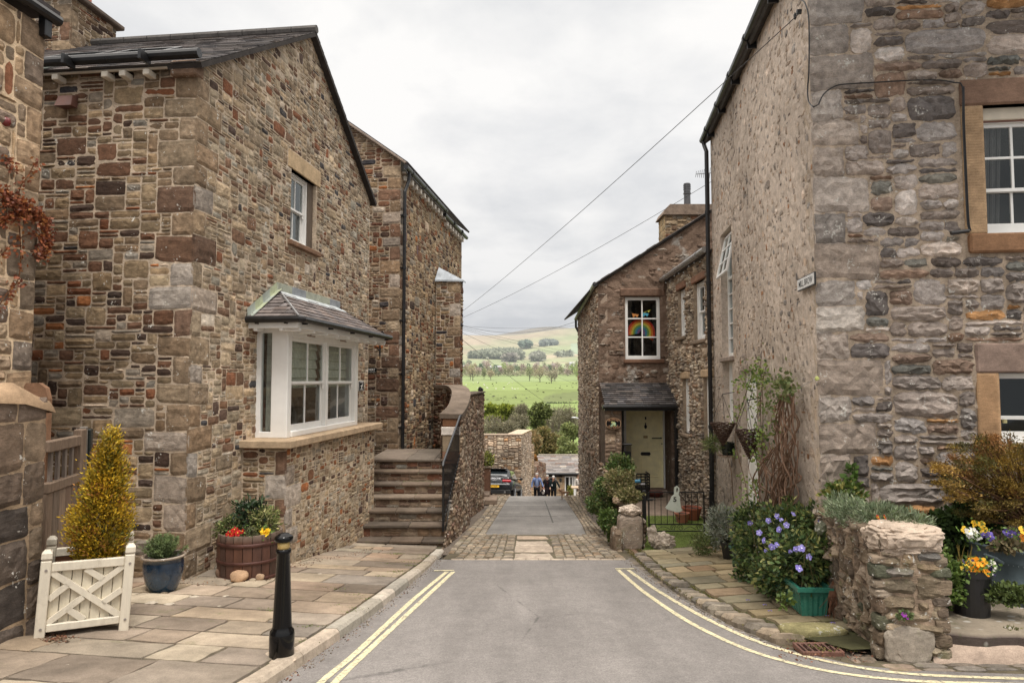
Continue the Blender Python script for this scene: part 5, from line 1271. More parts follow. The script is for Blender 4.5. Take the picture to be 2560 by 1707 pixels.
# ================ cottage between
CE=Vector((4.27,18.6,0));D3=(CE-CF).normalized();FM=Fr(CE,-D3);LM=(CE-CF).length
mid_=thing('stone_cottage','narrow recessed rubble cottage between the corner house and the yellow-doored cottage','cottage',(5.5,16.4,-3.3))
em=(P(1654,709,18.6).z+P(1783,616,14.2).z)/2
hm=[hole(FM,1696,1714,722,842),hole(FM,1735,1763,702,850),hole(FM,1708,1724,947,1083),hole(FM,1760,1783,943,1108)]
PALM=[(4,(.34,.30,.24)),(3,(.28,.245,.20)),(2,(.40,.36,.30)),(2,(.19,.16,.13)),(1,(.24,.17,.12)),(1,(.13,.11,.095))]
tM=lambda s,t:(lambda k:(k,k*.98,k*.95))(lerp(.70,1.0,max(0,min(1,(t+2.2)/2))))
stone_wall('wall',M['lime'],FM,[(0,-3.6),(LM,-3.6),(LM,em),(0,em)],PALM,(.25,.205,.155),holes=hm,parent=mid_,thick=.25,seed=121,cell=(.05,.045),wr=(2,5),hr=(1,3),gap=.014,proud=(.015,.06),jit=.016,tint=tM,rugged=.8,keep=[(h_[0]-.1,h_[1]+.1,h_[3],h_[3]+.18)for h_ in hm],mdep=.012)
for i,h_ in enumerate(hm):
 mb=MB();mb.box(FM,h_[0]-.12,h_[1]+.12,h_[3],h_[3]+.17,-.2,.04,(.20,.12,.085)if i<2 else(.33,.26,.18),.02);mb.build('lintel',M['dress'],mid_)
 mb=MB();mb.box(FM,h_[0]-.1,h_[1]+.1,h_[2]-.09,h_[2],-.2,.09,(.20,.165,.13),.02);mb.build('sill',M['dress'],mid_)
 sash(mid_,FM,*h_,-.075,cols=2,ru=1,rl=1,fw=.07,sw=.055)
mb=MB();mb.tube([FM.p(-.14,em+.02,.16),FM.p(LM+.0,em+.02,.16)],.065,(.25,.24,.225),10)
for k in range(4):mb.tube([FM.p(.5+k*1.1,em+.02,.16),FM.p(.57+k*1.1,em+.02,.16)],.076,(.22,.21,.20),10)
mb.build('gutter',M['satin'],mid_)
mb=MB()
for k in range(9):q=FM.p(.3+k*.5,em-.1-.04*math.sin(k*2),.1);mb.lathe(q,[(.001,-.02),(.02,0),(.001,.02)],(.6,.6,.6),6)
mb.build('festoon_bulb',M['satin'],mid_)
mb=MB();N3=Vector((D3.y,-D3.x,0));upm=(N3*3+UP*1.7).normalized();fr=Fr(CE+UP*(em+.04)-upm*.1,-D3,None,upm);fr.n=(-D3).cross(upm);fr.n=fr.n if fr.n.z>0 else-fr.n
mb.box(fr,-.0,LM,0,3.6,-.06,0,(.07,.065,.06));mb.build('roof',M['slate'],mid_)

# ================ gabled cottage with the yellow door
PY=18.6;FPc=Fr((P(1497,960,PY).x,PY,0),(1,0,0));X0=FPc.o.x
prim=thing('stone_cottage','brown rendered gabled cottage with a slate porch over a pale yellow door','cottage',(X0+3,PY+4,-3.5))
ga=pq(FPc,1497,712);gb=pq(FPc,1785,528);slp=(gb[1]-ga[1])/(gb[0]-ga[0]);LP_=6.4;rs=3.5
hp=hole(FPc,1563,1651,742,898)
hd=hole(FPc,1556,1673,1018,1222)
PALP=[(4,(.21,.165,.13)),(2,(.16,.12,.095)),(1.6,(.30,.26,.22)),(1,(.12,.085,.065)),(1,(.36,.33,.29))]
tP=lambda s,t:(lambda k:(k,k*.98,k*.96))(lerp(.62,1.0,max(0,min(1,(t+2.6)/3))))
t=NT('earth_render');c=t.col();c=t.mix(c,t.ramp(t.noise(2.2,7,.68),[(.3,(.62,.58,.56)),(.7,(1.32,1.28,1.25))]))
c=t.mix(c,(.38,.355,.32),t.ramp(t.noise(1.15,5,.62),[(.60,0.0),(.66,.85)]),'MIX');c=t.mix(c,t.ramp(t.noise(60,4,.7),[(.3,.75),(.7,1.22)]))
M['render']=t.done(c,.95,t.bump(t.noise(60,4,.7),.4,.006,t.bump(t.noise(7,8,.7),1.0,.05)),spec=.1)
stone_wall('gable_wall',M['render'],FPc,[(0,-4.0),(LP_,-4.0),(LP_,ga[1]+slp*5.2),(5.2,ga[1]+slp*5.2),(0,ga[1])],PALP,(.20,.148,.115),holes=[hp,hd],parent=prim,thick=.25,seed=131,cell=(.07,.055),wr=(2,6),hr=(1,3),fill=.32,gap=.03,proud=(.003,.03),jit=.02,tint=tP,rounded=.4,mdep=.02,mgrid=.14,rugged=.8,keep=[(hp[0]-.15,hp[1]+.15,hp[3],hp[3]+.25)])
xe=P(1447,960,29).x;FPs=Fr((xe,29,0),(X0-xe,PY-29,0));LPs=10.4
hs=[hole(FPs,1452,1457,822,930),[8.2,8.75,-2.15,-.55],[6.4,6.9,-2.3,-.7],[3.6,4.1,-1.9,-.3],[3.2,4.0,.3,1.9]]
hs[0]=[2.0,2.9,.35,1.75];
stone_wall('side_wall',M['lime'],FPs,[(0,-6),(LPs,-4.2),(LPs,ga[1]),(0,ga[1])],PALM,(.24,.195,.155),holes=hs[:4],parent=prim,thick=.25,seed=132,cell=(.065,.06),wr=(2,4),hr=(1,3),gap=.015,proud=(.015,.05),jit=.016,tint=tP,rugged=.8)
for i,h_ in enumerate(hs[:4]):
 mb=MB();mb.box(FPs,h_[0]-.08,h_[1]+.08,h_[2]-.10,h_[2],-.2,.10,(.16,.12,.09),.02);mb.build('sill',M['dress'],prim)
 mb=MB();mb.box(FPs,h_[0]-.1,h_[1]+.1,h_[3],h_[3]+.2,-.2,.02,(.34,.26,.18),.02);mb.build('lintel',M['dress'],prim)
 sash(prim,FPs,*h_,-.12,cols=2)
ov=.14;upp=Vector((1,0,slp)).normalized();mb=MB()
fr=Fr(Vector((X0,PY-.02,ga[1]+.02))-upp*.12,(0,1,0),None,upp);fr.n=fr.s.cross(upp);fr.n=fr.n if fr.n.z>0 else-fr.n
mb.box(fr,-.06,10.6,0,6.4,-.0,.05,(.06,.055,.05))
r=random.Random(9)
for k in range(26):mb.box(fr,-.09-r.uniform(0,.03),.1,k*.25,k*.25+.27,.045,.06+r.uniform(0,.02),pick(SLATE,r))
mb.build('roof',M['slate'],prim)
mb=MB();mb.tube([Vector((X0-.10,PY-.1,ga[1]+.0)),Vector((xe-.10,29.2,ga[1]-.0))],.07,(.02,.019,.018),8)
mb.tube([Vector((xe-.10,29.1,ga[1])),Vector((xe-.10,29.1,ga[1]-.35)),Vector((xe+.02,29.0,ga[1]-.6))],.05,(.02,.019,.018),8)
mb.build('gutter',M['black'],prim)
wp_=thing('upstairs_window',None,None,FPc.p(hp[0],hp[2],0)-Vector(prim.location));wp_.parent=prim
a,b,c,d=hp;dd=-.07;mb=MB();frame_rect(mb,FPc,a,b,c,d,.085,dd-.08,dd,bottom=.10)
mb.box(FPc,(a+b)/2-.017,(a+b)/2+.017,c+.08,d-.08,dd-.05,dd-.006,(.78,.77,.74),.004)
for i in(1,2):y_=lerp(c+.10,d-.085,i/3);mb.box(FPc,a+.08,b-.08,y_-.016,y_+.016,dd-.05,dd-.008,(.78,.77,.74),.004)
mb.build('frame',M['white'],wp_)
mb=MB();mb.add([FPc.p(a+.05,c+.05,dd-.03),FPc.p(b-.05,c+.05,dd-.03),FPc.p(b-.05,d-.05,dd-.03),FPc.p(a+.05,d-.05,dd-.03)],[(0,1,2,3)]);mb.build('pane',M['glass_dim'],wp_)
room(wp_,FPc,a+.01,b-.01,c+.01,d-.01,dd-.09)
mb=MB();cx_,cy_=pq(FPc,1603,832,dd-.06);R0_=pq(FPc,1637,832,dd)[0]-cx_
cols=[(.32,.02,.01),(.45,.13,.02),(.42,.33,.05),(.10,.20,.06),(.04,.14,.22),(.15,.07,.16)]
for i,cc in enumerate(cols):
 ro=R0_*(1.05-i*.15);ri=ro-R0_*.15;n_=22;V=[]
 for k in range(n_+1):
  an=math.pi*(1.06-k/n_*1.25);V+=[FPc.p(cx_+ro*math.cos(an),cy_+ro*1.05*math.sin(an),dd-.055),FPc.p(cx_+ri*math.cos(an),cy_+ri*1.05*math.sin(an),dd-.055)]
 mb.add(V,[(2*k,2*k+1,2*k+3,2*k+2)for k in range(n_)],cc)
mb.build('paper_rainbow',M['cloth'],wp_)
for(u,v,cc,fl)in((1588,788,(.75,.30,.10),1),(1617,776,(.70,.65,.10),-1),(1613,786,(.12,.45,.62),1)):
 q=pq(FPc,u,v,dd-.05);z_=.055;mb=MB()
 mb.add([FPc.p(q[0]-1.7*z_,q[1]+z_*fl,dd-.05),FPc.p(q[0]+1.9*z_,q[1]+z_*.4,dd-.05),FPc.p(q[0]+.3*z_,q[1]-z_*.2,dd-.05),FPc.p(q[0]+.9*z_,q[1]-1.1*z_,dd-.048),FPc.p(q[0]-z_,q[1]-1.2*z_,dd-.052)],[(0,2,1),(0,4,2),(2,3,1)],cc)
 mb.build('paper_bird',M['cloth'],wp_)
mb=MB();mb.box(FPc,a-.05,b+.10,c-.11,c,-.2,.06,(.14,.085,.06),.02);mb.build('sill',M['dress'],prim)
mb=MB();mb.box(FPc,a-.15,b+.15,d,d+.24,-.2,.035,(.135,.09,.068),.04);mb.build('lintel',M['stone'],prim)
a,b,c,d=hd;drt=thing('front_door',None,None,FPc.p(a,c,0)-Vector(prim.location));drt.parent=prim
mb=MB();fwL=(b-a)*.10
mb.box(FPc,a,a+fwL,c,d,-.26,-.10,(.66,.63,.62),.008);mb.box(FPc,b-fwL,b,c,d,-.26,-.10,(.68,.65,.65),.008);mb.box(FPc,a+fwL,b-fwL,d-.06,d,-.26,-.10,(.6,.58,.55),.008);mb.build('frame',M['white'],drt)
a2,b2=a+fwL,b-fwL;YE=(.93,.83,.50)
mb=MB();mb.box(FPc,a2+.004,b2-.004,c+.01,d-.062,-.22,-.18,YE,.003);lf=mb.build('door_leaf',M['plain'],drt)
Wd=b2-a2;Hd_=d-.06-c;xm=(a2+b2)/2
def px_t(v):return pq(FPc,1610,v,-.18)[1]
pan=[(1032,1084),(1104,1128),(1144,1192)]
for(v0,v1)in pan:
 for sgn in(-1,1):
  x0=xm+sgn*Wd*.06;x1=xm+sgn*Wd*.40;mb=MB()
  frame_rect(mb,FPc,min(x0,x1),max(x0,x1),px_t(v1),px_t(v0),.022,-.18,-.166,YE,.006);mb.box(FPc,min(x0,x1)+.05,max(x0,x1)-.05,px_t(v1)+.05,px_t(v0)-.05,-.18,-.172,YE,.006);mb.build('panel',M['plain'],lf)
mb=MB();q=pq(FPc,1614,1134,-.16);V=[(-.14,0),(-.11,-.045),(.11,-.045),(.14,0),(.11,.045),(-.11,.045)]
mb.add([FPc.p(q[0]+x,q[1]+y,-.155)for x,y in V]+[FPc.p(q[0]+x,q[1]+y,-.18)for x,y in V],[tuple(range(6))]+[(i,(i+1)%6,6+(i+1)%6,6+i)for i in range(6)],(.015,.013,.012));mb.build('letter_plate',M['iron'],lf)
mb=MB();q=pq(FPc,1614,1065,-.15);mb.lathe(FPc.p(q[0],q[1],-.15),[(.001,-.075),(.03,-.05),(.042,-.01),(.02,.035),(.012,.06),(.018,.085),(.001,.10)],(.015,.013,.012),10,sy=.5);mb.build('knocker',M['iron'],lf)
mb=MB();q=pq(FPc,1614,1045,-.16);mb.lathe(FPc.p(q[0],q[1],-.16),[(.001,-.04),(.02,-.03),(.02,.03),(.001,.04)],(.015,.013,.012),10,sy=.5);mb.build('spyhole_cover',M['iron'],lf)
mb=MB();q0=pq(FPc,1630,1095,-.13);q1=pq(FPc,1653,1095,-.13);mb.tube([FPc.p(q0[0],q0[1],-.13),FPc.p(q1[0],q1[1],-.13)],.012,(.03,.022,.015));mb.tube([FPc.p(q1[0],q1[1],-.13),FPc.p(q1[0],q1[1],-.18)],.02,(.03,.022,.015));mb.build('handle',M['iron'],lf)
mb=MB();q=pq(FPc,1655,1109,-.16);mb.tube([FPc.p(q[0],q[1],-.16),FPc.p(q[0],q[1],-.18)],.016,(.06,.04,.025));mb.build('lock',M['iron'],lf)
mb=MB();q=pq(FPc,1614,1092,-.16);mb.box(FPc,q[0]-.06,q[0]+.06,q[1]-.035,q[1]+.035,-.18,-.168,(.36,.26,.12),.004);mb.build('nameplate',M['plain'],lf)
mb=MB();mb.box(FPc,a-.0,b+.0,c-.10,c-.001,-.26,.25,(.25,.22,.20),.01);mb.build('threshold',M['dress'],prim)
pz=1.0
pr0=pq(FPc,1512,1060,pz)[0];pr1=pq(FPc,1554,1060,pz)[0];ptop=pq(FPc,1530,1018,pz)[1]
FPP=Fr(FPc.p(pr0,0,pz),(1,0,0))
stone_wall('porch_pier',M['lime'],FPP,[(0,-3.9),(pr1-pr0,-3.9),(pr1-pr0,ptop),(0,ptop)],[(3,(.20,.15,.11)),(2,(.26,.21,.16)),(1,(.15,.11,.085))],(.14,.105,.08),parent=prim,thick=.0,seed=140,cell=(.07,.055),wr=(2,5),hr=(1,3),proud=(.008,.022),rugged=.6)
mb=MB();mb.box(FPc,pr0+.01,pr1-.002,-3.9,ptop,0,pz-.002,(.09,.07,.055));mb.box(FPc,pr1,pr1+.06,-3.5,ptop,pz-.14,pz+.01,(.012,.011,.01),.006)
q1=pq(FPc,1672,1100,.5)[0];mb.box(FPc,q1,q1+.16,-3.4,ptop-.05,.02,pz-.2,(.11,.085,.07),.02)
mb.build('porch_side',M['stone'],prim)
ev=pq(FPc,1600,1012,pz+.15)[1];tv_=pq(FPc,1560,957,.03)[1];el_=pq(FPc,1512,1009,pz+.15)[0];er_=pq(FPc,1695,1009,pz+.15)[0];tl_=pq(FPc,1499,957,.03)[0];tr2=pq(FPc,1667,957,.03)[0]
up_=(UP*(tv_-ev)-Vector((0,-1,0))*(pz+.15));Hh=up_.length;up_.normalize()
mb=MB();slates(mb,FPc.p(el_,ev,pz+.15),(1,0,0),up_,[(0,0),(er_-el_,0),(tr2-el_+.12,Hh),(tl_-el_+.0,Hh)],.19,.115,[(3,(.075,.07,.07)),(2,(.12,.11,.105)),(1,(.045,.043,.042))],12,lift=.014)
por=mb.build('porch_roof',M['slate'],prim)
mb=MB();mb.tube([FPc.p(el_-.06,ev-.05,pz+.18),FPc.p(er_+.04,ev-.05,pz+.18)],.055,(.01,.01,.01),10);mb.box(FPc,el_,er_,ev-.15,ev-.05,pz+.02,pz+.12,(.012,.011,.01));mb.add([FPc.p(el_,ev-.1,0),FPc.p(er_,ev-.1,0),FPc.p(er_,ev-.1,pz+.1),FPc.p(el_,ev-.1,pz+.1)],[(0,1,2,3)],(.02,.018,.016));mb.build('gutter',M['black'],por)
mb=MB();q=pq(FPc,1690,1060,pz+.1)[0];qb=pq(FPc,1692,1215,pz+.1)[1];mb.tube([FPc.p(q+.02,ev-.05,pz+.18),FPc.p(q,ev-.35,pz+.1),FPc.p(q,qb-.5,pz+.1)],.048,(.012,.012,.012),10);mb.build('downpipe',M['black'],por)
so_,to_=pq(FPP,1533,1058,.07);ov_=thing('oval_house_sign','black oval sign with gold rim and pale flowers on the porch pier','sign',FPP.p(so_,to_,.07))
rw=abs(pq(FPP,1552,1058,.07)[0]-so_);rh=abs(pq(FPP,1533,1043.5,.07)[1]-to_)
def disc(name,k,d0,col,par_,mat='matte',n_=32):
 d0+=.035
 mb=MB();V=[FPP.p(so_+rw*k[0]*math.cos(2*math.pi*i/n_),to_+rh*k[1]*math.sin(2*math.pi*i/n_),d0)for i in range(n_)];W_=[v-FPP.n*.012 for v in V]
 mb.add(V+W_,[tuple(range(n_))]+[(i,(i+1)%n_,n_+(i+1)%n_,n_+i)for i in range(n_)],col);return mb.build(name,M[mat],par_)
disc('rim',(1,1),.075,(.50,.33,.2),ov_);disc('board',(.93,.92),.08,(.012,.011,.011),ov_)
for word,sg_ in(('PRIMROSE',1),('COTTAGE',-1)):
 L_=len(word)
 for i,ch_ in enumerate(word):
  f=(i-(L_-1)/2)/(L_/2);an=f*1.02
  x=rw*.74*math.sin(an);y=sg_*rh*(.72*math.cos(an));rot=-sg_*an*.75
  fr=Fr(FPP.p(so_+x,to_+y,.117),FPP.s*math.cos(rot)+UP*math.sin(rot),None,UP*math.cos(rot)-FPP.s*math.sin(rot))
  text_obj('letter',ch_,rh*.44,fr,M['lettering_gold'],ov_,.0006,sx=.9,bold=.001)
mb=MB();r=random.Random(1)
for k in range(7):
 x,y=r.uniform(-.25,.25)*rw,r.uniform(-.3,.3)*rh
 for j in range(5):an=j*1.2566;mb.add([FPP.p(so_+x+.2*rh*math.cos(an+a_),to_+y+.2*rh*math.sin(an+a_),.119+k*.0005)for a_ in(-.4,.4)]+[FPP.p(so_+x,to_+y,.120+k*.0005)],[(0,1,2)],(.55,.75,.50)if k%3 else(.65,.62,.25))
 an=k;mb.add([FPP.p(so_+x+.36*rh*math.cos(an+a_),to_+y+.36*rh*math.sin(an+a_),.118)for a_ in(-.3,0,.3)]+[FPP.p(so_+x,to_+y,.118)],[(0,1,2,3)],(.08,.35,.24))
mb.build('flowers',M['plain'],ov_)
cz=P(1720,512,20.5).z;x0=P(1663,560,20.5).x;x1=P(1790,560,20.5).x;FCh=Fr((x0,20.5,0),(1,0,0))
ch2=thing('chimney_stack','buff stone chimney with slab cap and slim grey flue on the right cottage','chimney',(x0+.7,21,3.4))
stone_wall('wall',M['stone'],FCh,[(0,2.4),(x1-x0,2.4),(x1-x0,cz-.32),(0,cz-.32)],[(3,(.24,.185,.125)),(2,(.18,.13,.095)),(1,(.15,.08,.05)),(1,(.24,.215,.18))],(.26,.21,.16),parent=ch2,thick=.0,seed=151,cell=(.06,.05),wr=(2,6),proud=(.008,.03))
mb=MB();mb.box(FCh,.02,x1-x0,2.4,cz-.321,-.9,-.03,(.3,.25,.19));FC3=Fr((x0,21.4,0),(0,-1,0));mb.build('core',M['stone'],ch2)
stone_wall('side',M['stone'],FC3,[(0,2.4),(.88,2.4),(.88,cz-.32),(0,cz-.32)],[(3,(.40,.32,.20)),(2,(.32,.25,.16))],(.38,.31,.22),parent=ch2,thick=0,seed=152,cell=(.06,.05),wr=(3,6),hr=(3,5))
prof=[(-.09,cz-.32),(x1-x0+.09,cz-.32),(x1-x0+.05,cz-.06),(x1-x0-.1,cz),(.14,cz),(0,cz-.14)]
mb=MB();V=[FCh.p(a_,b_,.08)for a_,b_ in prof]+[FCh.p(a_,b_,-1.0)for a_,b_ in prof];mb.add(V,[tuple(range(6))]+[(i,(i+1)%6,6+(i+1)%6,6+i)for i in range(6)],(.19,.155,.13));mb.build('cap',M['stone'],ch2)
fx=P(1718,500,20.9).x;fz1=P(1718,459,20.9).z;fl=fz1-cz
mb=MB();mb.lathe((fx,20.9,cz-.05),[(.11,0),(.105,.05),(.10,fl*.62),(.12,fl*.63),(.12,fl*.67),(.10,fl*.68),(.105,fl*.72),(.105,fl+.04),(.09,fl+.05),(.001,fl+.05)],(.075,.075,.08),18);mb.build('flue',M['satin'],ch2,smooth=False)
mb=MB()
for i in range(14):
 for j in range(3):an=2*math.pi*i/14;q=Vector((fx+.106*math.cos(an),20.9+.106*math.sin(an),cz+fl*(.76+j*.08)));mb.blob(q,(.012,.012,.022),(.01,.01,.01),0,0,1)
mb.build('cowl_slots',M['black'],ch2)
ae=thing('tv_aerial','thin television aerial beside the downpipe above the cottage roof','aerial',P(1778,470,15.5));mb=MB()
p0=P(1740,436,16.5);p1=P(1790,432,15.8);mb.tube([p0,p1],.008,(.1,.1,.1),5);mb.tube([P(1772,434,16),P(1772,436,16)+Vector((0,0,-1.2))],.012,(.1,.1,.1),5)
for k in range(9):q=lerp(p0,p1,k/10);mb.tube([q+Vector((0,-.05,.06+k*.008)),q-Vector((0,-.05,.06+k*.008))],.005,(.1,.1,.1),4)
mb.build('aerial',M['iron'],ae)

# ================================================================ street furniture and pots
bp=P(704,1637,5.62);bz=zp(bp.x,bp.y)
bo=thing('bollard','black cast iron bollard with a gold band at the edge of the left pavement','bollard',(bp.x,bp.y,bz))
K=5.62/F_PX
def bh(v):return(1637-v)*K*1.0
BK_=(.006,.006,.007)
mb=MB();mb.lathe((bp.x,bp.y,bz-.03),[(.098,0),(.099,.17+.03),(.094,.20+.03),(.080,.215+.03),(.076,.235+.03),(.074,.27+.03),(.052,bh(1392)+.03),(.060,bh(1390)+.03),(.060,bh(1382)+.03),(.048,bh(1380)+.03)],BK_,36);mb.build('post',M['gloss'],bo,smooth=True)
M['gold']=m_plain('gold_paint',(.62,.44,.17),.35,var=.1,metal=.3)
mb=MB();mb.lathe((bp.x,bp.y,bz),[(.048,bh(1384)),(.048,bh(1362))],BK_,36);mb.build('gold_band',M['gold'],bo,smooth=True)
mb=MB();mb.lathe((bp.x,bp.y,bz),[(.048,bh(1364)),(.07,bh(1362)),(.075,bh(1356)),(.072,bh(1351)),(.060,bh(1348)),(.045,bh(1345.5)),(.042,bh(1344)),(.02,bh(1342)),(.001,bh(1341.5))],BK_,36);mb.build('cap',M['gloss'],bo,smooth=True)
mb=MB();mb.blob((bp.x-.01,bp.y,bz-.012),(.15,.14,.018),(.33,.29,.24),5,.2,3,.6);mb.build('mortar_collar',M['dress'],bo)
pa=P(104,1613,5.86);pb=P(306,1592,6.16)
sd=(Vector((pb.x,pb.y,pb.z-pa.z))-Vector((pa.x,pa.y,0)));sd.z=(pb.z-pa.z)*.5;Wp=sd.length+.03
FV=Fr(pa-Vector((.03,0,.02)),sd,None,Vector((.07,.01,1)));FV.n=FV.s.cross(FV.t).normalized();FV.t=FV.n.cross(FV.s)*.45+FV.t*.55
vp=thing('wooden_planter','cream wooden box planter with crossed battens and a yellow conifer','planter',pa)
CR_=(.66,.60,.49);Hp=.80;dp=.52;lg=.078
M['creamv']=m_plain('cream_planter_paint',None,.6,bump=.3,bscale=24,var=.10,dirt=.7,stretch=(3,3,.5))
for(s0,d0)in((0,0),(Wp,0),(0,-dp),(Wp,-dp)):
 mb=MB();mb.box(FV,s0-lg/2,s0+lg/2,0,Hp-.085,d0-lg,d0,CR_,.006);mb.box(FV,s0-lg/2+.006,s0+lg/2-.006,Hp-.085,Hp-.065,d0-lg+.006,d0-.006,(.40,.34,.26))
 h0=Hp-.065;c=[(s0-lg/2,-lg),(s0+lg/2,-lg),(s0+lg/2,0),(s0-lg/2,0)]
 V=[FV.p(a,h0,d0+b)for a,b in c]+[FV.p(a,h0+.045,d0+b)for a,b in c]+[FV.p(s0+(a-s0)*.5,h0+.07,d0-lg/2+(b+lg/2)*.5)for a,b in c]
 mb.add(V,[(0,1,5,4),(1,2,6,5),(2,3,7,6),(3,0,4,7),(4,5,9,8),(5,6,10,9),(6,7,11,10),(7,4,8,11),(8,9,10,11)],CR_)
 mb.build('corner_post',M['creamv'],vp)
mb=MB();tb,tt=.115,.62
for s0,s1,d0,d1 in((lg/2,Wp-lg/2,-.05,-.012),(lg/2,Wp-lg/2,-dp-.05,-dp-.01)):
 for q0_,q1_ in((tt,tt+.075),(tb,tb+.065)):mb=MB();mb.box(FV,s0,s1,q0_,q1_,d0,d1,CR_,.006);mb.build('rail',M['creamv'],vp)
for s0 in(0,Wp):
 for q0_,q1_ in((tt,tt+.075),(tb,tb+.065)):mb=MB();mb.box(FV,s0-.02,s0+.02,q0_,q1_,-dp,-lg,CR_,.006);mb.build('rail',M['creamv'],vp)
mb=MB();n_=7;w_=(Wp-lg)/n_
for i in range(n_):mb.box(FV,lg/2+i*w_+.002,lg/2+(i+1)*w_-.003,tb+.05,tt+.01,-.07,-.052,(.60,.54,.42),.004)
for i in range(6):w2=(dp-lg)/6;mb.box(FV,Wp-.03,Wp-.015,tb+.05,tt+.01,-lg-(i+1)*w2+.003,-lg-i*w2,(.58,.52,.41));mb.box(FV,.01,.025,tb+.05,tt+.01,-lg-(i+1)*w2+.003,-lg-i*w2,(.58,.52,.41))
mb.box(FV,lg/2,Wp-lg/2,tb+.05,tt,-dp-.05,-dp-.035,(.30,.14,.08))
mb.build('boards',M['creamv'],vp)
a0,a1,b0,b1=lg/2,Wp-lg/2,tb+.065,tt
def batten(x0,y0,x1,y1,d1=-.02):
 dv=Vector((x1-x0,y1-y0));L=dv.length;dv.normalize();nn=Vector((-dv.y,dv.x))*.024
 q=[(x0+nn.x,y0+nn.y),(x1+nn.x,y1+nn.y),(x1-nn.x,y1-nn.y),(x0-nn.x,y0-nn.y)]
 mb=MB();V=[FV.p(a,b,d1)for a,b in q]+[FV.p(a,b,-.055)for a,b in q];mb.add(V,[(3,2,1,0),(0,1,5,4),(1,2,6,5),(2,3,7,6),(3,0,4,7)],CR_);mb.build('batten',M['creamv'],vp)
hx,hy=(a0+a1)/2,(b0+b1)/2
batten(a0,b1,a1,b0);batten(a1,b1,hx+.02,hy+.02);batten(a0,b0,hx-.02,hy-.02)
batten(lerp(a0,a1,.47),b1,lerp(a0,a1,.72),lerp(b0,b1,.76));batten(a0,lerp(b0,b1,.47),lerp(a0,a1,.24),lerp(b0,b1,.72))
batten(lerp(a0,a1,.50),b0,lerp(a0,a1,.26),lerp(b0,b1,.26));batten(a1,lerp(b0,b1,.52),lerp(a0,a1,.74),lerp(b0,b1,.29))
for(s0,t0_)in((0,.64),(0,.15),(Wp,.64),(Wp,.15)):mb=MB();mb.tube([FV.p(s0+.004,t0_,0),FV.p(s0+.004,t0_,.006)],.011,(.25,.22,.2),10);mb.build('bolt',M['plain'],vp)
mb=MB();mb.box(FV,.03,Wp-.03,.5,.56,-dp,-.08,(.03,.02,.015));mb.build('soil',M['soil'],vp)
def spray_cone(name,label,cat,base,h,rmax,n,pal,seed,lean=0,parent=None,prof=None,ll=.07,lw=.028,trunk=.02):
 e_=thing(name,label,cat,base)if label else parent
 g=np.random.default_rng(seed);r=random.Random(seed);prof=prof or(lambda f:math.sin(min(1,(1-f)*1.15+.08)*1.5)**.75*(1-.12*math.sin(f*9)))
 mb=MB();pos=[];ax=[];cols=[];ncl=max(60,n//45);base=Vector(base)
 for c in range(ncl):
  f=r.random()**1.1;an=r.uniform(0,6.283);R=rmax*prof(f)*r.uniform(.70,1.12);z=f*h
  ctr=np.array((base.x+lean*f+R*math.cos(an),base.y+R*math.sin(an),base.z+z));m=n//ncl
  o=np.array((math.cos(an),math.sin(an),.9));cb=pick(pal,r);k=r.uniform(.7,1.25)
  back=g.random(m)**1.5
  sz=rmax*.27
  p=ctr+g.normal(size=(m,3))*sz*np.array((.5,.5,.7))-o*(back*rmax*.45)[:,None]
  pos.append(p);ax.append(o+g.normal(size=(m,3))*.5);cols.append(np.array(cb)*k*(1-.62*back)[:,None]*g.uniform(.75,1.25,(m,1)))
 pos=np.concatenate(pos);mb.leaves(pos,np.concatenate(ax),ll*g.uniform(.6,1.3,len(pos)),lw,np.concatenate(cols),rng=g)
 mb.build('foliage',M['leaf'],e_)
 mb=MB();mb.tube([base-Vector((0,0,.15)),base+Vector((lean,0,h*.85))],[trunk,trunk*.4],(.08,.05,.035),7)
 for k in range(26):
  f=r.uniform(.03,.6);an=r.uniform(0,6.28);q=base+Vector((lean*f,0,h*f));mb.tube([q,q+Vector((math.cos(an)*rmax*.75*prof(f),math.sin(an)*rmax*.75*prof(f),h*.12))],[trunk*.35,.003],(.10,.06,.04),4)
 mb.build('trunk',M['bark'],e_);return e_
cb_=FV.p(Wp/2+.06,.56,-dp/2)
GOLDP=[(4,(.42,.27,.018)),(3,(.32,.235,.024)),(1.6,(.17,.16,.03)),(2,(.52,.36,.035)),(1,(.26,.12,.03))]
hc=(P(250,1083,cb_.y).z-cb_.z)
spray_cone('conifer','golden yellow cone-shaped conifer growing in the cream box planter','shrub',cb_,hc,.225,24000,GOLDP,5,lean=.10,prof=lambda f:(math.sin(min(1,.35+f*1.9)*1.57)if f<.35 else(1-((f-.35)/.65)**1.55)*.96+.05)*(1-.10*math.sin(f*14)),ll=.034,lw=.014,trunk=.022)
q=P(407,1479,7.95);pz_=zp(q.x,q.y);bpz=thing('glazed_pot','dark blue glazed pot with pale rim and rosemary below the house corner','pot',(q.x,q.y,pz_))
mb=MB();R=.225;BL=(.008,.028,.055);cols_=[(.012,.012,.015),BL,(.01,.035,.07),(.01,.03,.06),(.009,.025,.05),BL,(.30,.24,.19),(.34,.28,.22),(.30,.24,.19),(.05,.04,.03),(.05,.04,.03)]
mb.lathe((q.x,q.y,pz_-.005),[(.135,0),(.145,.01),(.185,.10),(.212,.22),(.215,.33),(.205,.375),(.235,.385),(.24,.40),(.225,.41),(.195,.40),(.19,.33)],BL,36,cols=cols_);mb.build('pot',m_plain('blue_glaze',None,.22,var=.35,vscale=9,coat=.5),bpz,smooth=True)
mb=MB();mb.lathe((q.x,q.y,pz_),[(.19,.34),(.001,.35)],(.03,.02,.015),16);mb.build('soil',M['soil'],bpz)
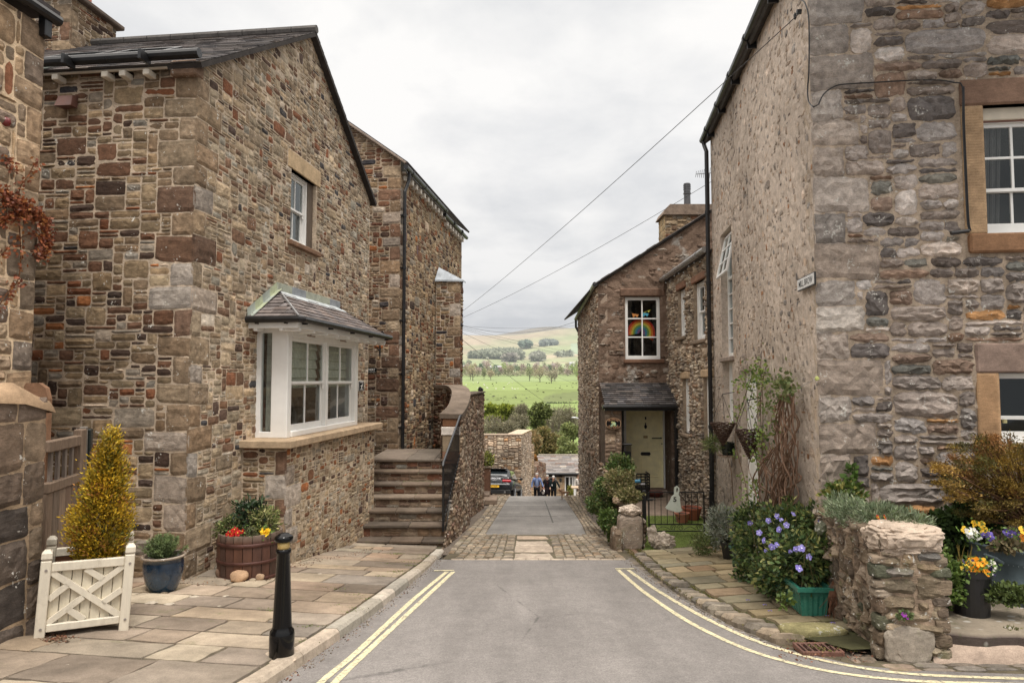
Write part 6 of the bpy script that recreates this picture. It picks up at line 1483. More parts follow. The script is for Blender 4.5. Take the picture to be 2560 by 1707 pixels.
ro=thing('rosemary','feathery green rosemary growing in the blue glazed pot','plant',(q.x,q.y,pz_+.35));g=np.random.default_rng(8)
n=3600;f=g.random(n);an=g.random(n)*6.283;stem=g.integers(0,60,n);sa=g.random(60)*6.283;sr=g.random(60)**.6;sx=np.cos(sa)*sr;sy=np.sin(sa)*sr
h_=.26*(1-.55*sr[stem]**2)
pos=np.stack([q.x+sx[stem]*(.08+.18*f),q.y+sy[stem]*(.08+.18*f),pz_+.36+h_*f],1)+g.normal(size=(n,3))*.006
ax=np.stack([sx[stem]*.8,sy[stem]*.8,np.full(n,.9)],1)+g.normal(size=(n,3))*.55
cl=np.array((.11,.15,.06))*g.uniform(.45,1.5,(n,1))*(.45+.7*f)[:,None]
mb=MB();mb.leaves(pos,ax,.045,.009,cl,rng=g);mb.build('foliage',M['leaf'],ro)
q=P(630,1436,9.05);q=Vector((-3.42,9.02,0));pz_=zp(q.x,q.y)-.02
ba=thing('half_barrel','stained oak half barrel planter against the bay window base','planter',(q.x,q.y,pz_));Hb=.60;rb_=lambda f:.345+.075*math.sin(min(1,.35+f*.75)*1.57)-.02*f
r=random.Random(6);ns=22
mb=MB()
for i in range(ns):
 c=pick([(3,(.085,.038,.026)),(2,(.11,.048,.03)),(1.4,(.06,.03,.022)),(.8,(.14,.085,.06))],r);V=[]
 for j in range(8):
  f=j/7
  for a_ in(i+.03,i+.97):an=2*math.pi*a_/ns;V.append((q.x+rb_(f)*math.cos(an),q.y+rb_(f)*math.sin(an),pz_+Hb*f))
 for a_ in(i+.03,i+.97):an=2*math.pi*a_/ns;V.append((q.x+(rb_(1)-.03)*math.cos(an),q.y+(rb_(1)-.03)*math.sin(an),pz_+Hb))
 for a_ in(i+.03,i+.97):an=2*math.pi*a_/ns;V.append((q.x+(rb_(1)-.03)*math.cos(an),q.y+(rb_(1)-.03)*math.sin(an),pz_+Hb-.15))
 cc=[tuple(c)]*14+[(.19,.14,.11)]*4;cc=[(.19,.14,.11)if k in(14,15,16,17)else tuple(c)for k in range(20)]
 mb.add(V,[(2*j,2*j+1,2*j+3,2*j+2)for j in range(9)],cc)
mb.build('staves',m_plain('barrel_wood',None,.5,bump=.5,bscale=14,var=.3,stretch=(3,3,.6),spec=.5),ba,smooth=False)
for f0,f1 in((.05,.13),(.40,.47),(.76,.84)):
 mb=MB();mb.lathe((q.x,q.y,pz_),[(rb_(f0)+.004,Hb*f0),(rb_(f0)+.009,Hb*f0+.002),(rb_(f1)+.009,Hb*f1-.002),(rb_(f1)+.004,Hb*f1)],(.075,.03,.022),44);mb.build('hoop',m_plain('rusty_hoop',None,.5,var=.3,metal=.3)if f0<.1 else bpy.data.materials['rusty_hoop'],ba,smooth=True)
mb=MB();mb.lathe((q.x,q.y,pz_),[(.40,Hb-.07),(.001,Hb-.05)],(.02,.014,.01),24);mb.build('soil',M['soil'],ba)
def shrub(name,label,ctr,rad,n,ll,lw,pal,seed,cat='plant',stems=True,**k):
 e_=thing(name,label,cat,Vector(ctr)-Vector((0,0,rad[2])));mb=MB();lump(mb,ctr,rad,n,ll,lw,pal,seed,**k);mb.build('foliage',M['leaf'],e_)
 if stems:
  r=random.Random(seed);mb=MB();b=Vector(ctr)-Vector((0,0,rad[2]*1.05))
  for i in range(12):mb.tube([b+Vector((r.uniform(-.2,.2)*rad[0],r.uniform(-.2,.2)*rad[1],0)),Vector(ctr)+Vector((r.uniform(-.7,.7)*rad[0],r.uniform(-.7,.7)*rad[1],r.uniform(-.3,.7)*rad[2]))],[.007,.003],(.08,.06,.04),4)
  mb.build('stems',M['bark'],e_)
 return e_
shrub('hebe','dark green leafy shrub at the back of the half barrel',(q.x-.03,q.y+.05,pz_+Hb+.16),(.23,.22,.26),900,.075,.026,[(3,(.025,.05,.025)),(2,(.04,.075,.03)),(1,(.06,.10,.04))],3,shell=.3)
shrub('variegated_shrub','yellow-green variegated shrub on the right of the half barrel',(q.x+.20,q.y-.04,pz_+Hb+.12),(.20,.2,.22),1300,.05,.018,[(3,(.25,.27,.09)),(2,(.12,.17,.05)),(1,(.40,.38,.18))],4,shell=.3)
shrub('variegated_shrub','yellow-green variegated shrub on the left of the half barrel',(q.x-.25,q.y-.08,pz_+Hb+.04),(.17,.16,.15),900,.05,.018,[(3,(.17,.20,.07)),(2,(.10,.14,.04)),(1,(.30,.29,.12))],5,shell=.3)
def blooms(name,label,pts,size,col,eye,seed,leaf=None,cat='flowers',group=None):
 e_=thing(name,label,cat,pts[0]);r=random.Random(seed)
 for p in pts:
  mb=MB();p=Vector(p);nrm=Vector((r.uniform(-.6,.6),-1,r.uniform(-.1,1.0))).normalized();a=nrm.cross(UP).normalized();b=a.cross(nrm);s=size*r.uniform(.62,1.22);ph=r.uniform(0,6)
  for k in range(5):
   an=ph+k*1.2566;o=p+(a*math.cos(an)+b*math.sin(an))*s*.5
   V=[p+nrm*.003]+[o+(a*math.cos(an+t_)+b*math.sin(an+t_))*s*.42+nrm*(.004*k-.006+s*.1*(t_==0))for t_ in(-1.6,-.8,0,.8,1.6)]
   j=r.uniform(.7,1.15);c_=col[r.randrange(len(col))];mb.add(V,[(0,1,2),(0,2,3),(0,3,4),(0,4,5)],(c_[0]*j,c_[1]*j,c_[2]*j))
  if eye:mb.add([p+nrm*.012+(a*math.cos(t_)+b*math.sin(t_))*s*.16 for t_ in(0,1.05,2.1,3.14,4.2,5.2)],[(0,1,2,3,4,5)],eye)
  mb.build('flower',M['petal'],e_)
 if leaf:
  g=np.random.default_rng(seed);P_=np.array([tuple(p)for p in pts]);n=leaf*len(pts);i=g.integers(0,len(pts),n);mb=MB()
  mb.leaves(P_[i]+g.normal(size=(n,3))*size*.9-np.array((0,-.02,size*.5)),g.normal(size=(n,3))+np.array((0,-.3,.5)),size*.9,size*.5,np.array((.10,.17,.04))*g.uniform(.5,1.4,(n,1)),rng=g);mb.build('leaves',M['leaf'],e_)
 return e_
r=random.Random(2)
blooms('primula','red flowers with yellow eyes at the front of the half barrel',[(q.x-.06+r.uniform(-.10,.10),q.y-.34+r.uniform(-.03,.05),pz_+Hb+r.uniform(-.01,.07))for _ in range(15)],.042,[(.55,.02,.015),(.42,.012,.012)],(.8,.5,.05),3,7)
blooms('primula','bright yellow flowers at the right edge of the half barrel',[(q.x+.27+r.uniform(-.06,.06),q.y-.26+r.uniform(-.03,.05),pz_+Hb+r.uniform(.0,.06))for _ in range(9)],.045,[(.80,.55,.03)],(.7,.35,.02),4,7)
shrub('euonymus','small olive leafed plant between the red and yellow flowers',(q.x+.10,q.y-.30,pz_+Hb+.02),(.10,.07,.07),260,.04,.017,[(3,(.13,.15,.07)),(2,(.22,.22,.11))],8,stems=False)
for(u,v,rx,rz,c_,lb,sd_)in((551,1442,.060,.078,(.155,.11,.085),'dark rounded cobble left of the half barrel',1),(598,1449,.108,.072,(.36,.255,.17),'large pale cobble in front of the half barrel',2),(650,1445,.052,.045,(.33,.25,.18),'small pale cobble in front of the half barrel',3),(670,1437,.04,.03,(.28,.17,.10),'tiny brown cobble at the right foot of the half barrel',4),(632,1449,.04,.02,(.27,.24,.19),'flat grey pebble between the two pale cobbles',5)):
 g_=G(u,v,.17);z_=zp(g_.x,g_.y);mb=MB();mb.blob((g_.x,g_.y,z_+rz*.85),(rx,rx*.85,rz),c_,sd_,.16,3,.35)
 tag(mb.build('cobble',M['dress'],smooth=True,loc=(g_.x,g_.y,z_)),lb,'stone')
ga_,gb_=P(118,1100,6.55),P(222,1080,7.55);FGt=Fr((ga_.x,ga_.y,0),Vector((gb_.x-ga_.x,gb_.y-ga_.y,0)));Lg=(gb_-ga_).xy.length
gate=thing('wooden_gate','weathered grey timber garden gate behind the cream planter','gate',(ga_.x,ga_.y,-2.3))
zt0=P(118,1103,6.55).z;WG=(.20,.145,.105)
mb=MB()
mb.box(FGt,0,Lg*.84,zt0-.11,zt0,-.05,.03,WG,.01);mb.box(FGt,0,Lg*.84,zt0-.50,zt0-.40,-.05,.03,WG,.01);mb.box(FGt,Lg*.72,Lg*.86,-2.25,zt0+.06,-.05,.034,WG,.01);mb.box(FGt,Lg*.87,Lg*.93,-2.3,zt0+.08,-.05,.02,(.19,.17,.15),.008)
mb.build('frame',M['wood'],gate)
for k in range(4):mb=MB();x=Lg*(.10+.16*k);mb.box(FGt,x,x+.045,zt0-.40,zt0-.11,-.03,.0,(.2,.165,.14));mb.build('slat',M['wood'],gate)
mb=MB()
for k in range(5):w_=Lg*.72/5;mb.box(FGt,k*w_+.002,(k+1)*w_-.002,-2.25,zt0-.50,-.03,.012,pick([(1,(.17,.12,.09)),(1,(.21,.155,.115))],r),.006)
mb.build('boards',M['wood'],gate)
mb=MB();pz0=P(228,1070,7.6).z;mb.box(FGt,Lg*.94,Lg*1.02,-2.4,pz0,-.08,.04,(.012,.016,.014),.012);mb.build('gate_post',M['satin'],gate)
cr=thing('creeper','rust red creeper climbing the sandstone wall at the far left','climber',FN.p(3,0,.05));r=random.Random(12);ms_,ml_=MB(),MB();g=np.random.default_rng(12)
paths=[[(0,520),(40,505),(72,520),(100,560),(106,610),(90,640)],[(0,640),(30,612),(60,590),(92,585),(110,600)],[(0,760),(20,730),(45,700),(52,640),(48,560),(45,520)],[(44,520),(50,470),(70,440),(86,410)],[(10,400),(25,410),(32,425)],[(0,480),(25,500),(45,520)],[(0,560),(30,540),(60,530),(85,545)],[(92,530),(112,560),(118,600),(104,640)]]
for pi,pth in enumerate(paths):
 cv=catmull([FN.p(*pq(FN,u,v,.05),.05)for u,v in pth],6);ms_.tube(cv,.006,(.13,.06,.03),5)
 dens=14 if pi in(0,5,6,7)else 4
 for c_ in cv:
  m=int(dens*r.uniform(.4,1.4));ml_.leaves(np.array(tuple(c_))+g.normal(size=(m,3))*np.array((.02,.035,.035))+np.array((.02,0,0)),g.normal(size=(m,3))+np.array((.5,-.3,-.3)),.05,.034,np.array([pick([(3,(.22,.07,.03)),(2,(.13,.04,.022)),(1,(.32,.14,.05))],r)for _ in range(max(m,1))][:m]).reshape(m,3),rng=g)
ms_.build('stems',M['bark'],cr);ml_.build('leaves',M['leaf'],cr)

# ================================================================ cottage garden on the right
rw_=thing('garden_wall','low rough stone garden wall of the yellow-doored cottage, overgrown with ivy','wall',(2.2,12.3,-3.3))
gy0,gy1=12.3,17.7;tzz=[(0,-2.48),(1.2,-2.35),(2.6,-2.15),(4.2,-2.1),(5.4,-2.05)]
FGWl=Fr((2.30,gy1,0),(-.30/5.4*1.0,gy0-gy1,0));Lg2=5.41
stone_wall('street_face',M['mossy'],FGWl,[(0,-4.2),(Lg2,-3.6),(Lg2,-2.5),(Lg2-1.2,-2.4),(1.5,-2.2),(0,-2.1)],PALW,(.12,.10,.07),parent=rw_,thick=0,seed=161,cell=(.07,.06),wr=(2,5),hr=(1,3),proud=(.03,.09),jit=.02,rugged=.8)
stone_wall('garden_face',M['mossy'],Fr((2.36,gy0+.0,0),(.30/5.4,5.4,0)),[(0,-3.4),(Lg2,-3.4),(Lg2,-2.1),(0,-2.5)],PALW,(.12,.10,.07),parent=rw_,thick=0,seed=162,cell=(.07,.06),wr=(2,5),hr=(1,3),proud=(.02,.07),jit=.02)
r=random.Random(20)
mb=MB();e0,e1=P(1553,1350,12.3),P(1604,1350,12.3);zt_=P(1575,1290,12.3).z
mb.blob(((e0.x+e1.x)/2,12.45,(zt_-3.05)/2),((e1.x-e0.x)/2+.04,.17,(zt_+3.06)/2),(.27,.235,.205),4,.08,5,1.35,crag=.11);mb.build('end_block',M['mossy'],rw_)
mb=MB();mb.blob((e0.x-.05,12.5,-2.95),(.10,.25,.30),(.17,.135,.105),7,.15,4,.9,crag=.2);mb.build('end_block',M['mossy'],rw_)
for(u,v,Y,rx,rz,c_,s_)in((1576,1274,12.45,.18,.085,(.48,.43,.39),1),(1546,1250,13.0,.1,.07,(.3,.24,.18),6),(1530,1215,14.4,.15,.1,(.22,.18,.14),8)):
 q=P(u,v,Y);mb=MB();mb.blob(q,(rx,rx*.9,rz),c_,s_,.2,4,.3,3.2,crag=.3);mb.build('boulder',M['mossy'],rw_)
mb=MB();mb.box(WORLD,e0.x+.1,e1.x+.02,-3.1,-3.0,-12.3,-12.0,(.24,.17,.13),.01);mb.build('foot_slab',M['flag'],rw_)
IV=[(3,(.07,.12,.03)),(2,(.11,.16,.04)),(1.5,(.16,.17,.06)),(1,(.04,.07,.02))];IVY=[(3,(.25,.22,.10)),(2,(.16,.17,.06)),(1,(.34,.28,.15)),(1,(.10,.12,.04))]
for(u,v,Y,rad,n,pal,lb,s_)in((1550,1168,14.8,(.30,.45,.26),1900,IV,'bright green mound of ivy beneath the oval cottage sign',1),(1548,1208,13.7,(.30,.5,.26),2400,IVY,'yellowing variegated ivy draped over the cottage garden wall',2),(1512,1238,14.6,(.24,.6,.42),2300,IV,'deep green ivy hanging down the street side of the cottage garden wall',3),(1520,1300,13.2,(.17,.35,.22),1300,[(3,(.09,.14,.03)),(1,(.05,.09,.02))],'green fern-like tuft low on the cottage garden wall',4),(1484,1262,15.6,(.16,.5,.2),900,IV,'small ivy patch at the foot of the cottage corner',5),(1572,1238,13.0,(.24,.3,.12),1500,IVY,'yellow-leaved ivy spilling around the pale boulder on the cottage garden wall',6),(1536,1320,12.9,(.13,.3,.30),1500,IV,'dark green ivy hanging beside the big end block of the cottage wall',7)):
 c_=P(u,v,Y);shrub('ivy',lb,c_,rad,n,.055,.04,pal,s_,cat='ivy',shell=.7,stems=False)
lawn=thing('artificial_lawn','strip of green artificial turf in front of and behind the black gate','lawn',(2.9,12.5,-3.0))
LZ=lambda Y:float(np.interp(Y,[11.5,12,15.0],[-2.965,-3.0,-3.0]))+.0
mb=MB();L0_=itp([(2.07,11.75),(2.38,12.3),(2.5,15.2)]);L1_=itp([(3.45,11.9),(3.9,13),(4.15,15.2)]);Ys=list(np.arange(11.75,15.3,.15));V=[]
for Y in Ys:
 for k in range(9):V.append((lerp(L0_(Y),L1_(Y),k/8),Y,LZ(Y)+.018+r.uniform(-.004,.004)))
mb.add(V,[(i*9+k,i*9+k+1,(i+1)*9+k+1,(i+1)*9+k)for i in range(len(Ys)-1)for k in range(8)],(.13,.17,.05))
t=NT('artificial_grass');c=t.mix(t.col(),t.ramp(t.noise(2.4,5,.65),[(.3,(.70,.72,.7)),(.7,(1.25,1.2,1.1))]));c=t.mix(c,t.ramp(t.noise(120,3,.8),[(.3,.6),(.7,1.4)]));M['turf']=t.done(c,.9,t.bump(t.noise(160,3,.8),1,.01),spec=.1)
mb.build('turf',M['turf'],lawn)
g=np.random.default_rng(5);n=9000;Y=g.uniform(11.8,15.2,n);a=np.array([L0_(y)for y in Y]);b=np.array([L1_(y)for y in Y]);X=a+(b-a)*g.random(n)
mb=MB();mb.leaves(np.stack([X,Y,np.array([LZ(y)for y in Y])+.016],1),g.normal(size=(n,3))*.4+np.array((0,0,1)),.022,.006,np.array((.15,.20,.055))*g.uniform(.6,1.3,(n,1)),rng=g);tag(mb.build('blades',M['leaf'],lawn),kind='stuff')
mb=MB();mb.box(WORLD,2.45,4.3,-3.6,-2.985,-18.6,-15.2,(.19,.155,.13));mb.box(WORLD,2.1,4.2,-3.6,-3.03,-15.25,-12.1,(.12,.1,.08));
tag(mb.build('patio',M['flag'],kind='structure'))
GY=13.2;gA=P(1611,1330,GY);gB=P(1779,1330,GY);gtop=P(1660,1228,GY).z;gz0=-3.02;FI=Fr((gA.x,GY,0),(1,0,0));Wg=gB.x-gA.x
ig=thing('iron_gate','low black wrought iron garden gate carrying a white bell number sign','gate',(gA.x,GY,gz0))
for x,w_,h_ in((0,.035,gtop+.02),(Wg,.035,gtop+.0)):mb=MB();mb.box(FI,x-w_,x+w_,gz0-.05,h_,-.03,.03,(.01,.01,.01),.005);mb.build('gate_post',M['iron'],ig)
zt_,zb1,zb2=gtop-.015,P(1660,1310,GY).z,P(1660,1327,GY).z
mb=MB()
for z_ in(zt_,zb1,zb2):mb.box(FI,.09,Wg-.14,z_-.01,z_+.01,-.01,.01,(.01,.01,.01))
for x in(.09,Wg-.14):mb.box(FI,x-.012,x+.012,zb2,zt_,-.012,.012,(.01,.01,.01))
for z_ in(zt_-.12,zt_-.30):mb.box(FI,Wg-.14,Wg-.02,z_-.008,z_+.008,-.008,.008,(.01,.01,.01))
mb.box(FI,.0,.16,zt_-.16,zt_-.145,.0,.02,(.01,.01,.01));mb.tube([FI.p(.06,zt_-.13,.02),FI.p(.22,zt_-.13,.03)],.01,(.01,.01,.01))
mb.build('gate_frame',M['iron'],ig)
for k in range(1,9):x=lerp(.09,Wg-.14,k/9);mb=MB();mb.tube([FI.p(x,zb1,0),FI.p(x,zt_,0)],.0065,(.01,.01,.01),5);mb.build('bar',M['iron'],ig)
def scroll(cx,cz,R,n=18,turns=1.6,ph=0,sg=1):return[FI.p(cx+sg*R*(1-.75*k/n)*math.cos(ph+turns*6.283*k/n),cz+R*(1-.75*k/n)*math.sin(ph+turns*6.283*k/n),0)for k in range(n+1)]
zm_=(zb1+zb2)/2
for cx in(.17,Wg/2-.09,Wg/2+.05,Wg-.24):
 mb=MB();mb.tube(scroll(cx,zm_,.062,sg=1 if cx<Wg/2 else-1),.005,(.01,.01,.01),4);mb.build('scroll',M['iron'],ig)
for a_,b_ in((.23,Wg/2-.15),(Wg/2+.11,Wg-.30)):mb=MB();mb.tube(catmull([FI.p(a_,zm_-.04,0),FI.p((a_+b_)/2,zm_+.02,0),FI.p(b_,zm_-.03,0)],6),.005,(.01,.01,.01),4);mb.build('scroll',M['iron'],ig)
mb=MB();mb.tube(scroll(Wg/2-.02,zb1+.09,.05),.005,(.01,.01,.01),4);mb.build('scroll',M['iron'],ig)
bl=thing('bell_number_sign','white bell shaped plate numbered 5 hanging on the iron gate','sign',FI.p(.6,gtop,.05))
Z9=lambda x,y:(1440+x/3.267,920+y/3.267)
out=[(802,1030),(800,1000),(804,975),(825,959),(843,975),(846,1000),(838,1030),(848,1050),(852,1100),(858,1140),(866,1155),(862,1168),(845,1175),(815,1176),(775,1162),(738,1148),(731,1136),(745,1118),(765,1085),(780,1050),(790,1038)]
inn=[(820,985),(824,975),(829,974),(834,985),(832,1005),(824,1016),(819,1005)]
mb=MB();o_=[pq(FI,*Z9(x,y),.04)for x,y in out];i_=[pq(FI,*Z9(x,y),.04)for x,y in inn]
tris=tessellate_polygon([[Vector((a,b,0))for a,b in o_],[Vector((a,b,0))for a,b in i_]]);al=o_+i_
V=[FI.p(a,b,.04)for a,b in al]+[FI.p(a,b,.028)for a,b in al];n_=len(al);no=len(o_)
mb.add(V,[tuple(t_)for t_ in tris]+[tuple(n_+k for k in reversed(t_))for t_ in tris]+[(i,(i+1)%no,n_+(i+1)%no,n_+i)for i in range(no)],(.60,.64,.57));mb.build('plate',M['satin'],bl)
q=pq(FI,*Z9(808,1073),.042);text_obj('numeral','5',.125,FI.at(q[0],q[1],.042),M['lettering_black'],bl,.001,bold=.003,sx=1.15)
mb=MB();b_=P(1650,1362,12.25);mb.blob((b_.x+.05,12.25,-2.86),(.19,.13,.14),(.42,.385,.35),11,.2,4,.2,3.4,crag=.35);mb.blob((b_.x-.13,12.27,-2.74),(.075,.09,.16),(.40,.37,.34),12,.25,4,.1,3.0,crag=.3)
tag(mb.build('boulder',M['mossy'],loc=(b_.x,12.25,-3.0)),'pale lumpy rock standing on the green turf before the iron gate','rock')
def pot(name,label,x,y,z,r0,r1,h,col,mat='plain',soil=True,cat='pot',rim=.012):
 e_=thing(name,label,cat,(x,y,z));mb=MB();mb.lathe((x,y,z),[(r0,0),(r1,h*.86),(r1+rim,h*.86),(r1+rim,h),(r1-.01,h),(r1-.02,h*.8)],col,26);mb.build('body',M[mat],e_,smooth=False)
 mb=MB();mb.lathe((x,y,z),[(r1-.015,h*.85),(.001,h*.87)],(.03,.02,.015),14);mb.build('soil',M['soil'],e_);return e_
TC=(.30,.095,.055)
q=P(1722,1283,14.6);pot('terracotta_pot','round terracotta pot behind the right side of the iron gate',q.x+.12,14.8,-2.98,.14,.20,.26,TC)
pot('terracotta_pot','smaller terracotta pot just behind the bell sign',q.x-.17,14.5,-2.98,.11,.15,.2,(.36,.14,.09))
q=P(1652,1225,17.7);pot('terracotta_bowl','shallow red-brown bowl on the doorstep below the yellow door',q.x-.15,17.7,-2.98,.15,.22,.12,(.14,.035,.025))
cr1=thing('plastic_crate','black slatted plastic crate with a blue bottle beside the yellow door','crate',(P(1607,1230,17).x,17,-2.98));c0=P(1592,1184,17);c1=P(1624,1215,17);mb=MB();FK=Fr((c0.x,17.0,0),(1,0,0));wk=c1.x-c0.x
for k in range(6):z_=lerp(c1.z-.05,c0.z,k/5);mb.box(FK,0,wk,z_-.02,z_+.012,-.02,.0,(.01,.01,.011));mb.box(FK,wk-.02,wk,z_-.02,z_+.012,-.4,0,(.01,.01,.011))
for x in(0,wk/3,2*wk/3,wk):mb.box(FK,x-.012,x+.012,c1.z-.1,c0.z,-.03,.004,(.01,.01,.011))
mb.box(FK,0,wk,-2.98,c1.z-.02,-.4,-.02,(.012,.012,.013),.01);mb.build('body',M['black'],cr1)
mb=MB();q=pq(FK,1594,1203,.06);mb.tube([FK.p(q[0]-.07,q[1],.07),FK.p(q[0]+.06,q[1]+.01,.07)],.045,(.05,.20,.32),10);mb.box(FK,q[0]+.08,q[0]+.19,q[1]-.09,q[1]-.05,-.01,.01,(.5,.5,.52));mb.build('contents',M['satin'],cr1)
fk=thing('plant_stand','tall narrow black slatted stand left of the yellow door','stand',(P(1562,1180,17.5).x,17.5,-2.98));mb=MB();s0_=P(1560,1110,17.4);s1_=P(1577,1110,17.4);FF=Fr((s0_.x,17.4,0),(1,0,0));wk=s1_.x-s0_.x
mb.box(FF,-.02,wk+.03,s0_.z-.03,s0_.z+.01,-.25,.02,(.01,.01,.01),.008)
for k in range(7):mb.box(FF,k*wk/6-.008,k*wk/6+.008,-2.98,s0_.z-.03,-.02,0,(.01,.01,.01))
mb.box(FF,0,wk,-2.98,s0_.z-.2,-.25,-.03,(.012,.012,.013));mb.build('rack',M['black'],fk)
SIL=[(4,(.30,.33,.27)),(3,(.22,.25,.19)),(1,(.40,.42,.36)),(1,(.10,.13,.06))]
c_=P(1815,1318,10.9);shrub('silver_ragwort','silvery grey leafed bush beside the gate end of the pavement',(3.42,10.9,c_.z),(.36,.38,.34),2600,.085,.016,SIL,21,shell=.35,up=.5)
shrub('fern','green ferny fringe under the silvery bush',(3.12,11.2,-2.66),(.20,.3,.16),700,.09,.018,[(2,(.12,.16,.05)),(1,(.2,.22,.09))],22,stems=False,up=.3)
pot('plant_pot','black plastic pot under the silvery bush',3.40,10.75,zq(3.4,10.75)-.01,.11,.14,.26,(.012,.012,.012),'black')
pot('plant_pot','tall black pot between the silvery bush and the periwinkles',3.36,10.0,zq(3.36,10)-.01,.10,.125,.30,(.012,.013,.015),'black')
def trough(name,label,fr,L,W,H,col,ribs=True,mat='satin'):
 e_=thing(name,label,'trough',fr.o);mb=MB();ins=.045
 bt=[(ins,ins),(W-ins,ins),(W-ins,L-ins),(ins,L-ins)];tp_=[(0.02,0.02),(W-.02,.02),(W-.02,L-.02),(.02,L-.02)]
 Pm=lambda a,b,z:fr.o+fr.s*a-fr.n*b+UP*z
 n_=10;V=[];
 def ring(cs,z):
  out=[]
  for i in range(4):
   a,b=cs[i],cs[(i+1)%4]
   m=n_ if i%2==0 else 20
   for k in range(m):out.append((lerp(a[0],b[0],k/m),lerp(a[1],b[1],k/m)))
  return out
 R0=ring(bt,0);R1=ring(tp_,H*.86);m=len(R0);cx,cy=W/2,L/2
 for zi in range(2):
  for k,(a,b)in enumerate((R0,R1)[zi]):f=.955 if(k%2 and ribs)else 1.0;V.append(Pm(cx+(a-cx)*f if ribs else a,cy+(b-cy)*(1-(1-f)*.5),0 if zi==0 else H*.86))
 mb.add(V,[(k,(k+1)%m,m+(k+1)%m,m+k)for k in range(m)]+[tuple(reversed(range(m)))],col)
 o=-.012;rim=[(o,o),(W-o,o),(W-o,L-o),(o,L-o)];i2=[(.025,.025),(W-.025,.025),(W-.025,L-.025),(.025,L-.025)]
 V=[Pm(a,b,H*.86)for a,b in rim]+[Pm(a,b,H)for a,b in rim]+[Pm(a,b,H)for a,b in i2]+[Pm(a,b,H*.7)for a,b in i2]
 mb.add(V,[(4*j+k,4*j+(k+1)%4,4*j+4+(k+1)%4,4*j+4+k)for j in range(3)for k in range(4)],col);mb.build('box',M[mat],e_)
 mb=MB();mb.add([Pm(a,b,H*.82)for a,b in i2],[(0,1,2,3)],(.03,.02,.015));mb.build('soil',M['soil'],e_);return e_
tz=zq(3.0,7.0);GRN=(.035,.17,.125)
tA=P(1996,1474,6.95);FTr=Fr((tA.x,6.95,tz+.0),(1,-.04,0));trough('flower_trough','ribbed sea-green plastic trough beneath the flowering periwinkles',FTr,.82,.335,.29,GRN)
FTr2=Fr((P(1848,1390,9.6).x,9.5,zq(3.2,9.5)),(1,-.04,0));trough('flower_trough','dull dark green trough half hidden behind the periwinkles',FTr2,.6,.25,.22,(.02,.07,.055))
PER=[(3,(.055,.095,.033)),(3,(.09,.14,.04)),(2.4,(.15,.19,.06)),(1.4,(.28,.28,.09)),(1,(.025,.045,.018))]
per=thing('periwinkle','large dark green periwinkle bush with violet-blue flowers against the corner wall','shrub',(3.1,7.8,-2.3));mb=MB()
SP=[((2000,1400),7.35,(.36,.42,.34),2600),((2050,1330),7.7,(.30,.4,.34),2200),((1975,1320),8.1,(.36,.45,.34),2400),((1905,1370),8.7,(.34,.5,.36),2400),((1885,1310),9.3,(.28,.45,.28),1500),((1960,1430),7.7,(.26,.4,.28),1500),((2080,1405),7.2,(.17,.3,.34),1100),((1930,1440),8.1,(.22,.35,.3),1200),((1880,1430),8.9,(.2,.35,.26),900)]
surf=[]
for i,((u,v),Y,rad,n)in enumerate(SP):surf.append(lump(mb,P(u,v,Y),rad,n,.062,.034,PER,40+i,shell=.45,up=.2))
mb.build('foliage',M['leaf'],per)
mb=MB();r=random.Random(44)
for k in range(34):a_=P(2100+r.uniform(-30,12),1490,6.9);b_=a_+Vector((r.uniform(-.1,.1),r.uniform(-.15,.05),-r.uniform(.1,.35)));mb.tube([P(2085,1440,7.0),a_,b_],[.004,.003,.002],(.16,.08,.05),4)
for k in range(30):a_=Vector((r.uniform(2.9,3.3),r.uniform(7,8.8),-2.25));mb.tube([a_,a_+Vector((r.uniform(-.25,.15),r.uniform(-.3,.1),r.uniform(.3,.8)))],[.005,.002],(.12,.10,.05),4)
mb.build('stems',M['bark'],per)
FLW=[(1983,1284),(2047,1302),(2069,1297),(1921,1301),(1947,1323),(1942,1290),(1898,1331),(1909,1350),(2004,1370),(2022,1391),(1997,1420),(1941,1361),(1875,1307),(2078,1322),(1966,1312),(1930,1366),(1975,1378),(1953,1299),(1913,1376),(1990,1372)]
def front(u,v):
 o=ray(u,v).normalized();best=None
 for A in surf:
  t_=A@np.array(o);d=np.linalg.norm(A-np.outer(t_,np.array(o)),axis=1);m=t_[d<.05]
  if len(m):k=np.percentile(m,4);best=k if best is None else min(best,k)
 return o*(best-.09 if best else 7.0)
blooms('periwinkle_flowers','scattered violet-blue five-petalled periwinkle flowers over the bush',[front(u,v)for u,v in FLW],.037,[(.25,.22,.56),(.31,.28,.62),(.20,.17,.48)],(.75,.73,.80),6)
fall=[G(1925,1527,.1),G(1912,1512,.1),G(2068,1540,.1),G(2082,1557,.12),G(1870,1500,.1)]
mb=MB()
for p in fall:mb.leaves(np.array([tuple(p+Vector((0,0,.01)))]*3),np.random.default_rng(3).normal(size=(3,3))*np.array((1,1,.2)),.03,.02,(.35,.3,.65))
tag(mb.build('fallen_petals',M['petal'],loc=fall[0]),'fallen lilac petals scattered on the mossy right-hand flags','petals',kind='stuff')
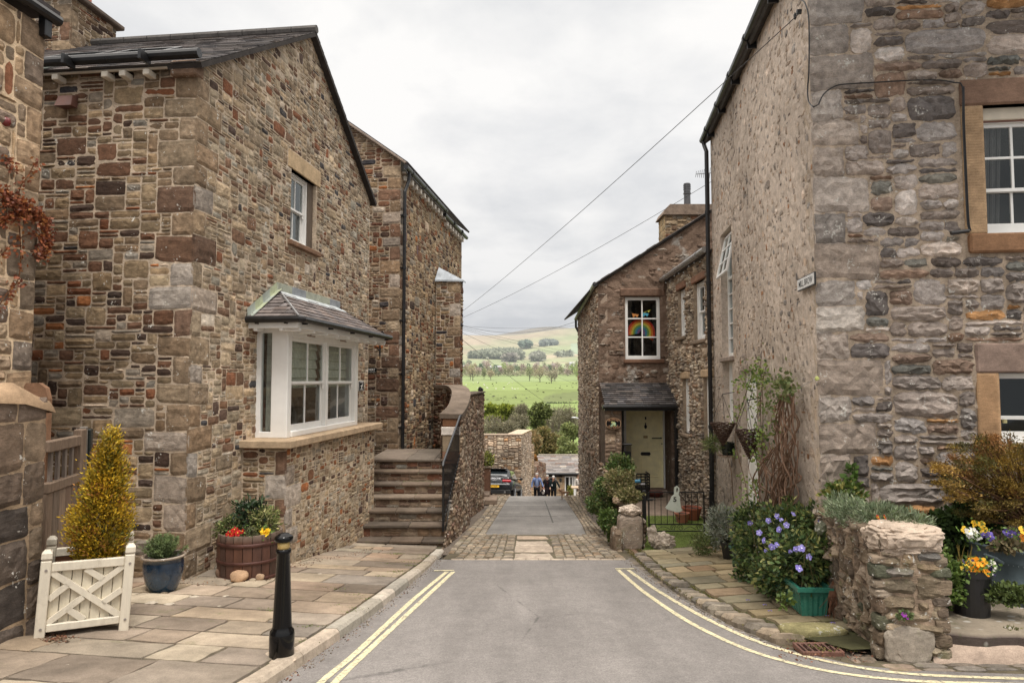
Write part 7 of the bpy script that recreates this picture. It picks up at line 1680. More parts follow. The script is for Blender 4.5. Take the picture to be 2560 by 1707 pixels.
def climber(name,label,stems,leaf_pts,seed,pal,scol,sr=.006,ll=.06,lw=.045,d=.10,dens=7,spread=.07):
 e_=thing(name,label,'climber',FRS.p(*pq(FRS,*stems[0][0],d),d));r=random.Random(seed);g=np.random.default_rng(seed);mb=MB()
 for pth in stems:mb.tube(catmull([FRS.p(*pq(FRS,u,v,d),d+r.uniform(-.05,.08))for u,v in pth],5),sr*r.uniform(.6,1.2),scol,5)
 mb.build('stems',M['bark'],e_);ml=MB()
 for(u,v,R,n)in leaf_pts:
  c=np.array(tuple(FRS.p(*pq(FRS,u,v,d),d+.05)));k=R/F_PX*c[1]
  ml.leaves(c+g.normal(size=(n,3))*k*np.array((.5,.9,.7)),g.normal(size=(n,3))+np.array((-.5,-.2,-.1)),ll*g.uniform(.6,1.2,n),lw*g.uniform(.6,1.2,n),np.array([pick(pal,r)for _ in range(n)]),rng=g)
 ml.build('leaves',M['leaf'],e_);return e_
CL=[(3,(.16,.22,.05)),(2,(.10,.16,.035)),(2,(.22,.26,.08)),(1,(.06,.10,.03))]
st=[[(1905,1290),(1912,1200),(1905,1120),(1915,1040),(1900,980),(1895,900)],[(1915,1290),(1925,1180),(1915,1100),(1908,1000),(1905,930)],[(1880,1290),(1862,1200),(1850,1090),(1857,990),(1872,940)],[(1905,1160),(1880,1100),(1866,1040),(1880,980),(1900,950)],[(1925,1250),(1905,1180),(1890,1120),(1900,1060),(1915,1000)],[(1896,1000),(1870,960),(1858,920)],[(1840,1260),(1838,1180),(1822,1130),(1815,1080)],[(1905,960),(1898,930),(1894,885)]]
climber('climbing_rose','tangled green climber rising past the white door on the corner house',st,[(1900,930,30,130),(1885,955,24,50),(1915,950,22,70),(1875,1000,20,24),(1905,1010,20,40),(1850,1030,18,30),(1855,960,16,24),(1920,1080,26,70),(1898,1110,30,60),(1910,1140,24,40),(1862,1190,12,18),(1900,1220,18,50),(1880,1260,30,80),(1845,1130,12,14),(1838,1050,10,10)],31,CL,(.12,.08,.05))
st2=[];r=random.Random(33)
for k in range(20):
 x=1946+k*2.1;ph=r.uniform(0,6);st2.append([(x+9*math.sin(ph+j*1.1)+(j-4)*.8,1275-j*36)for j in range(9)])
for k in range(22):a=r.uniform(1900,1960);st2.append([(a,1285),(a+r.uniform(-20,30),1240),(a+r.uniform(-40,50),r.uniform(1150,1210)),(a+r.uniform(-30,60),r.uniform(1100,1170))])
climber('woody_climber','bare brown twisted vine stems with a leafy top right of the white door',st2,[(1970,955,26,150),(1985,975,20,90),(1950,1000,22,60),(1955,1060,20,30),(1930,1020,14,16)],34,[(3,(.10,.13,.045)),(2,(.16,.17,.07))],(.20,.125,.085),sr=.009,d=.12)
mb=MB();a_=FRS.p(*pq(FRS,1985,975,.06),.06);b_=FRS.p(*pq(FRS,2042,946,.05),.05);mb.tube([a_,b_],.003,(.3,.3,.3),4);mb.blob(b_,(.025,.02,.025),(.45,.48,.15),2,.2,2);tag(mb.build('tie_wire',M['plain'],loc=b_),'thin wire tied from the vine top to a hook at the house corner','wire')
def basket(label,uc,vt,vb,wpx,Y,chain,seed,col=(.07,.045,.035)):
 c=P(uc,vt,Y);zb_=P(uc,vb,Y).z;R=wpx/2/F_PX*Y;e_=thing('hanging_basket',label,'hanging basket',(c.x,c.y,zb_));mb=MB();H=c.z-zb_;n=15
 for k in range(n):f=k/(n-1);rr=.012+(R-.012)*(1-f)**.9;mb.tube([Vector((c.x+rr*math.cos(a),c.y+rr*math.sin(a),c.z-H*f+.006*math.sin(a*9+k*2)))for a in np.linspace(0,6.283,37)],.009*(1.3 if k==0 else 1),(col[0]*(1+.5*(k%2)),col[1]*(1+.5*(k%2)),col[2]*(1+.4*(k%2))),5,cap=False)
 for k in range(16):an=k*6.283/16;mb.tube([Vector((c.x+R*math.cos(an),c.y+R*math.sin(an),c.z)),Vector((c.x,c.y,zb_))],.006,(.05,.03,.022),4)
 mb.build('wicker_cone',M['bark'],e_)
 mb=MB();mb.lathe((c.x,c.y,c.z-.04),[(R*.9,0),(.001,.01)],(.025,.018,.014),14);mb.build('soil',M['soil'],e_)
 hk=P(chain[0],chain[1],Y+.1);mb=MB()
 for an in(0.4,2.5,4.6):mb.tube([Vector((c.x+R*math.cos(an),c.y+R*math.sin(an),c.z)),hk],.004,(.15,.07,.04),4)
 mb.tube([hk,hk+Vector((.3,.03,.05))],.008,(.01,.01,.01),5);mb.build('chain',M['iron'],e_);return e_
basket('dark brown wicker cone basket nearer the iron gate',1807,1058,1112,60,12.0,(1806,985),1)
basket('rough twig cone basket hanging in front of the white door',1872,1076,1145,64,10.1,(1868,1000),2)
q=P(1812,1120,12.3);wpk=pot('wall_pot','dark green wall pot holding a trailing fern below the wicker basket',q.x+.05,12.3,P(1812,1136,12.3).z,.09,.12,.22,(.012,.02,.016),'satin')
mb=MB();mb.box(Fr((q.x-.1,12.3,P(1812,1136,12.3).z-.03),(1,0,0)),0,.34,0,.025,-.15,.15,(.25,.2,.16),.005);mb.build('shelf',M['dress'],wpk)
shrub('trailing_fern','strappy green fern spilling from the dark wall pot',P(1785,1108,12.3),(.18,.14,.11),420,.13,.012,[(2,(.20,.24,.08)),(1,(.12,.15,.05))],51,stems=False,up=.1)
M['capst']=m_stone('capstone',grain=14,bump=.6,dist=.008,contrast=.35,layered=False,stain=.3,lichen=.1,moss=.05)
PC=Vector((3.10,5.82,0));Ls=1.75;ptz=P(2200,1326,5.85).z
pier=thing('garden_wall','stone garden wall with a big pale capstone in the right foreground','wall',(PC.x,PC.y,-2.35))
FPs_=Fr(PC+DR*Ls,-DR);FPf=Fr(PC,NRt)
PALX=[(3,(.22,.185,.145)),(3,(.17,.14,.11)),(2,(.13,.105,.085)),(1,(.28,.24,.20)),(1,(.11,.12,.09))]
stone_wall('side_face',M['mossy'],FPs_,[(0,-2.7),(Ls,-2.6),(Ls,ptz-.04),(0,ptz-.12)],PALX,(.24,.19,.15),parent=pier,thick=0,seed=171,cell=(.05,.042),wr=(2,6),hr=(1,4),gap=.02,proud=(.01,.05),jit=.016,rugged=.8,mdep=.012,mgrid=.09)
wf=.50
stone_wall('front_face',M['mossy'],FPf,[(0,-2.6),(wf,-2.6),(wf,ptz-.17),(0,ptz-.17)],[(3,(.26,.22,.165)),(2,(.21,.175,.13)),(1,(.30,.25,.19)),(1,(.16,.16,.16))],(.30,.24,.19),parent=pier,thick=0,seed=173,cell=(.055,.045),wr=(3,8),hr=(2,3),gap=.022,proud=(.012,.045),jit=.012,mdep=.01,mgrid=.09)
mb=MB();mb.box(Fr(PC,NRt),.03,wf-.04,-2.6,ptz-.1,-1.7,-.04,(.2,.16,.12));mb.build('core',M['dress'],pier)
mb=MB();q=FPf.p(.24,ptz-.085,-.16);mb.blob(q,(.27,.22,.125),(.35,.305,.262),5,.20,5,.8,2.6,crag=.30);mb.build('capstone',M['capst'],pier)
mb=MB();r=random.Random(17)
for sx in(0.0,wf):
 z_=-2.45
 while z_<ptz-.25:
  h_=r.uniform(.035,.075);mb.blob(FPf.p(sx+(.02 if sx==0 else-.03),z_+h_,-.05),(r.uniform(.055,.10),.07,h_*.92),pick(PALX,r),k,.14,3,1.1,crag=.25);z_+=h_*1.9;k+=1
mb.build('corner_stones',M['mossy'],pier)
mb=MB();r=random.Random(7)
for k in range(7):q=FPs_.p(Ls-.35-k*.2,ptz-.06-k*.012,-.08);mb.blob(q,(.11,.12,.055),pick(PALX,r),k,.25,3,.6)
mb.build('top_stones',M['mossy'],pier,smooth=True)
mb=MB();q=FPf.p(.02,-2.1,.05);mb.blob(FPf.p(.20,-2.20,.02),(.20,.05,.15),(.24,.225,.20),8,.15,4,.9,crag=.15);mb.build('foot_stone',M['kerb'],pier)
LAV=[(4,(.22,.27,.16)),(3,(.16,.21,.11)),(2,(.28,.32,.21)),(1,(.10,.14,.05))]
lav=thing('lavender','grey-green lavender mound on top of the foreground garden wall','plant',FPf.p(.1,ptz,-.5));mb=MB()
for i,(u,v,Y,rad,n)in enumerate(((2140,1285,6.6,(.24,.3,.13),2200),(2205,1290,6.25,(.22,.25,.12),2000),(2265,1302,6.1,(.20,.2,.09),1400),(2110,1270,6.9,(.2,.25,.13),1300))):lump(mb,P(u,v,Y),rad,n,.055,.009,LAV,60+i,shell=.4,up=.8)
mb.build('foliage',M['leaf'],lav)
shrub('ivy','green and yellow ivy at the foot of the corner above the lavender',P(2110,1235,7.25),(.22,.15,.12),600,.06,.045,[(3,(.09,.14,.03)),(1,(.3,.28,.08))],71,cat='ivy',stems=False)
shrub('ivy','thin ivy shoot climbing the grey wall beside the corner stones',P(2128,1185,7.35),(.07,.05,.12),60,.06,.05,[(1,(.09,.16,.03))],72,cat='ivy',stems=False)
blooms('wallflower','tiny red and yellow flowers among the lavender',[P(2193,1290,6.1),P(2196,1296,6.1),P(2212,1292,6.1)],.022,[(.5,.03,.02),(.7,.4,.05)],None,9)
fcz=-2.10
t=NT('pebbled_concrete');c=t.mix(t.col(),t.ramp(t.noise(3,6,.7),[(.3,.75),(.7,1.2)]));pb_=t.vor(7,'F1',t.tex((1,1.5,1)));c=t.mix(c,(.42,.40,.36),t.ramp(pb_,[(.2,.8),(.3,0.0)]),'MIX');c=t.mix(c,(.06,.07,.03),t.ramp(t.noise(5,5,.7),[(.55,0.0),(.7,.7)]),'MIX');M['pebble']=t.done(c,.9,t.bump(t.noise(30,6,.7),.7,.01),spec=.2)
mb=MB();q0=PC+NRt*.42-DR*.05;Xs=np.linspace(0,4,30);V=[]
for i,x in enumerate(Xs):
 b=q0+NRt*x;j=.03*math.sin(i*1.7)+.02*math.sin(i*3.1)
 b.y+=.12+j
 V+=[(b.x,b.y+2.2,fcz),(b.x,b.y+.8,fcz),(b.x,b.y+.02,fcz-.005),(b.x,b.y-.01,fcz-.03),(b.x,b.y-.005,fcz-.10)]
mb.add(V,[(5*i+k,5*i+k+1,5*i+k+6,5*i+k+5)for i in range(29)for k in range(4)],[((.25,.21,.16)if k<3 else(.09,.07,.06))for i in range(30)for k in range(5)]);mb.build('forecourt',M['pebble'],kind='structure')
mb=MB();V=[]
for i,x in enumerate(Xs):
 b=q0+NRt*x;j=.03*math.sin(i*1.7)+.02*math.sin(i*3.1);b.y+=.12+j
 yy=lerp(5.72,5.60,min(1,i/20));f=min(1,max(0,(i-0)/4));
 V+=[(b.x,b.y+.01,fcz-.085-.02*(1-f)),(b.x-.02,lerp(b.y,yy,.35),fcz-.11-.03*(1-f)),(b.x-.03,lerp(b.y,yy,.7),lerp(fcz-.17,zg(yy)+.05,.5)),(b.x-.05,yy,zg(yy)+.008)]
mb.add(V,[(4*i+k,4*i+k+1,4*i+k+5,4*i+k+4)for i in range(29)for k in range(3)],(.34,.285,.245));mb.build('concrete_skirt',M['dress'],smooth=True,kind='structure')
mb=MB();setts(mb,lambda y:3.0,lambda y:6.4,5.50,5.72,13,.115,201,.02,lenj=.2,pal=[(3,(.20,.185,.17)),(2,(.26,.21,.175)),(1,(.17,.165,.16))]);mb.build('stone_setts',M['sett'],kind='structure')
gc_=G(2044,1634,.0);gr_=thing('drain_grate','rusty brown drain grate in the gutter below the foreground wall','drain',gc_)
FD=Fr((gc_.x-.17,gc_.y-.10,zg(gc_.y)+.045),(1,.0,0),None,(0,1,0));FD.n=UP
mb=MB();frame_rect(mb,FD,0,.36,0,.22,.022,-.03,.012,(.13,.06,.042),.003)
for k in range(1,7):x=.36*k/7;mb.box(FD,x-.009,x+.009,.02,.20,-.025,.010,(.11,.055,.04))
mb.build('grate',m_plain('rusty_iron',None,.7,bump=.5,bscale=60,var=.35),gr_)
mb=MB();mb.box(FD,.01,.35,.01,.21,-.05,-.03,(.008,.007,.006));mb.build('drain_hole',M['dark'],gr_)
mb=MB();a_=G(2035,1575,.1);mb.blob((a_.x,a_.y+.02,zq(a_.x,a_.y)-.02),(.31,.12,.075),(.22,.21,.115),4,.12,4,.9);tag(mb.build('stone_slab',M['mossy'],smooth=True,loc=a_),'long mossy stone slab at the front end of the right-hand flags','slab')
r=random.Random(77);mb=MB()
for k in range(46):
 u,v=r.uniform(2060,2190),r.uniform(1580,1650)
 if v<1560+(u-2060)*.3 or(u<2100 and v>1608):continue
 a_=G(u,v,.02);mb.blob((a_.x,a_.y,a_.z-.01),(r.uniform(.02,.07),r.uniform(.02,.05),r.uniform(.008,.02)),pick([(2,(.16,.14,.12)),(1,(.24,.2,.17)),(1,(.10,.09,.08))],r),k,.3,2,.5)
tag(mb.build('rubble',M['sett'],kind='structure'))
g=np.random.default_rng(9);n=900;mb=MB();U=np.concatenate([g.normal(2110,26,450),g.uniform(1950,2180,250),g.normal(110,18,60),g.uniform(930,1120,140)]);Vv=np.concatenate([g.normal(1575,22,450),g.uniform(1600,1660,250),g.normal(1612,5,60),1700-(g.uniform(0,1,140)*290)])
pp_=[]
for i in range(n):
 u_,v_=U[i],Vv[i]
 if i>=760:f=g.random();u_=lerp(700,1090,f)+g.normal()*12+12;v_=lerp(1707,1400,f)+g.normal()*6
 a_=G(u_,v_,.03 if i<760 else 0);pp_.append((a_.x,a_.y,a_.z+.02))
mb.leaves(np.array(pp_),g.normal(size=(n,3))*np.array((1,1,.25)),g.uniform(.008,.035,n),g.uniform(.006,.02,n),np.array([pick([(3,(.14,.06,.035)),(2,(.08,.05,.035)),(1,(.2,.12,.06))],rnd)for _ in range(n)]),rng=g);tag(mb.build('leaf_litter',M['leaf'],kind='stuff'),'brown dead leaves and twigs gathered in the gutters','leaf litter')
tubx,tuby=5.08,6.78;TBC=(.085,.115,.13)
tub=thing('garden_tub','large slate-blue ribbed tub at the right edge below the bronze conifer','tub',(tubx,tuby,fcz));mb=MB();rim_z=P(2418,1352,tuby).z-fcz
mb.lathe((tubx,tuby,fcz),[(.50,0),(.515,.1),(.53,.19),(.535,.2),(.525,.215),(.545,rim_z-.14),(.553,rim_z-.12),(.545,rim_z-.10),(.56,rim_z-.03),(.575,rim_z-.02),(.575,rim_z),(.54,rim_z),(.53,rim_z-.1)],TBC,48);mb.build('body',m_plain('tub_plastic',None,.55,var=.12,bump=.15,bscale=30),tub,smooth=True)
mb=MB()
for z0 in(.215,rim_z-.125):
 for k in range(90):an=k*6.283/90;R_=.55 if z0>.3 else .535;mb.blob((tubx+R_*math.cos(an),tuby+R_*math.sin(an),fcz+z0-.02),(.006,.006,.006),(.12,.15,.16),0,0,1)
mb.build('rivets',M['plain'],tub);mb=MB();mb.lathe((tubx,tuby,fcz),[(.54,rim_z-.06),(.001,rim_z-.04)],(.035,.022,.015),24);mb.build('soil',M['soil'],tub)
mb=MB();an=math.radians(205);hcx,hcy=tubx+.56*math.cos(an),tuby+.56*math.sin(an);mb.tube([Vector((hcx+.01,hcy-.09,fcz+rim_z-.13)),Vector((hcx-.05,hcy-.08,fcz+rim_z-.09)),Vector((hcx-.05,hcy+.06,fcz+rim_z-.09)),Vector((hcx+.01,hcy+.08,fcz+rim_z-.13))],.018,TBC,8);mb.build('handle',M['plain'],tub)
bk=P(2427,1505,6.28);pot('bucket_planter','black bucket planter of pansies standing beside the blue tub',bk.x,6.28,fcz,.145,.165,P(2427,1428,6.15).z-fcz,(.008,.008,.009),'black',cat='bucket')
bkz=P(2427,1425,6.2).z;r=random.Random(3)
R6=lambda n,x,w_,y,z,h_:[(x+r.uniform(-w_,w_),y+r.uniform(-.06,.04),z+r.uniform(-.01,h_))for _ in range(n)]
blooms('pansies','orange pansies in the middle of the black bucket',R6(14,bk.x,.06,6.17,bkz,.09),.05,[(.85,.33,.02),(.80,.42,.03)],(.6,.2,.01),11,9)
blooms('pansies','white and navy pansies at the right of the black bucket',R6(9,bk.x+.11,.05,6.19,bkz,.07),.034,[(.7,.68,.62),(.03,.02,.08)],(.6,.5,.1),12,10)
blooms('pansies','small yellow and dark violet pansies at the left of the black bucket',R6(9,bk.x-.10,.05,6.19,bkz,.09),.034,[(.65,.45,.05),(.05,.03,.10)],(.5,.4,.1),13,12)
g=np.random.default_rng(4);mb=MB()
for k in range(12):
 an=g.random()*6.28;b0=Vector((bk.x-.08+.05*math.cos(an),6.22,bkz));tip=b0+Vector((-.12*g.random()+.03,-.08,.05+.2*g.random()));mb.tube([b0,lerp(b0,tip,.6)+Vector((0,0,.03)),tip],[.004,.004,.001],(.26,.2,.06),4)
tag(mb.build('grass_blades',M['leaf'],loc=b0),'straw coloured grass blades arching from the black bucket','grass')
tz_=fcz+rim_z
blooms('pansies','white pansies at the left rim of the blue tub',[P(u,v,6.42)for u,v in((2423,1328),(2432,1326),(2438,1333),(2447,1340),(2440,1345),(2425,1337))],.045,[(.75,.74,.70)],(.6,.5,.1),14,10)
blooms('pansies','yellow pansies above the white ones in the blue tub',[P(u,v,6.45)for u,v in((2433,1309),(2442,1308),(2455,1311),(2414,1325),(2461,1327))],.04,[(.75,.48,.04)],(.1,.03,.02),15,8)
blooms('pansies','violet-blue pansies along the middle of the blue tub',[P(u,v,6.3)for u,v in((2515,1330),(2530,1335),(2543,1340),(2522,1345),(2537,1350),(2548,1336),(2459,1337),(2474,1340))],.042,[(.16,.12,.42),(.07,.05,.2)],(.5,.4,.2),16,12)
blooms('pansies','orange pansies at the extreme right rim of the blue tub',[P(u,v,6.28)for u,v in((2558,1326),(2557,1340),(2559,1356))],.045,[(.75,.28,.04),(.75,.5,.05)],(.1,.03,.02),17,6)
shrub('heuchera','brownish lobed leaves trailing over the front of the blue tub',P(2520,1362,6.28),(.15,.08,.06),300,.05,.04,[(2,(.19,.15,.08)),(1,(.13,.14,.06))],81,stems=False,up=-.2)
BRZ=[(4,(.24,.155,.03)),(3,(.17,.115,.028)),(2,(.11,.10,.028)),(1.5,(.33,.205,.055)),(1,(.20,.10,.035))]
con=thing('conifer','bronze-gold spreading conifer growing from the blue tub at the right edge','shrub',(4.95,6.75,tz_));mb=MB();g=np.random.default_rng(6);r=random.Random(6);mt=MB()
trunk=Vector((5.05,6.72,tz_-.1));mt.tube([trunk,trunk+Vector((-.02,0,.3)),trunk+Vector((.03,.02,.75))],[.05,.04,.02],(.07,.045,.035),8)
for k in range(150):
 u=r.uniform(2330,2640);v=r.uniform(1085,1310)
 top_=1075+max(0,(2430-u))*.85+12*math.sin(u*.05);bot=1322-max(0,(2440-u))*.75
 if not top_<v<bot:continue
 Y=6.72+r.uniform(-.38,.3);c=P(u,v,Y);tr2_=trunk+Vector((0,0,.25+.3*r.random()));dv=(c-tr2_);L=dv.length;dv.normalize()
 mt.tube([tr2_,lerp(tr2_,c,.5)+Vector((0,0,-.03)),c],[.012,.007,.003],(.15,.085,.05),4);m=210;f=g.random(m);cc=pick(BRZ,r);sh_=r.uniform(.6,1.25)
 ctr=np.array(tuple(c));o=np.array(tuple(dv))
 pos=ctr-o*(f*.16)[:,None]+g.normal(size=(m,3))*np.array((.05,.05,.022))*(.4+f)[:,None]
 mb.leaves(pos,o*.8+g.normal(size=(m,3))*.55+np.array((0,0,.1)),.034*g.uniform(.6,1.2,m),.010,np.array(cc)*sh_*g.uniform(.5,1.35,(m,1)),rng=g)
mb.build('foliage',M['leaf'],con);mt.build('branches',M['bark'],con)
DK=[(3,(.045,.08,.022)),(2,(.07,.12,.03)),(1,(.02,.04,.012))]
shrub('ivy','dark green ivy hedge against the grey wall behind the tub',P(2385,1345,7.0),(.28,.16,.33),2600,.05,.042,DK,91,cat='ivy',stems=False)
shrub('ivy','dark green ivy under the bronze conifer beside the lower window',P(2450,1285,7.05),(.3,.12,.18),1200,.05,.042,DK,92,cat='ivy',stems=False)
shrub('ground_cover','bright green leafy clump between the stone wall and black bucket',P(2362,1450,6.25),(.15,.16,.28),1900,.036,.034,[(3,(.13,.20,.045)),(2,(.09,.15,.03)),(1,(.18,.24,.07))],93,stems=False)
shrub('ground_cover','green leafy clump on the forecourt to the right of the black bucket',P(2525,1485,6.12),(.22,.12,.09),1000,.036,.032,[(3,(.12,.16,.045)),(2,(.08,.11,.03))],94,stems=False)
shrub('weed','purple-flowered weed at the foot of the capped garden wall',P(2262,1538,5.72),(.07,.05,.03),160,.028,.018,[(3,(.14,.18,.07))],95,stems=False)
blooms('violet','two purple violets at the foot of the capped garden wall',[P(2260,1536,5.68),P(2266,1543,5.68)],.03,[(.25,.03,.3)],None,18)
shrub('weed','dry green weed tuft on the edge of the raised forecourt',P(2530,1580,5.9),(.09,.05,.04),160,.03,.012,[(3,(.16,.16,.06))],96,stems=False)
shrub('weed','leafy sprig growing in front of the sea-green trough',P(1965,1500,6.9),(.08,.05,.08),90,.045,.035,[(3,(.14,.20,.05))],97,stems=False)
g=np.random.default_rng(19);n=5000;Y=g.uniform(5.9,14,n);X=np.array([E2(y)for y in Y])+g.normal(size=n)*.03+np.where(g.random(n)>.5,.0,-.21);mb=MB()
mb.leaves(np.stack([X,Y,np.array([zg(y)for y in Y])+.05],1),g.normal(size=(n,3))*.6+np.array((0,0,.8)),.018,.012,np.array((.13,.12,.035))*g.uniform(.4,1.3,(n,1)),rng=g);tag(mb.build('moss',M['leaf'],kind='stuff'),'moss growing in the joints beside the raised sett kerb','moss')
g=np.random.default_rng(101);mb=MB();r=random.Random(101)
for k in range(520):
 if k<330:Y=r.uniform(4.9,12.2);X=KL(Y)+.02+abs(r.gauss(0,.05))
 else:Y=r.uniform(5.9,11.3);X=KR(Y)-abs(r.gauss(0,.04))
 s_=r.uniform(.003,.011);mb.blob((X,Y,zg(Y)+.014),(s_,s_,s_*.7),pick([(3,(.16,.14,.12)),(2,(.09,.075,.06)),(1,(.34,.30,.26))],r),k,.2,1)
tag(mb.build('grit',M['sett'],kind='stuff'),'loose grit and small stones along the kerb edges','grit')
mb=MB()
for(u,v,w_)in((485,1491,.05),(380,1508,.065),(424,1510,.055),(333,1524,.045),(358,1527,.06),(410,1526,.05),(395,1520,.03),(565,1487,.03),(548,1511,.02),(352,1497,.02),(158,1662,.05),(190,1612,.05),(560,1489,.02),(920,1330,.03),(800,1428,.03)):
 a_=G(u,v,.16);z_=zp(a_.x,a_.y)+.006;n_=14;mb.add([(a_.x+w_*(1+.25*math.sin(k*2.1+u))*math.cos(k*6.283/n_),a_.y+w_*.75*(1+.25*math.sin(k*1.7+v))*math.sin(k*6.283/n_),z_)for k in range(n_)],[tuple(range(n_))],(.36,.34,.295))
tag(mb.build('lichen_spots',M['dress'],kind='stuff'),'pale lichen spots on the left paving flags','lichen')
n=1500;Y=g.uniform(5.2,12.5,n);cl_=g.integers(0,26,n);cy=g.uniform(5.2,12.0,26);cx=np.array([KL(y)-.17-(abs(g.normal())*.5 if i%3 else 0)for i,y in enumerate(cy)])
X=cx[cl_]+g.normal(size=n)*.07;Y=cy[cl_]+g.normal(size=n)*.03;mb=MB()
mb.leaves(np.stack([X,Y,np.array([zp(x,y)for x,y in zip(X,Y)])-.004],1),g.normal(size=(n,3))*.7+np.array((0,0,.7)),.016,.010,np.array((.12,.15,.035))*g.uniform(.4,1.4,(n,1)),rng=g);tag(mb.build('moss',M['leaf'],kind='stuff'),'moss tufts in the joints of the left paving','moss')
n=700;mb=MB();U=np.concatenate([g.normal(135,22,250),g.uniform(420,700,250),g.uniform(715,930,200)]);Vv=np.concatenate([g.normal(1600,6,250),1463-(U[250:500]-420)*.08+g.normal(0,5,250),1418-(U[500:]-715)*.25+g.normal(0,3,200)]);pp_=[]
for i in range(n):a_=G(U[i],Vv[i],.15);pp_.append((a_.x,a_.y,zp(a_.x,a_.y)+.01))
mb.leaves(np.array(pp_),g.normal(size=(n,3))*np.array((1,1,.3)),g.uniform(.01,.04,n),g.uniform(.006,.02,n),np.array([pick([(3,(.16,.07,.04)),(2,(.07,.045,.03)),(1,(.24,.15,.08))],rnd)for _ in range(n)]),rng=g);tag(mb.build('leaf_litter',M['leaf'],kind='stuff'),'dead leaves gathered at the foot of the left wall and pots','leaf litter')

# ================================================================ beyond the crest
BUFF=[(4,(.36,.28,.185)),(3,(.30,.235,.16)),(2,(.24,.19,.14)),(1,(.42,.36,.28))]
FW1=Fr((P(1200,1200,42).x,42,0),(1,0,0));xr=P(1303,1150,42).x-FW1.o.x;tz1=P(1250,1088,42).z
wl=thing('field_wall','tall rubble wall with paler top courses behind the parked car','wall',(.0,42,-7.4))
tW=lambda s,t:1.45 if t>tz1-.75 else .95
stone_wall('face',M['lime'],FW1,[(-2.5,-8.8),(xr,-8.8),(xr,tz1),(-2.5,tz1)],[(4,(.27,.22,.165)),(3,(.21,.17,.13)),(2,(.31,.27,.21)),(1,(.25,.16,.09))],(.13,.10,.075),parent=wl,thick=0,seed=211,cell=(.09,.07),wr=(2,6),hr=(1,4),gap=.03,proud=(.02,.07),jit=.02,tint=tW,mgrid=.5)
e_=P(1328,1080,45.2);FW2=Fr(FW1.p(xr,0,0),(e_.x-FW1.o.x-xr,3.2,0));l2=math.hypot(e_.x-FW1.o.x-xr,3.2)
stone_wall('face',M['lime'],FW2,[(0,-9),(l2,-9.6),(l2,tz1+.02),(0,tz1)],[(4,(.30,.25,.195)),(3,(.24,.20,.155)),(2,(.34,.30,.24))],(.20,.165,.125),parent=wl,thick=0,seed=212,cell=(.07,.06),wr=(2,4),hr=(1,3),gap=.02,proud=(.02,.06),jit=.02,mgrid=.5)
mb=MB();mb.box(FW1,-2.5,xr+.05,tz1,tz1+.07,-.6,.05,(.26,.22,.18),.02);mb.add([FW1.p(xr-.9,tz1+.08,.02),FW1.p(xr+.05,tz1+.08,.02),FW2.p(l2,tz1+.12,.03),FW2.p(l2-.1,tz1+.12,-.9)],[(0,1,2,3)],(.42,.35,.28));mb.build('coping',M['dress'],wl)
wl2=thing('field_wall','lower stepped brown wall receding between the tall wall and the far cottage','wall',(1.5,47,-8.5))
pts=[P(1320,1110,46),P(1334,1109,47.5)];a_=P(1333,1168,47.6);b_=P(1364,1150,56)
FW3=Fr((a_.x,a_.y,0),(b_.x-a_.x,b_.y-a_.y,0));l3=(b_-a_).xy.length
stone_wall('face',M['lime'],FW3,[(0,-10),(l3,-11),(l3,P(1364,1158,56).z),(l3*.45,P(1352,1152,51.5).z),(l3*.44,P(1351,1162,51.4).z),(0,P(1334,1166,47.6).z)],PALD,(.16,.12,.09),parent=wl2,thick=.4,seed=213,cell=(.09,.08),proud=(.02,.06),mgrid=.5)
q0,q1=P(1318,1108,46),P(1335,1110,46.5);FW4=Fr((q0.x,46,0),(1,.1,0));stone_wall('face',M['lime'],FW4,[(0,-9.5),(q1.x-q0.x,-9.5),(q1.x-q0.x,q1.z),(0,q0.z)],BUFF,(.22,.18,.13),parent=wl2,thick=.3,seed=214,cell=(.09,.08),proud=(.02,.05),mgrid=.5)
fc=thing('slate_roofed_cottage','low buff stone cottage with lichened slate roof at the bottom of the lane','cottage',(5,58,-10.3))
ea,eb=P(1361,1180,58),P(1470,1180,58);FCo=Fr((ea.x,58,0),(1,0,0));wc=eb.x-ea.x+2
dh=hole(FCo,1412,1441,1190,1236);dh[2]=-10.4;wh_=hole(FCo,1371,1391,1192,1215)
stone_wall('wall',M['stone_far'],FCo,[(0,-10.9),(wc,-10.9),(wc,ea.z),(0,ea.z)],BUFF,(.27,.21,.15),holes=[dh,wh_],parent=fc,thick=.2,seed=221,cell=(.10,.07),wr=(3,7),hr=(1,3),gap=.015,mgrid=.6)
rz=P(1346,1139,61).z;upc=Vector((0,3,rz-ea.z));Hc_=upc.length;upc.normalize();mb=MB()
slates(mb,Vector((ea.x-.15,57.75,ea.z-.05)),(1,0,0),upc,[(0,0),(wc,0),(wc,Hc_+.2),(P(1346,1139,61).x-ea.x+.0,Hc_+.2)],.6,.28,[(3,(.24,.22,.205)),(3,(.19,.175,.165)),(1,(.32,.30,.27)),(1,(.22,.17,.15))],13,th=.03)
mb.box(Fr((P(1346,1139,61).x,61,rz),(1,0,0)),0,wc,0,.14,-.1,.12,(.33,.30,.25),.03);mb.build('roof',M['slate'],fc)
mb=MB();mb.tube([FCo.p(-.1,ea.z-.10,.3),FCo.p(wc,ea.z-.10,.3)],.09,(.012,.012,.012),8);mb.build('gutter',M['black'],fc)
for h_ in(dh,wh_):mb=MB();mb.box(FCo,h_[0]-.5,h_[1]+.5,h_[3],h_[3]+.2,-.1,.06,(.035,.028,.022),.01);mb.build('lintel',M['wood'],fc)
W_=FCo;a,b,c,d=dh;mb=MB();xs=lerp(a,b,.42)
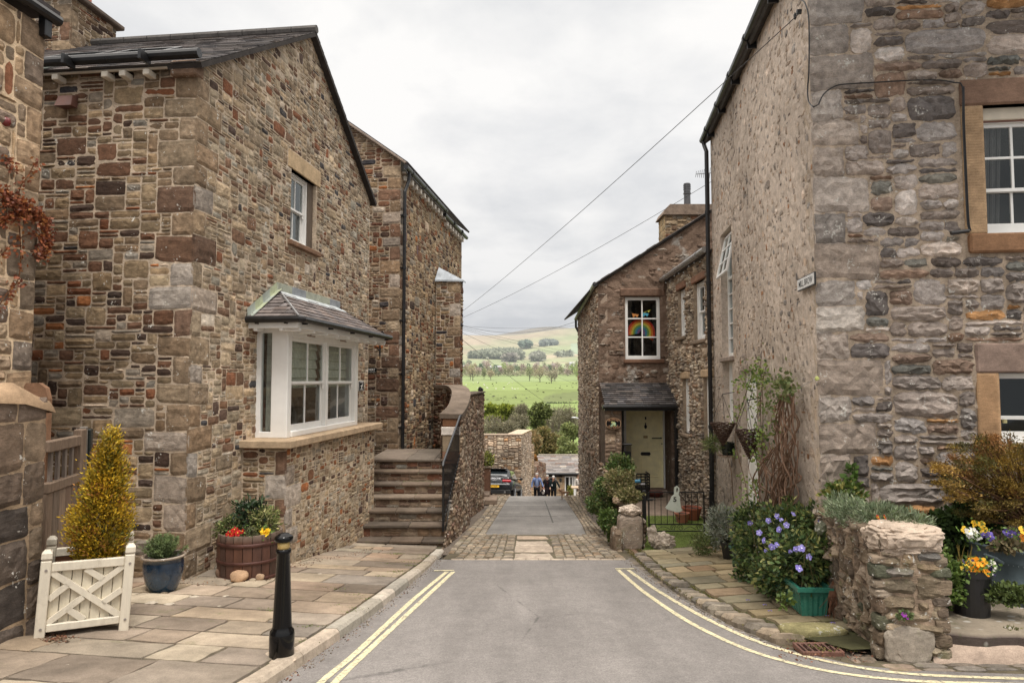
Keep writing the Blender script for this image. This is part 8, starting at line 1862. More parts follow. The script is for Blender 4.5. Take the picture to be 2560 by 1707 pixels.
frame_rect(mb,W_,a,b,c,d,.09,-.16,-.08);mb.box(W_,xs-.06,xs+.06,c,d,-.16,-.075,(.78,.77,.74));mb.box(W_,a+.09,xs-.06,c,c+1.05,-.14,-.09,(.72,.72,.70));mb.box(W_,xs+.35,b-.1,c,c+1.1,-.14,-.09,(.74,.74,.72))
for x in(lerp(xs,b,.45),lerp(xs,b,.72)):mb.box(W_,x-.06,x+.06,c+1.1,d-.1,-.15,-.085,(.78,.77,.74))
mb.build('door',M['white'],fc);mb=MB();mb.box(W_,a+.05,b-.05,c+.05,d-.05,-.6,-.18,(.02,.018,.016));mb.build('doorway_dark',M['dark'],fc)
mb=MB();frame_rect(mb,W_,*wh_,.08,-.16,-.08,(.6,.58,.55));mb.build('window',M['white'],fc);mb=MB();mb.box(W_,wh_[0],wh_[1],wh_[2],wh_[3],-.4,-.15,(.05,.05,.05));mb.build('window_dark',M['dark'],fc)
mb=MB();q=pq(W_,1401,1200);mb.lathe(W_.p(q[0],q[1],.15),[(.001,.18),(.10,.12),(.12,0),(.05,-.12),(.001,-.14)],(.012,.012,.012),10);mb.build('wall_lantern',M['iron'],fc)
spray_cone('potted_conifer','small potted green-gold conifer by the far cottage door','shrub',(P(1425,1230,56).x,56,-9.45),.85,.28,1500,[(3,(.22,.22,.04))],77,ll=.1,lw=.04)
lw_=thing('low_wall','low dry stone wall with slab top at the right bend of the lane','wall',(P(1440,1225,45).x,45,-8.2));q0=P(1430,1217,45);FL_=Fr((q0.x,45,0),(1,0,0))
stone_wall('face',M['lime'],FL_,[(.2,-8.6),(3,-8.6),(3,q0.z-.1),(.35,q0.z-.1)],BUFF,(.10,.08,.06),parent=lw_,thick=.4,seed=231,cell=(.09,.08),wr=(3,7),proud=(.03,.08),mgrid=.5);mb=MB();mb.box(FL_,-.05,3,q0.z-.1,q0.z,-.5,.12,(.38,.31,.24),.03);mb.build('slab',M['dress'],lw_)
sl_=thing('street_lamp','slim grey street lamp arm poking out beyond the brown gabled cottage','lamp',(P(1452,1043,36).x,36,-6.2));mb=MB();a_,b_=P(1429,1042,36),P(1449,1046,36);mb.tube([b_+Vector((.1,0,-6.5+1)),b_+Vector((.08,0,-.2)),b_,lerp(a_,b_,.6)],.035,(.5,.52,.53),8);mb.build('column',M['satin'],sl_);mb=MB();mb.blob(lerp(a_,b_,.35),(.17,.07,.035),(.62,.64,.65),1,.05,2);mb.build('lamp_head',M['satin'],sl_)
pc_=P(1216,1152,25);shrub('potted_plant','yellow-green potted plant on top of the dark stone pillar',(pc_.x,25.2,pc_.z),(.28,.25,.28),700,.09,.05,[(3,(.28,.30,.06)),(2,(.15,.19,.05)),(1,(.42,.40,.12))],88)

# ================================================================ parked car
car=thing('parked_car','dark grey SUV parked facing downhill at the foot of the lane, yellow rear plate showing','car',(0,0,0))
def car_paint(name,col):return m_plain(name,col,.2,var=.03,metal=.0,spec=.35)
M['paint']=car_paint('car_paint',(.008,.010,.012));M['tyre']=m_plain('rubber',(.012,.012,.012),.75,bump=.3,bscale=90);M['alloy']=m_plain('alloy',(.45,.46,.48),.25,metal=.9)
M['red']=m_plain('lamp_red',(.35,.01,.015),.12,coat=1);M['carglass']=m_plain('tinted_glass',(.02,.025,.028),.04,spec=1.0,coat=1.0)
def loft(mb,rings,col):
 n=len(rings[0]);V=[p for r_ in rings for p in r_]
 mb.add(V,[(i*n+k,i*n+(k+1)%n,(i+1)*n+(k+1)%n,(i+1)*n+k)for i in range(len(rings)-1)for k in range(n)]+[tuple(reversed(range(n))),tuple((len(rings)-1)*n+k for k in range(n))],col)
def ring(y,w,z0,z1,n=24,e=3.2,bulge=0):
 out=[];zc,hz=(z0+z1)/2,(z1-z0)/2
 for k in range(n):
  a=2*math.pi*(k+.5)/n;x=math.copysign(abs(math.cos(a))**(2/e),math.cos(a))*w;z=math.copysign(abs(math.sin(a))**(2/e),math.sin(a))*hz
  if z>0:x*=1-.06*(z/hz)**2
  out.append(Vector((x,y,zc+z)))
 return out
mb=MB();st=[(0.02,.72,.42,.80),(.06,.84,.36,.93),(.16,.90,.32,1.02),(.35,.945,.30,1.08),(.8,.965,.30,1.10),(1.5,.955,.30,1.08),(2.6,.955,.30,1.06),(3.3,.96,.30,1.02),(3.8,.955,.30,.97),(4.3,.90,.32,.86),(4.58,.76,.36,.72),(4.66,.55,.42,.60)]
loft(mb,[ring(*s_)for s_ in st],(.03,.03,.03));mb.build('body',M['paint'],car,smooth=True)
mb=MB();g_=[(.18,.76,.98,1.10),(.34,.80,.98,1.24),(.60,.79,.98,1.46),(.78,.77,.98,1.57),(1.2,.76,.98,1.615),(1.9,.76,.98,1.61),(2.4,.76,.98,1.55),(2.9,.77,.98,1.33),(3.3,.80,.98,1.05)]
loft(mb,[[Vector((p.x*(1-.20*max(0,(p.z-1.1)/.5)),p.y,p.z))for p in ring(*s_,e=4)]for s_ in g_],(.03,.03,.03));mb.build('cabin',M['paint'],car,smooth=True)
mb=MB();mb.add([(-.62,.245,1.15),(.62,.245,1.15),(.52,.60,1.49),(-.52,.60,1.49)],[(0,1,2,3)]);mb.build('rear_window',M['carglass'],car)
for sx in(-1,1):
 for(y0,y1,yt0,yt1)in((.75,1.55,1.0,1.6),(1.62,2.9,1.66,2.45)):
  mb=MB();mb.add([(sx*.805,y0,1.10),(sx*.805,y1,1.10),(sx*.665,yt1,1.48),(sx*.665,yt0,1.48)],[(0,1,2,3)]);mb.build('side_window',M['carglass'],car)
mb=MB();mb.box(Fr((0,.52,1.535),(1,0,0)),-.60,.60,0,.035,-.25,.12,(.01,.01,.01),.01);mb.build('spoiler',M['gloss'],car)
mb=MB();mb.tube([Vector((-.02,.20,1.16)),Vector((.33,.27,1.20))],.013,(.01,.01,.01),6);mb.build('wiper',M['black'],car)
for sx in(-1,1):mb=MB();mb.box(Fr((sx*.62,.035,.93),(1,0,0)),-.24,.24,-.065,.065,-.14,.03,(.3,.01,.01),.04);mb.build('tail_light',M['red'],car)
mb=MB();mb.box(Fr((0,.02,.76),(1,0,0)),-.78,.78,-.035,.03,-.1,.035,(.30,.31,.32),.012);mb.build('bumper_trim',M['satin'],car)
mb=MB();mb.box(Fr((0,.03,.40),(1,0,0)),-.82,.82,-.14,.08,-.3,.03,(.012,.012,.012),.03)
mb.build('diffuser',M['black'],car)
for sx in(-1,1):mb=MB();mb.tube([Vector((sx*.55,.10,.36)),Vector((sx*.55,-.03,.36))],.055,(.4,.4,.4),10);mb.build('exhaust',M['alloy'],car)
pm=flat_mat('plate_yellow',(.75,.42,.02));FPl=Fr((-.02,-.012,.64),(1,0,0));mb=MB();mb.box(FPl,-.26,.26,-.056,.056,0,.012,(1,1,1),.003);npl=mb.build('number_plate',pm,car)
text_obj('plate_text','X17 KXP',.088,FPl.at(0,0,.0125),M['lettering_black'],car,.001,bold=.002,sx=.95);text_obj('badge_text','PORSCHE',.10,Fr((0.0,.013,1.035),(1,0,0),None,(0,.25,1)).at(0,0,.03),M['lettering_silver'],car,.002,bold=.003,sx=1.45);text_obj('badge_text','Macan S',.065,Fr((.0,.008,.955),(1,0,0)).at(0,0,.035),M['lettering_silver'],car,.002)
for sx in(-1,1):
 mb=MB();mb.blob((sx*1.04,2.75,1.10),(.11,.06,.075),(.02,.02,.02),2,.03,2);mb.build('door_mirror',M['gloss'],car)
 for y in(.95,3.75):
  mb=MB();mb.tube([Vector((sx*.76,y,.35)),Vector((sx*.955,y,.35))],.355,(.01,.01,.01),28);wh=mb.build('wheel',M['tyre'],car)
  mb=MB();fr=Vector((sx*.965,y,.35));
  for k in range(40):an=k*6.283/40;an2=(k+1)*6.283/40;mb.add([fr+Vector((0,math.cos(a_)*r_,math.sin(a_)*r_))for a_,r_ in((an,.24),(an2,.24),(an2,.27),(an,.27))],[(0,1,2,3)])
  for k in range(10):an=k*.6283;mb.tube([fr,fr+Vector((-.01*sx,math.cos(an)*.25,math.sin(an)*.25))],.015,(1,1,1),4)
  mb.build('rim',M['alloy'],wh)
  mb=MB();mb.tube([Vector((sx*.90,y,.36)),Vector((sx*.962,y,.36))],.40,(.005,.005,.005),28,cap=True);mb.build('wheel_arch',M['black'],car)
crn=P(1281,1240,35.6);ang=.135;ctrx=crn.x-.94
car.location=(ctrx,35.6,zg(35.6)+.0);car.rotation_euler=Euler((-.17,0,-ang),'XYZ');car.rotation_euler=(Matrix.Rotation(-ang,4,'Z')@Matrix.Rotation(-.17,4,'X')).to_euler()

# ================================================================ people and dogs
def skin(name,pts,edges,radii,mat,col,parent,level=1,root=0):
 me=bpy.data.meshes.new(name);me.from_pydata([tuple(p)for p in pts],edges,[]);o=bpy.data.objects.new(name+'_tmp',me);COL.objects.link(o)
 md=o.modifiers.new('s','SKIN');md.use_smooth_shade=True
 if not me.skin_vertices:pass
 for i,sv in enumerate(me.skin_vertices[0].data):rr=radii[i];sv.radius=rr if hasattr(rr,'__len__')else(rr,rr);sv.use_root=(i==root)
 sb=o.modifiers.new('u','SUBSURF');sb.levels=level;sb.render_levels=level
 bpy.context.view_layer.update();m2=bpy.data.meshes.new_from_object(o.evaluated_get(bpy.context.evaluated_depsgraph_get()))
 bpy.data.objects.remove(o,do_unlink=True);m2.name=name;m2.materials.clear();m2.materials.append(mat)
 at=m2.attributes.new('col','FLOAT_COLOR','POINT');n=len(m2.vertices);cc=np.ones((n,4),dtype=np.float32);cc[:,:3]=col
 at.data.foreach_set('color',cc.ravel());m2.polygons.foreach_set('use_smooth',[True]*len(m2.polygons))
 q=bpy.data.objects.new(name,m2);COL.objects.link(q);q.parent=parent;return q
class Sk:
 def __init__(self):self.p=[];self.e=[];self.r=[]
 def a(self,p,r,prev=None):
  self.p.append(Vector(p));self.r.append(r);i=len(self.p)-1
  if prev is not None:self.e.append((prev,i))
  return i
SKIN=(.42,.23,.16)
def person(label,H,loc,rot,J,jacket,trousers,hair,jlen=.0,jfat=1.0,extras=None,head_fwd=0.0,stride=.10,shoe=(.02,.018,.016),cloth_cols=None):
 """local: faces -y. J gives elbow and wrist positions per arm in fractions of height"""
 e_=thing('person',label,'person',(0,0,0));h=H
 hip,knee,ank=.52*h,.28*h,.045*h;sho=.815*h;hf=head_fwd*h
 s=Sk();pel=s.a((0,0,hip),(.085*h,.065*h));wa_=s.a((0,-hf*.35,.64*h),(.08*h,.058*h),pel);chs=s.a((0,-hf*.75,.76*h),(.088*h,.06*h),wa_);nk=s.a((0,-hf*.95,.845*h),.034*h,chs)
 hd_=s.a((0,-hf*1.15-.01*h,.895*h),(.043*h,.05*h),nk);s.a((0,-hf*1.2-.006*h,.95*h),(.045*h,.052*h),hd_);
 legs={}
 for sd in(-1,1):
  st_=stride*h*sd*.5;k0=s.a((sd*.055*h,0,.49*h),.055*h,pel);k1=s.a((sd*.058*h,-max(0,st_)*1.2,knee),.036*h,k0);k2=s.a((sd*.06*h,-st_,ank),.023*h,k1);k3=s.a((sd*.062*h,-st_-.07*h,.018*h),.02*h,k2);legs[sd]=(k0,k1,k2)
 arms={}
 for sd in(-1,1):
  el,wr=J[sd];a0=s.a((sd*.105*h,-hf*.8,sho-.01*h),.033*h,chs);el=Vector(el)*h;wr=Vector(wr)*h;a1=s.a(el,.025*h,a0);a2=s.a(wr,.017*h,a1)
  dv=(wr-el).normalized();pm_=s.a(wr+dv*.035*h,(.019*h,.012*h),a2);sidev=dv.cross(Vector((0,1,0)));sidev=sidev.normalized()if sidev.length>.1 else Vector((1,0,0))
  for k,L_ in((-1.5,.032),(-.5,.040),(.5,.042),(1.5,.036)):
   b0=wr+dv*.05*h+sidev*k*.0095*h;f0=s.a(b0,.0052*h,pm_);s.a(b0+dv*L_*h*.9+Vector((0,-.008*h,0)),.0042*h,f0)
  t0=s.a(wr+dv*.022*h+sidev*-.02*h,.0055*h,pm_);s.a(wr+dv*.045*h+sidev*-.033*h,.0045*h,t0);arms[sd]=(a0,a1,a2)
 skin('body',s.p,s.e,s.r,M['skin'],SKIN,e_)
 t_=Sk();c=t_.a(s.p[pel],(.095*h,.072*h))
 for sd in(-1,1):
  k=legs[sd];a=t_.a(s.p[k[0]],.062*h,c);b=t_.a(s.p[k[1]],.046*h,a);t_.a(s.p[k[2]]+Vector((0,0,.005*h)),.036*h,b)
 skin('trousers',t_.p,t_.e,t_.r,M['cloth'],trousers,e_)
 j_=Sk();c=j_.a((0,0,(.50-jlen)*h),(.108*h*jfat,.085*h));b=j_.a(s.p[wa_],(.098*h*jfat,.078*h),c);d=j_.a(s.p[chs],(.10*h*jfat,.076*h),b);j_.a(s.p[nk]-Vector((0,0,.018*h)),(.045*h,.045*h),d)
 for sd in(-1,1):
  a=arms[sd];x=j_.a(s.p[a[0]],.045*h,d);y=j_.a(s.p[a[1]],.036*h,x);j_.a(s.p[a[2]],.027*h,y)
 skin('jacket',j_.p,j_.e,j_.r,M['cloth'],jacket,e_)
 hc=Vector((0,-hf*1.2-.004*h,.945*h))
 mb=MB();mb.blob(hc+Vector((0,.020*h,.016*h)),(.053*h,.050*h,.048*h),hair,3,.15,3,0,4);mb.build('hair',M['cloth'],e_,smooth=True)
 for sd in(-1,1):
  mb=MB();mb.blob(hc+Vector((sd*.018*h,-.052*h,-.020*h)),(.007*h,.004*h,.004*h),(.03,.02,.02),1,0,1);mb.build('eye',M['satin'],e_)
  mb=MB();mb.blob(hc+Vector((sd*.05*h,0,-.022*h)),(.006*h,.011*h,.016*h),SKIN,1,0,2);mb.build('ear',M['skin'],e_)
  k=legs[sd];mb=MB();q=s.p[k[2]];mb.blob((q.x,q.y-.035*h,.022*h),(.029*h,.075*h,.026*h),shoe,2,.05,2);mb.build('shoe',M['satin'],e_)
 mb=MB();mb.blob(hc+Vector((0,-.060*h,-.030*h)),(.008*h,.012*h,.013*h),SKIN,1,0,2);mb.build('nose',M['skin'],e_);mb=MB();mb.blob(hc+Vector((0,-.052*h,-.052*h)),(.014*h,.004*h,.003*h),(.28,.09,.07),1,0,1);mb.build('mouth',M['skin'],e_)
 if extras:extras(e_,h,s,arms,chs)
 e_.location=loc;e_.rotation_euler=(0,0,rot);return e_
YP=40.0
def px_at(u,Y):return P(u,1200,Y).x
def ex1(e_,h,s,arms,chs):
 mb=MB();mb.tube([Vector((0,-.085*h,.52*h)),Vector((0,-.10*h,.80*h))],.006*h,(.5,.55,.65),5);mb.build('zip',M['cloth'],e_)
 mb=MB();mb.blob((0,.03*h,.835*h),(.075*h,.05*h,.035*h),(.05,.06,.11),3,.15,2);mb.build('hood',M['cloth'],e_)
 for sd in(-1,1):mb=MB();mb.tube([Vector((sd*.06*h,-.07*h,.80*h)),Vector((sd*.075*h,-.10*h,.70*h)),Vector((sd*.09*h,-.06*h,.62*h))],.014*h,(.02,.03,.07),5);mb.build('strap',M['cloth'],e_)
p1_=person('person in a pale blue hooded jacket and black trousers, leftmost of the walkers',1.72,(px_at(1342,YP),YP,zg(YP)),.05,{-1:((-.155,-.01,.66),(-.175,-.06,.51)),1:((.165,-.03,.66),(.215,-.10,.53))},(.15,.20,.36),(.010,.010,.012),(.36,.34,.32),extras=ex1,head_fwd=.045)
def ex2(e_,h,s,arms,chs):
 mb=MB();mb.lathe((0,0,.30*h),[(.115*h,0),(.12*h,.1*h),(.115*h,.24*h)],(.022,.016,.018),16,sy=.75);mb.build('coat_skirt',M['cloth'],e_,smooth=True)
 mb=MB();mb.tube([Vector((-.03*h,-.085*h,.80*h)),Vector((0,-.105*h,.70*h)),Vector((.03*h,-.085*h,.80*h))],.008*h,(.20,.03,.03),5);mb.build('scarf',M['cloth'],e_)
person('grey-haired person in a long black coat walking in the middle of the group',1.62,(px_at(1368,YP+.2),YP+.2,zg(YP+.2)),0,{-1:((-.16,-.04,.66),(-.18,-.11,.53)),1:((.15,.0,.66),(.15,-.06,.52))},(.016,.014,.016),(.014,.011,.012),(.36,.34,.31),jlen=.10,jfat=1.12,extras=ex2,head_fwd=.06)
def ex3(e_,h,s,arms,chs):
 mb=MB();w=s.p[arms[1][2]];mb.tube([w+Vector((.0,.03,.03)),w+Vector((.0,-.05,.04)),Vector((w.x+.03,w.y-.03,.0))],.012,(.14,.07,.03),6);mb.build('walking_stick',M['wood'],e_)
 mb=MB();mb.blob((-.05*h,-.13*h,.66*h),(.02*h,.01*h,.04*h),(.5,.5,.5),3,.2,2);mb.build('badge',M['cloth'],e_)
person('stooped white-haired person in a dark jacket leaning on a brown walking stick',1.58,(px_at(1384,YP+.1),YP+.1,zg(YP+.1)),-.1,{-1:((-.13,-.10,.66),(-.12,-.20,.58)),1:((.18,-.10,.68),(.23,-.15,.56))},(.012,.018,.020),(.010,.011,.012),(.46,.44,.41),jlen=.03,jfat=1.1,extras=ex3,head_fwd=.13)
def ex4(e_,h,s,arms,chs):
 mb=MB();mb.blob((0,.12*h,.70*h),(.085*h,.06*h,.12*h),(.36,.42,.46),3,.05,3,.5);bp_=mb.build('backpack',M['cloth'],e_,smooth=True);mb=MB();mb.tube([Vector((0,.185*h,.62*h)),Vector((0,.185*h,.78*h))],.004*h,(.1,.12,.15),4);mb.build('zip',M['cloth'],bp_)
person('person seen from behind in a pale top wearing a light blue backpack',1.68,(px_at(1447,47),47,P(1447,1186,47).z-1.68),0,{-1:((-.155,.0,.66),(-.17,-.04,.52)),1:((.155,0,.66),(.17,-.04,.52))},(.50,.46,.42),(.03,.03,.04),(.07,.035,.022),extras=ex4)
bpy.data.objects['person.003'].rotation_euler.z=0
def dog(label,loc,rot,sc,coat,parts,legsp=None,tail=(0,.30,.48),headp=(0,-.42,.60),pal2=None):
 """faces -y"""
 e_=thing('dog',label,'dog',(0,0,0));s=Sk();q=lambda x,y,z:(x*sc,y*sc,z*sc)
 hpv=s.a(q(0,.22,.46),.075*sc);wst=s.a(q(0,.08,.46),.07*sc,hpv);cst=s.a(q(0,-.14,.44),(.085*sc,.11*sc),wst);nk=s.a(q(0,headp[1]*.62,.53),.055*sc,cst);hd=s.a(q(*headp),.062*sc,nk);mz=s.a(q(headp[0],headp[1]-.10,headp[2]-.025),.032*sc,hd);s.a(q(headp[0],headp[1]-.17,headp[2]-.035),.022*sc,mz)
 for sd in(-1,1):
  a=s.a(q(sd*.06,-.15,.32),.035*sc,cst);b=s.a(q(sd*.062,-.16-.03*sd,.17),.021*sc,a);c=s.a(q(sd*.062,-.15-.05*sd,.03),.017*sc,b);s.a(q(sd*.062,-.19-.05*sd,.012),.017*sc,c)
  a=s.a(q(sd*.06,.19,.34),.048*sc,hpv);b=s.a(q(sd*.065,.14+.04*sd,.24),.030*sc,a);c=s.a(q(sd*.065,.25+.05*sd,.13),.018*sc,b);d=s.a(q(sd*.065,.22+.05*sd,.02),.016*sc,c);s.a(q(sd*.065,.18+.05*sd,.01),.016*sc,d)
 t0=s.a(q(0,.30,.47),.022*sc,hpv);t1=s.a(q(tail[0],tail[1]+.14,tail[2]+.02),.018*sc,t0);s.a(q(tail[0],tail[1]+.28,tail[2]+.09),.010*sc,t1)
 body=skin('body',s.p,s.e,s.r,M['cloth'],coat,e_)
 if pal2:pal2(body,sc)
 for sd in(-1,1):mb=MB();mb.add([q(headp[0]+sd*.03,headp[1]+.03,headp[2]+.04),q(headp[0]+sd*.085,headp[1]+.02,headp[2]+.02),q(headp[0]+sd*.075,headp[1]-.01,headp[2]-.06)],[(0,1,2)],parts);mb.build('ear',M['cloth'],e_)
 mb=MB();mb.blob(q(headp[0],headp[1]-.19,headp[2]-.03),(.016*sc,.014*sc,.013*sc),(.01,.01,.01),1,0,1);mb.build('nose',M['satin'],e_)
 e_.location=loc;e_.rotation_euler=(0,0,rot);return e_
def collie(o,sc):
 me=o.data;at=me.attributes['col']
 for i,v in enumerate(me.vertices):
  x,y,z=v.co/sc;white=(y<-.22 and z<.53 and abs(x)<.085)or z<.20 or(abs(x)<.018 and y<-.40)
  at.data[i].color=(.70,.66,.62,1)if white else(.018,.015,.016,1)
dog('black and white sheepdog on a lead facing up the lane between the walkers',(px_at(1356,YP-.5),YP-.5,zg(YP-.5)),.1,1.25,(.02,.02,.02),(.015,.013,.013),pal2=collie)
dg=G(1411,1250,0);dog('small tan dog in profile crossing the cobbled edge at the crest',(dg.x,dg.y,zg(dg.y)+.02),-1.45,.62,(.25,.15,.095),(.16,.09,.055),tail=(0,.28,.50),headp=(0,-.32,.60))
ld=thing('dog_lead','thin red lead between the blue-jacketed walker and the sheepdog','lead',(px_at(1350,YP),YP,-6.2));mb=MB();hnd=Vector((px_at(1342,YP)+.37,YP-.18,zg(YP)+.88));mb.tube([hnd,hnd+Vector((.06,-.1,-.12)),Vector((px_at(1356,YP-.5),YP-.95,zg(YP)+.72))],.012,(.16,.02,.03),5);mb.build('strap',M['cloth'],ld)

# ================================================================ overhead wires
def wire(label,pts,r_,sag=0.0):
 a,b=pts[0],pts[-1];n=24;mb=MB();P_=[]
 for k in range(n+1):
  f=k/n;q=lerp(a,b,f);q=q-UP*sag*4*f*(1-f);P_.append(q)
 mb.tube(P_,r_,(.03,.028,.027),5);return tag(mb.build('overhead_wire',M['iron'],loc=a),label,'wire')
wire('thickest overhead wire rising to the top of the right corner house',[P(1150,783,25.2),FRS.p(*pq(FRS,2003,30,.08),.08)],.0055,.12)
mb=MB();q=FRS.p(*pq(FRS,2003,30,.04),.04);mb.tube([q,q+FRS.n*.05],.03,(.01,.01,.01),8);mb.blob(q+FRS.n*.07+Vector((0,0,-.05)),(.02,.02,.05),(.02,.02,.02),1,0,1);tag(mb.build('wire_anchor',M['iron'],loc=q),'small black wall bracket holding the overhead wire high on the corner house','bracket')
wire('second overhead wire running to the downpipe of the corner house',[P(1150,797,26),P(1782,452,14.4)],.0055,.15)
wire('sagging wire from the stone house to the cottage eaves',[P(1148,812,28),P(1447,801,29.2)],.007,.42)
wire('thinner straight wire just below the cottage eaves',[P(1148,814,27),P(1470,810,31)],.005,.15)
wire('upper of the wires slanting down across the hillside to the right',[P(1148,817,26),P(1500,892,45)],.006,.1)
wire('lower of the paired wires slanting across the hillside',[P(1148,821,26),P(1500,903,45)],.006,.1)
wire('wire descending across the far woods towards the village',[P(1148,828,26),P(1500,985,60)],.006,.1)
wire('steepest wire dropping across the green meadow',[P(1148,843,26),P(1400,1030,52)],.009,.1)

# ================================================================ valley: trees, hedges, sheep, houses
def y_for(v,lo=300,hi=5000):
 best=None
 for Y in np.arange(lo,hi,10.0):
  z=zg(Y)-.05;t=z/Y;vv=853.5+F_PX*(math.sin(TH)-t*math.cos(TH))/(math.cos(TH)+t*math.sin(TH))
  if vv<=v:return Y
 return hi
me_cache={}
def crown_tree(name,label,x,y,z,h,wd,pal,seed,n=500,trunk=.28,bare=.0,group=None,cat='tree',ll=.9,top=None,conif=False):
 pal=[(w_,tuple(np.array(c)*1.6))for w_,c in pal];e_=thing(name,label,cat,(x,y,z),group);r=random.Random(seed);mb=MB();nb=5
 if conif:
  g=np.random.default_rng(seed);f=g.random(n)**.8;an=g.random(n)*6.283;R=wd*.5*(1-f)**.8*g.uniform(.5,1.05,n)
  pos=np.stack([x+R*np.cos(an),y+R*np.sin(an),z+h*.06+f*h*.94],1);mb.leaves(pos,np.stack([np.cos(an),np.sin(an),np.full(n,.1)],1)+g.normal(size=(n,3))*.4,ll,ll*.5,np.array([pick(pal,r)for _ in range(n)])*g.uniform(.5,1.3,(n,1)),rng=g)
 else:
  cl=7
  for i in range(cl):
   an=r.uniform(0,6.28);q=r.uniform(.0,.55);c=(x+wd*.5*q*math.cos(an),y+wd*.5*q*math.sin(an),z+h*(trunk+(1-trunk)*r.uniform(.35,.75)))
   rad=(wd*r.uniform(.26,.38),wd*r.uniform(.26,.38),h*(1-trunk)*r.uniform(.28,.42));lump(mb,c,rad,n//cl,ll,ll*.55,pal,seed*10+i,shell=.75)
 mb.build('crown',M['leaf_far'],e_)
 mb=MB();tr=max(.12,h*.022);mb.tube([Vector((x,y,z-.5)),Vector((x+r.uniform(-.2,.2),y,z+h*trunk)),Vector((x,y,z+h*.7))],[tr*1.2,tr,tr*.4],(.10,.085,.07),6)
 if not conif:
  for i in range(9):an=r.uniform(0,6.28);z0=z+h*(trunk+r.uniform(-.05,.2));mb.tube([Vector((x,y,z0)),Vector((x+math.cos(an)*wd*.25,y+math.sin(an)*wd*.25,z0+h*.18)),Vector((x+math.cos(an)*wd*.42,y+math.sin(an)*wd*.42,z0+h*r.uniform(.25,.4)))],[tr*.5,tr*.3,tr*.08],(.11,.095,.08),5)
 mb.build('trunk',M['bark_far'],e_);return e_
BR=[(3,(.30,.255,.165)),(2,(.26,.22,.15)),(1,(.34,.30,.19))];OL=[(3,(.25,.265,.14)),(2,(.16,.18,.08))];DG=[(3,(.11,.15,.10)),(1,(.14,.18,.11))];PU=[(3,(.34,.27,.24)),(1,(.29,.24,.21))];LG_=[(3,(.25,.31,.10)),(1,(.20,.26,.09))]
for(u,vb,vt,wpx,pal,lb)in((1182,951,912,29,BR,'rounded brown tree in the meadow, largest of the left cluster'),(1176,948,918,16,BR,'thin brown meadow tree just behind the rounded one'),(1153,948,920,18,OL,'olive meadow tree close to the stone house edge'),(1210,947,923,14,OL,'small olive tree between the two left meadow clusters'),(1227,949,924,26,BR,'wide low brown tree at the right of the left cluster'),(1324,952,916,27,OL,'upright olive tree, first of the three big meadow trees'),(1350,956,913,38,BR,'largest spreading brown tree in the middle of the three meadow trees'),(1378,959,921,32,[(3,(.26,.235,.165))],'pale half-bare tree, last of the three big meadow trees'),(1387,955,925,18,[(3,(.27,.24,.18))],'thin bare tree behind the pale one'),(1446,953,915,22,LG_,'yellowish tree against the brown cottage edge')):
 Y=600-(958-vb)*-4*0;Y=y_for(vb,500,900);b=P(u,vb,Y);t_=P(u,vt,Y);crown_tree('field_tree',lb,b.x,Y,b.z,t_.z-b.z,wpx/F_PX*Y,pal,int(u),n=620,trunk=.2,ll=1.0,group='big trees standing in the meadow')
r=random.Random(61);k=0
VT=[]
us=list(np.linspace(1138,1458,46))
kinds=[(PU,'russet-grey bare'),(OL,'olive'),(DG,'dark green'),(BR,'brown'),(LG_,'light green')]
for i,u in enumerate(us):
 pal,nm=kinds[[0,1,2,3,0,4,1,3,0,2,1,0][i%12]];vb=r.uniform(930,941);hpx=r.uniform(15,29)if i not in(11,12)else 33;Y=r.uniform(760,900);b=P(u+r.uniform(-3,3),vb,Y);t_=P(u,vb-hpx,Y)
 crown_tree('village_tree',nm+' tree in the belt around the distant village',b.x,Y,b.z,t_.z-b.z,r.uniform(14,28)/F_PX*Y,pal,300+i,n=300,trunk=.1,ll=1.5,group=nm+' trees in the belt around the distant village',conif=(nm=='dark green' and i%2==0))
for i in range(34):
 u=r.uniform(1140,1455);pal,nm=kinds[i%4];vb=r.uniform(918,926);Y=r.uniform(1050,1350);b=P(u,vb,Y);t_=P(u,vb-r.uniform(9,18),Y)
 crown_tree('village_tree','small pale '+nm+' tree behind the distant village',b.x,Y,b.z,t_.z-b.z,r.uniform(10,22)/F_PX*Y,[(w_,tuple(np.array(c)*.8+.08))for w_,c in pal],400+i,n=160,trunk=.1,ll=2.4,group='small pale '+nm+' trees behind the distant village')  # palette lifted towards grey, distance haze put into the leaf colour
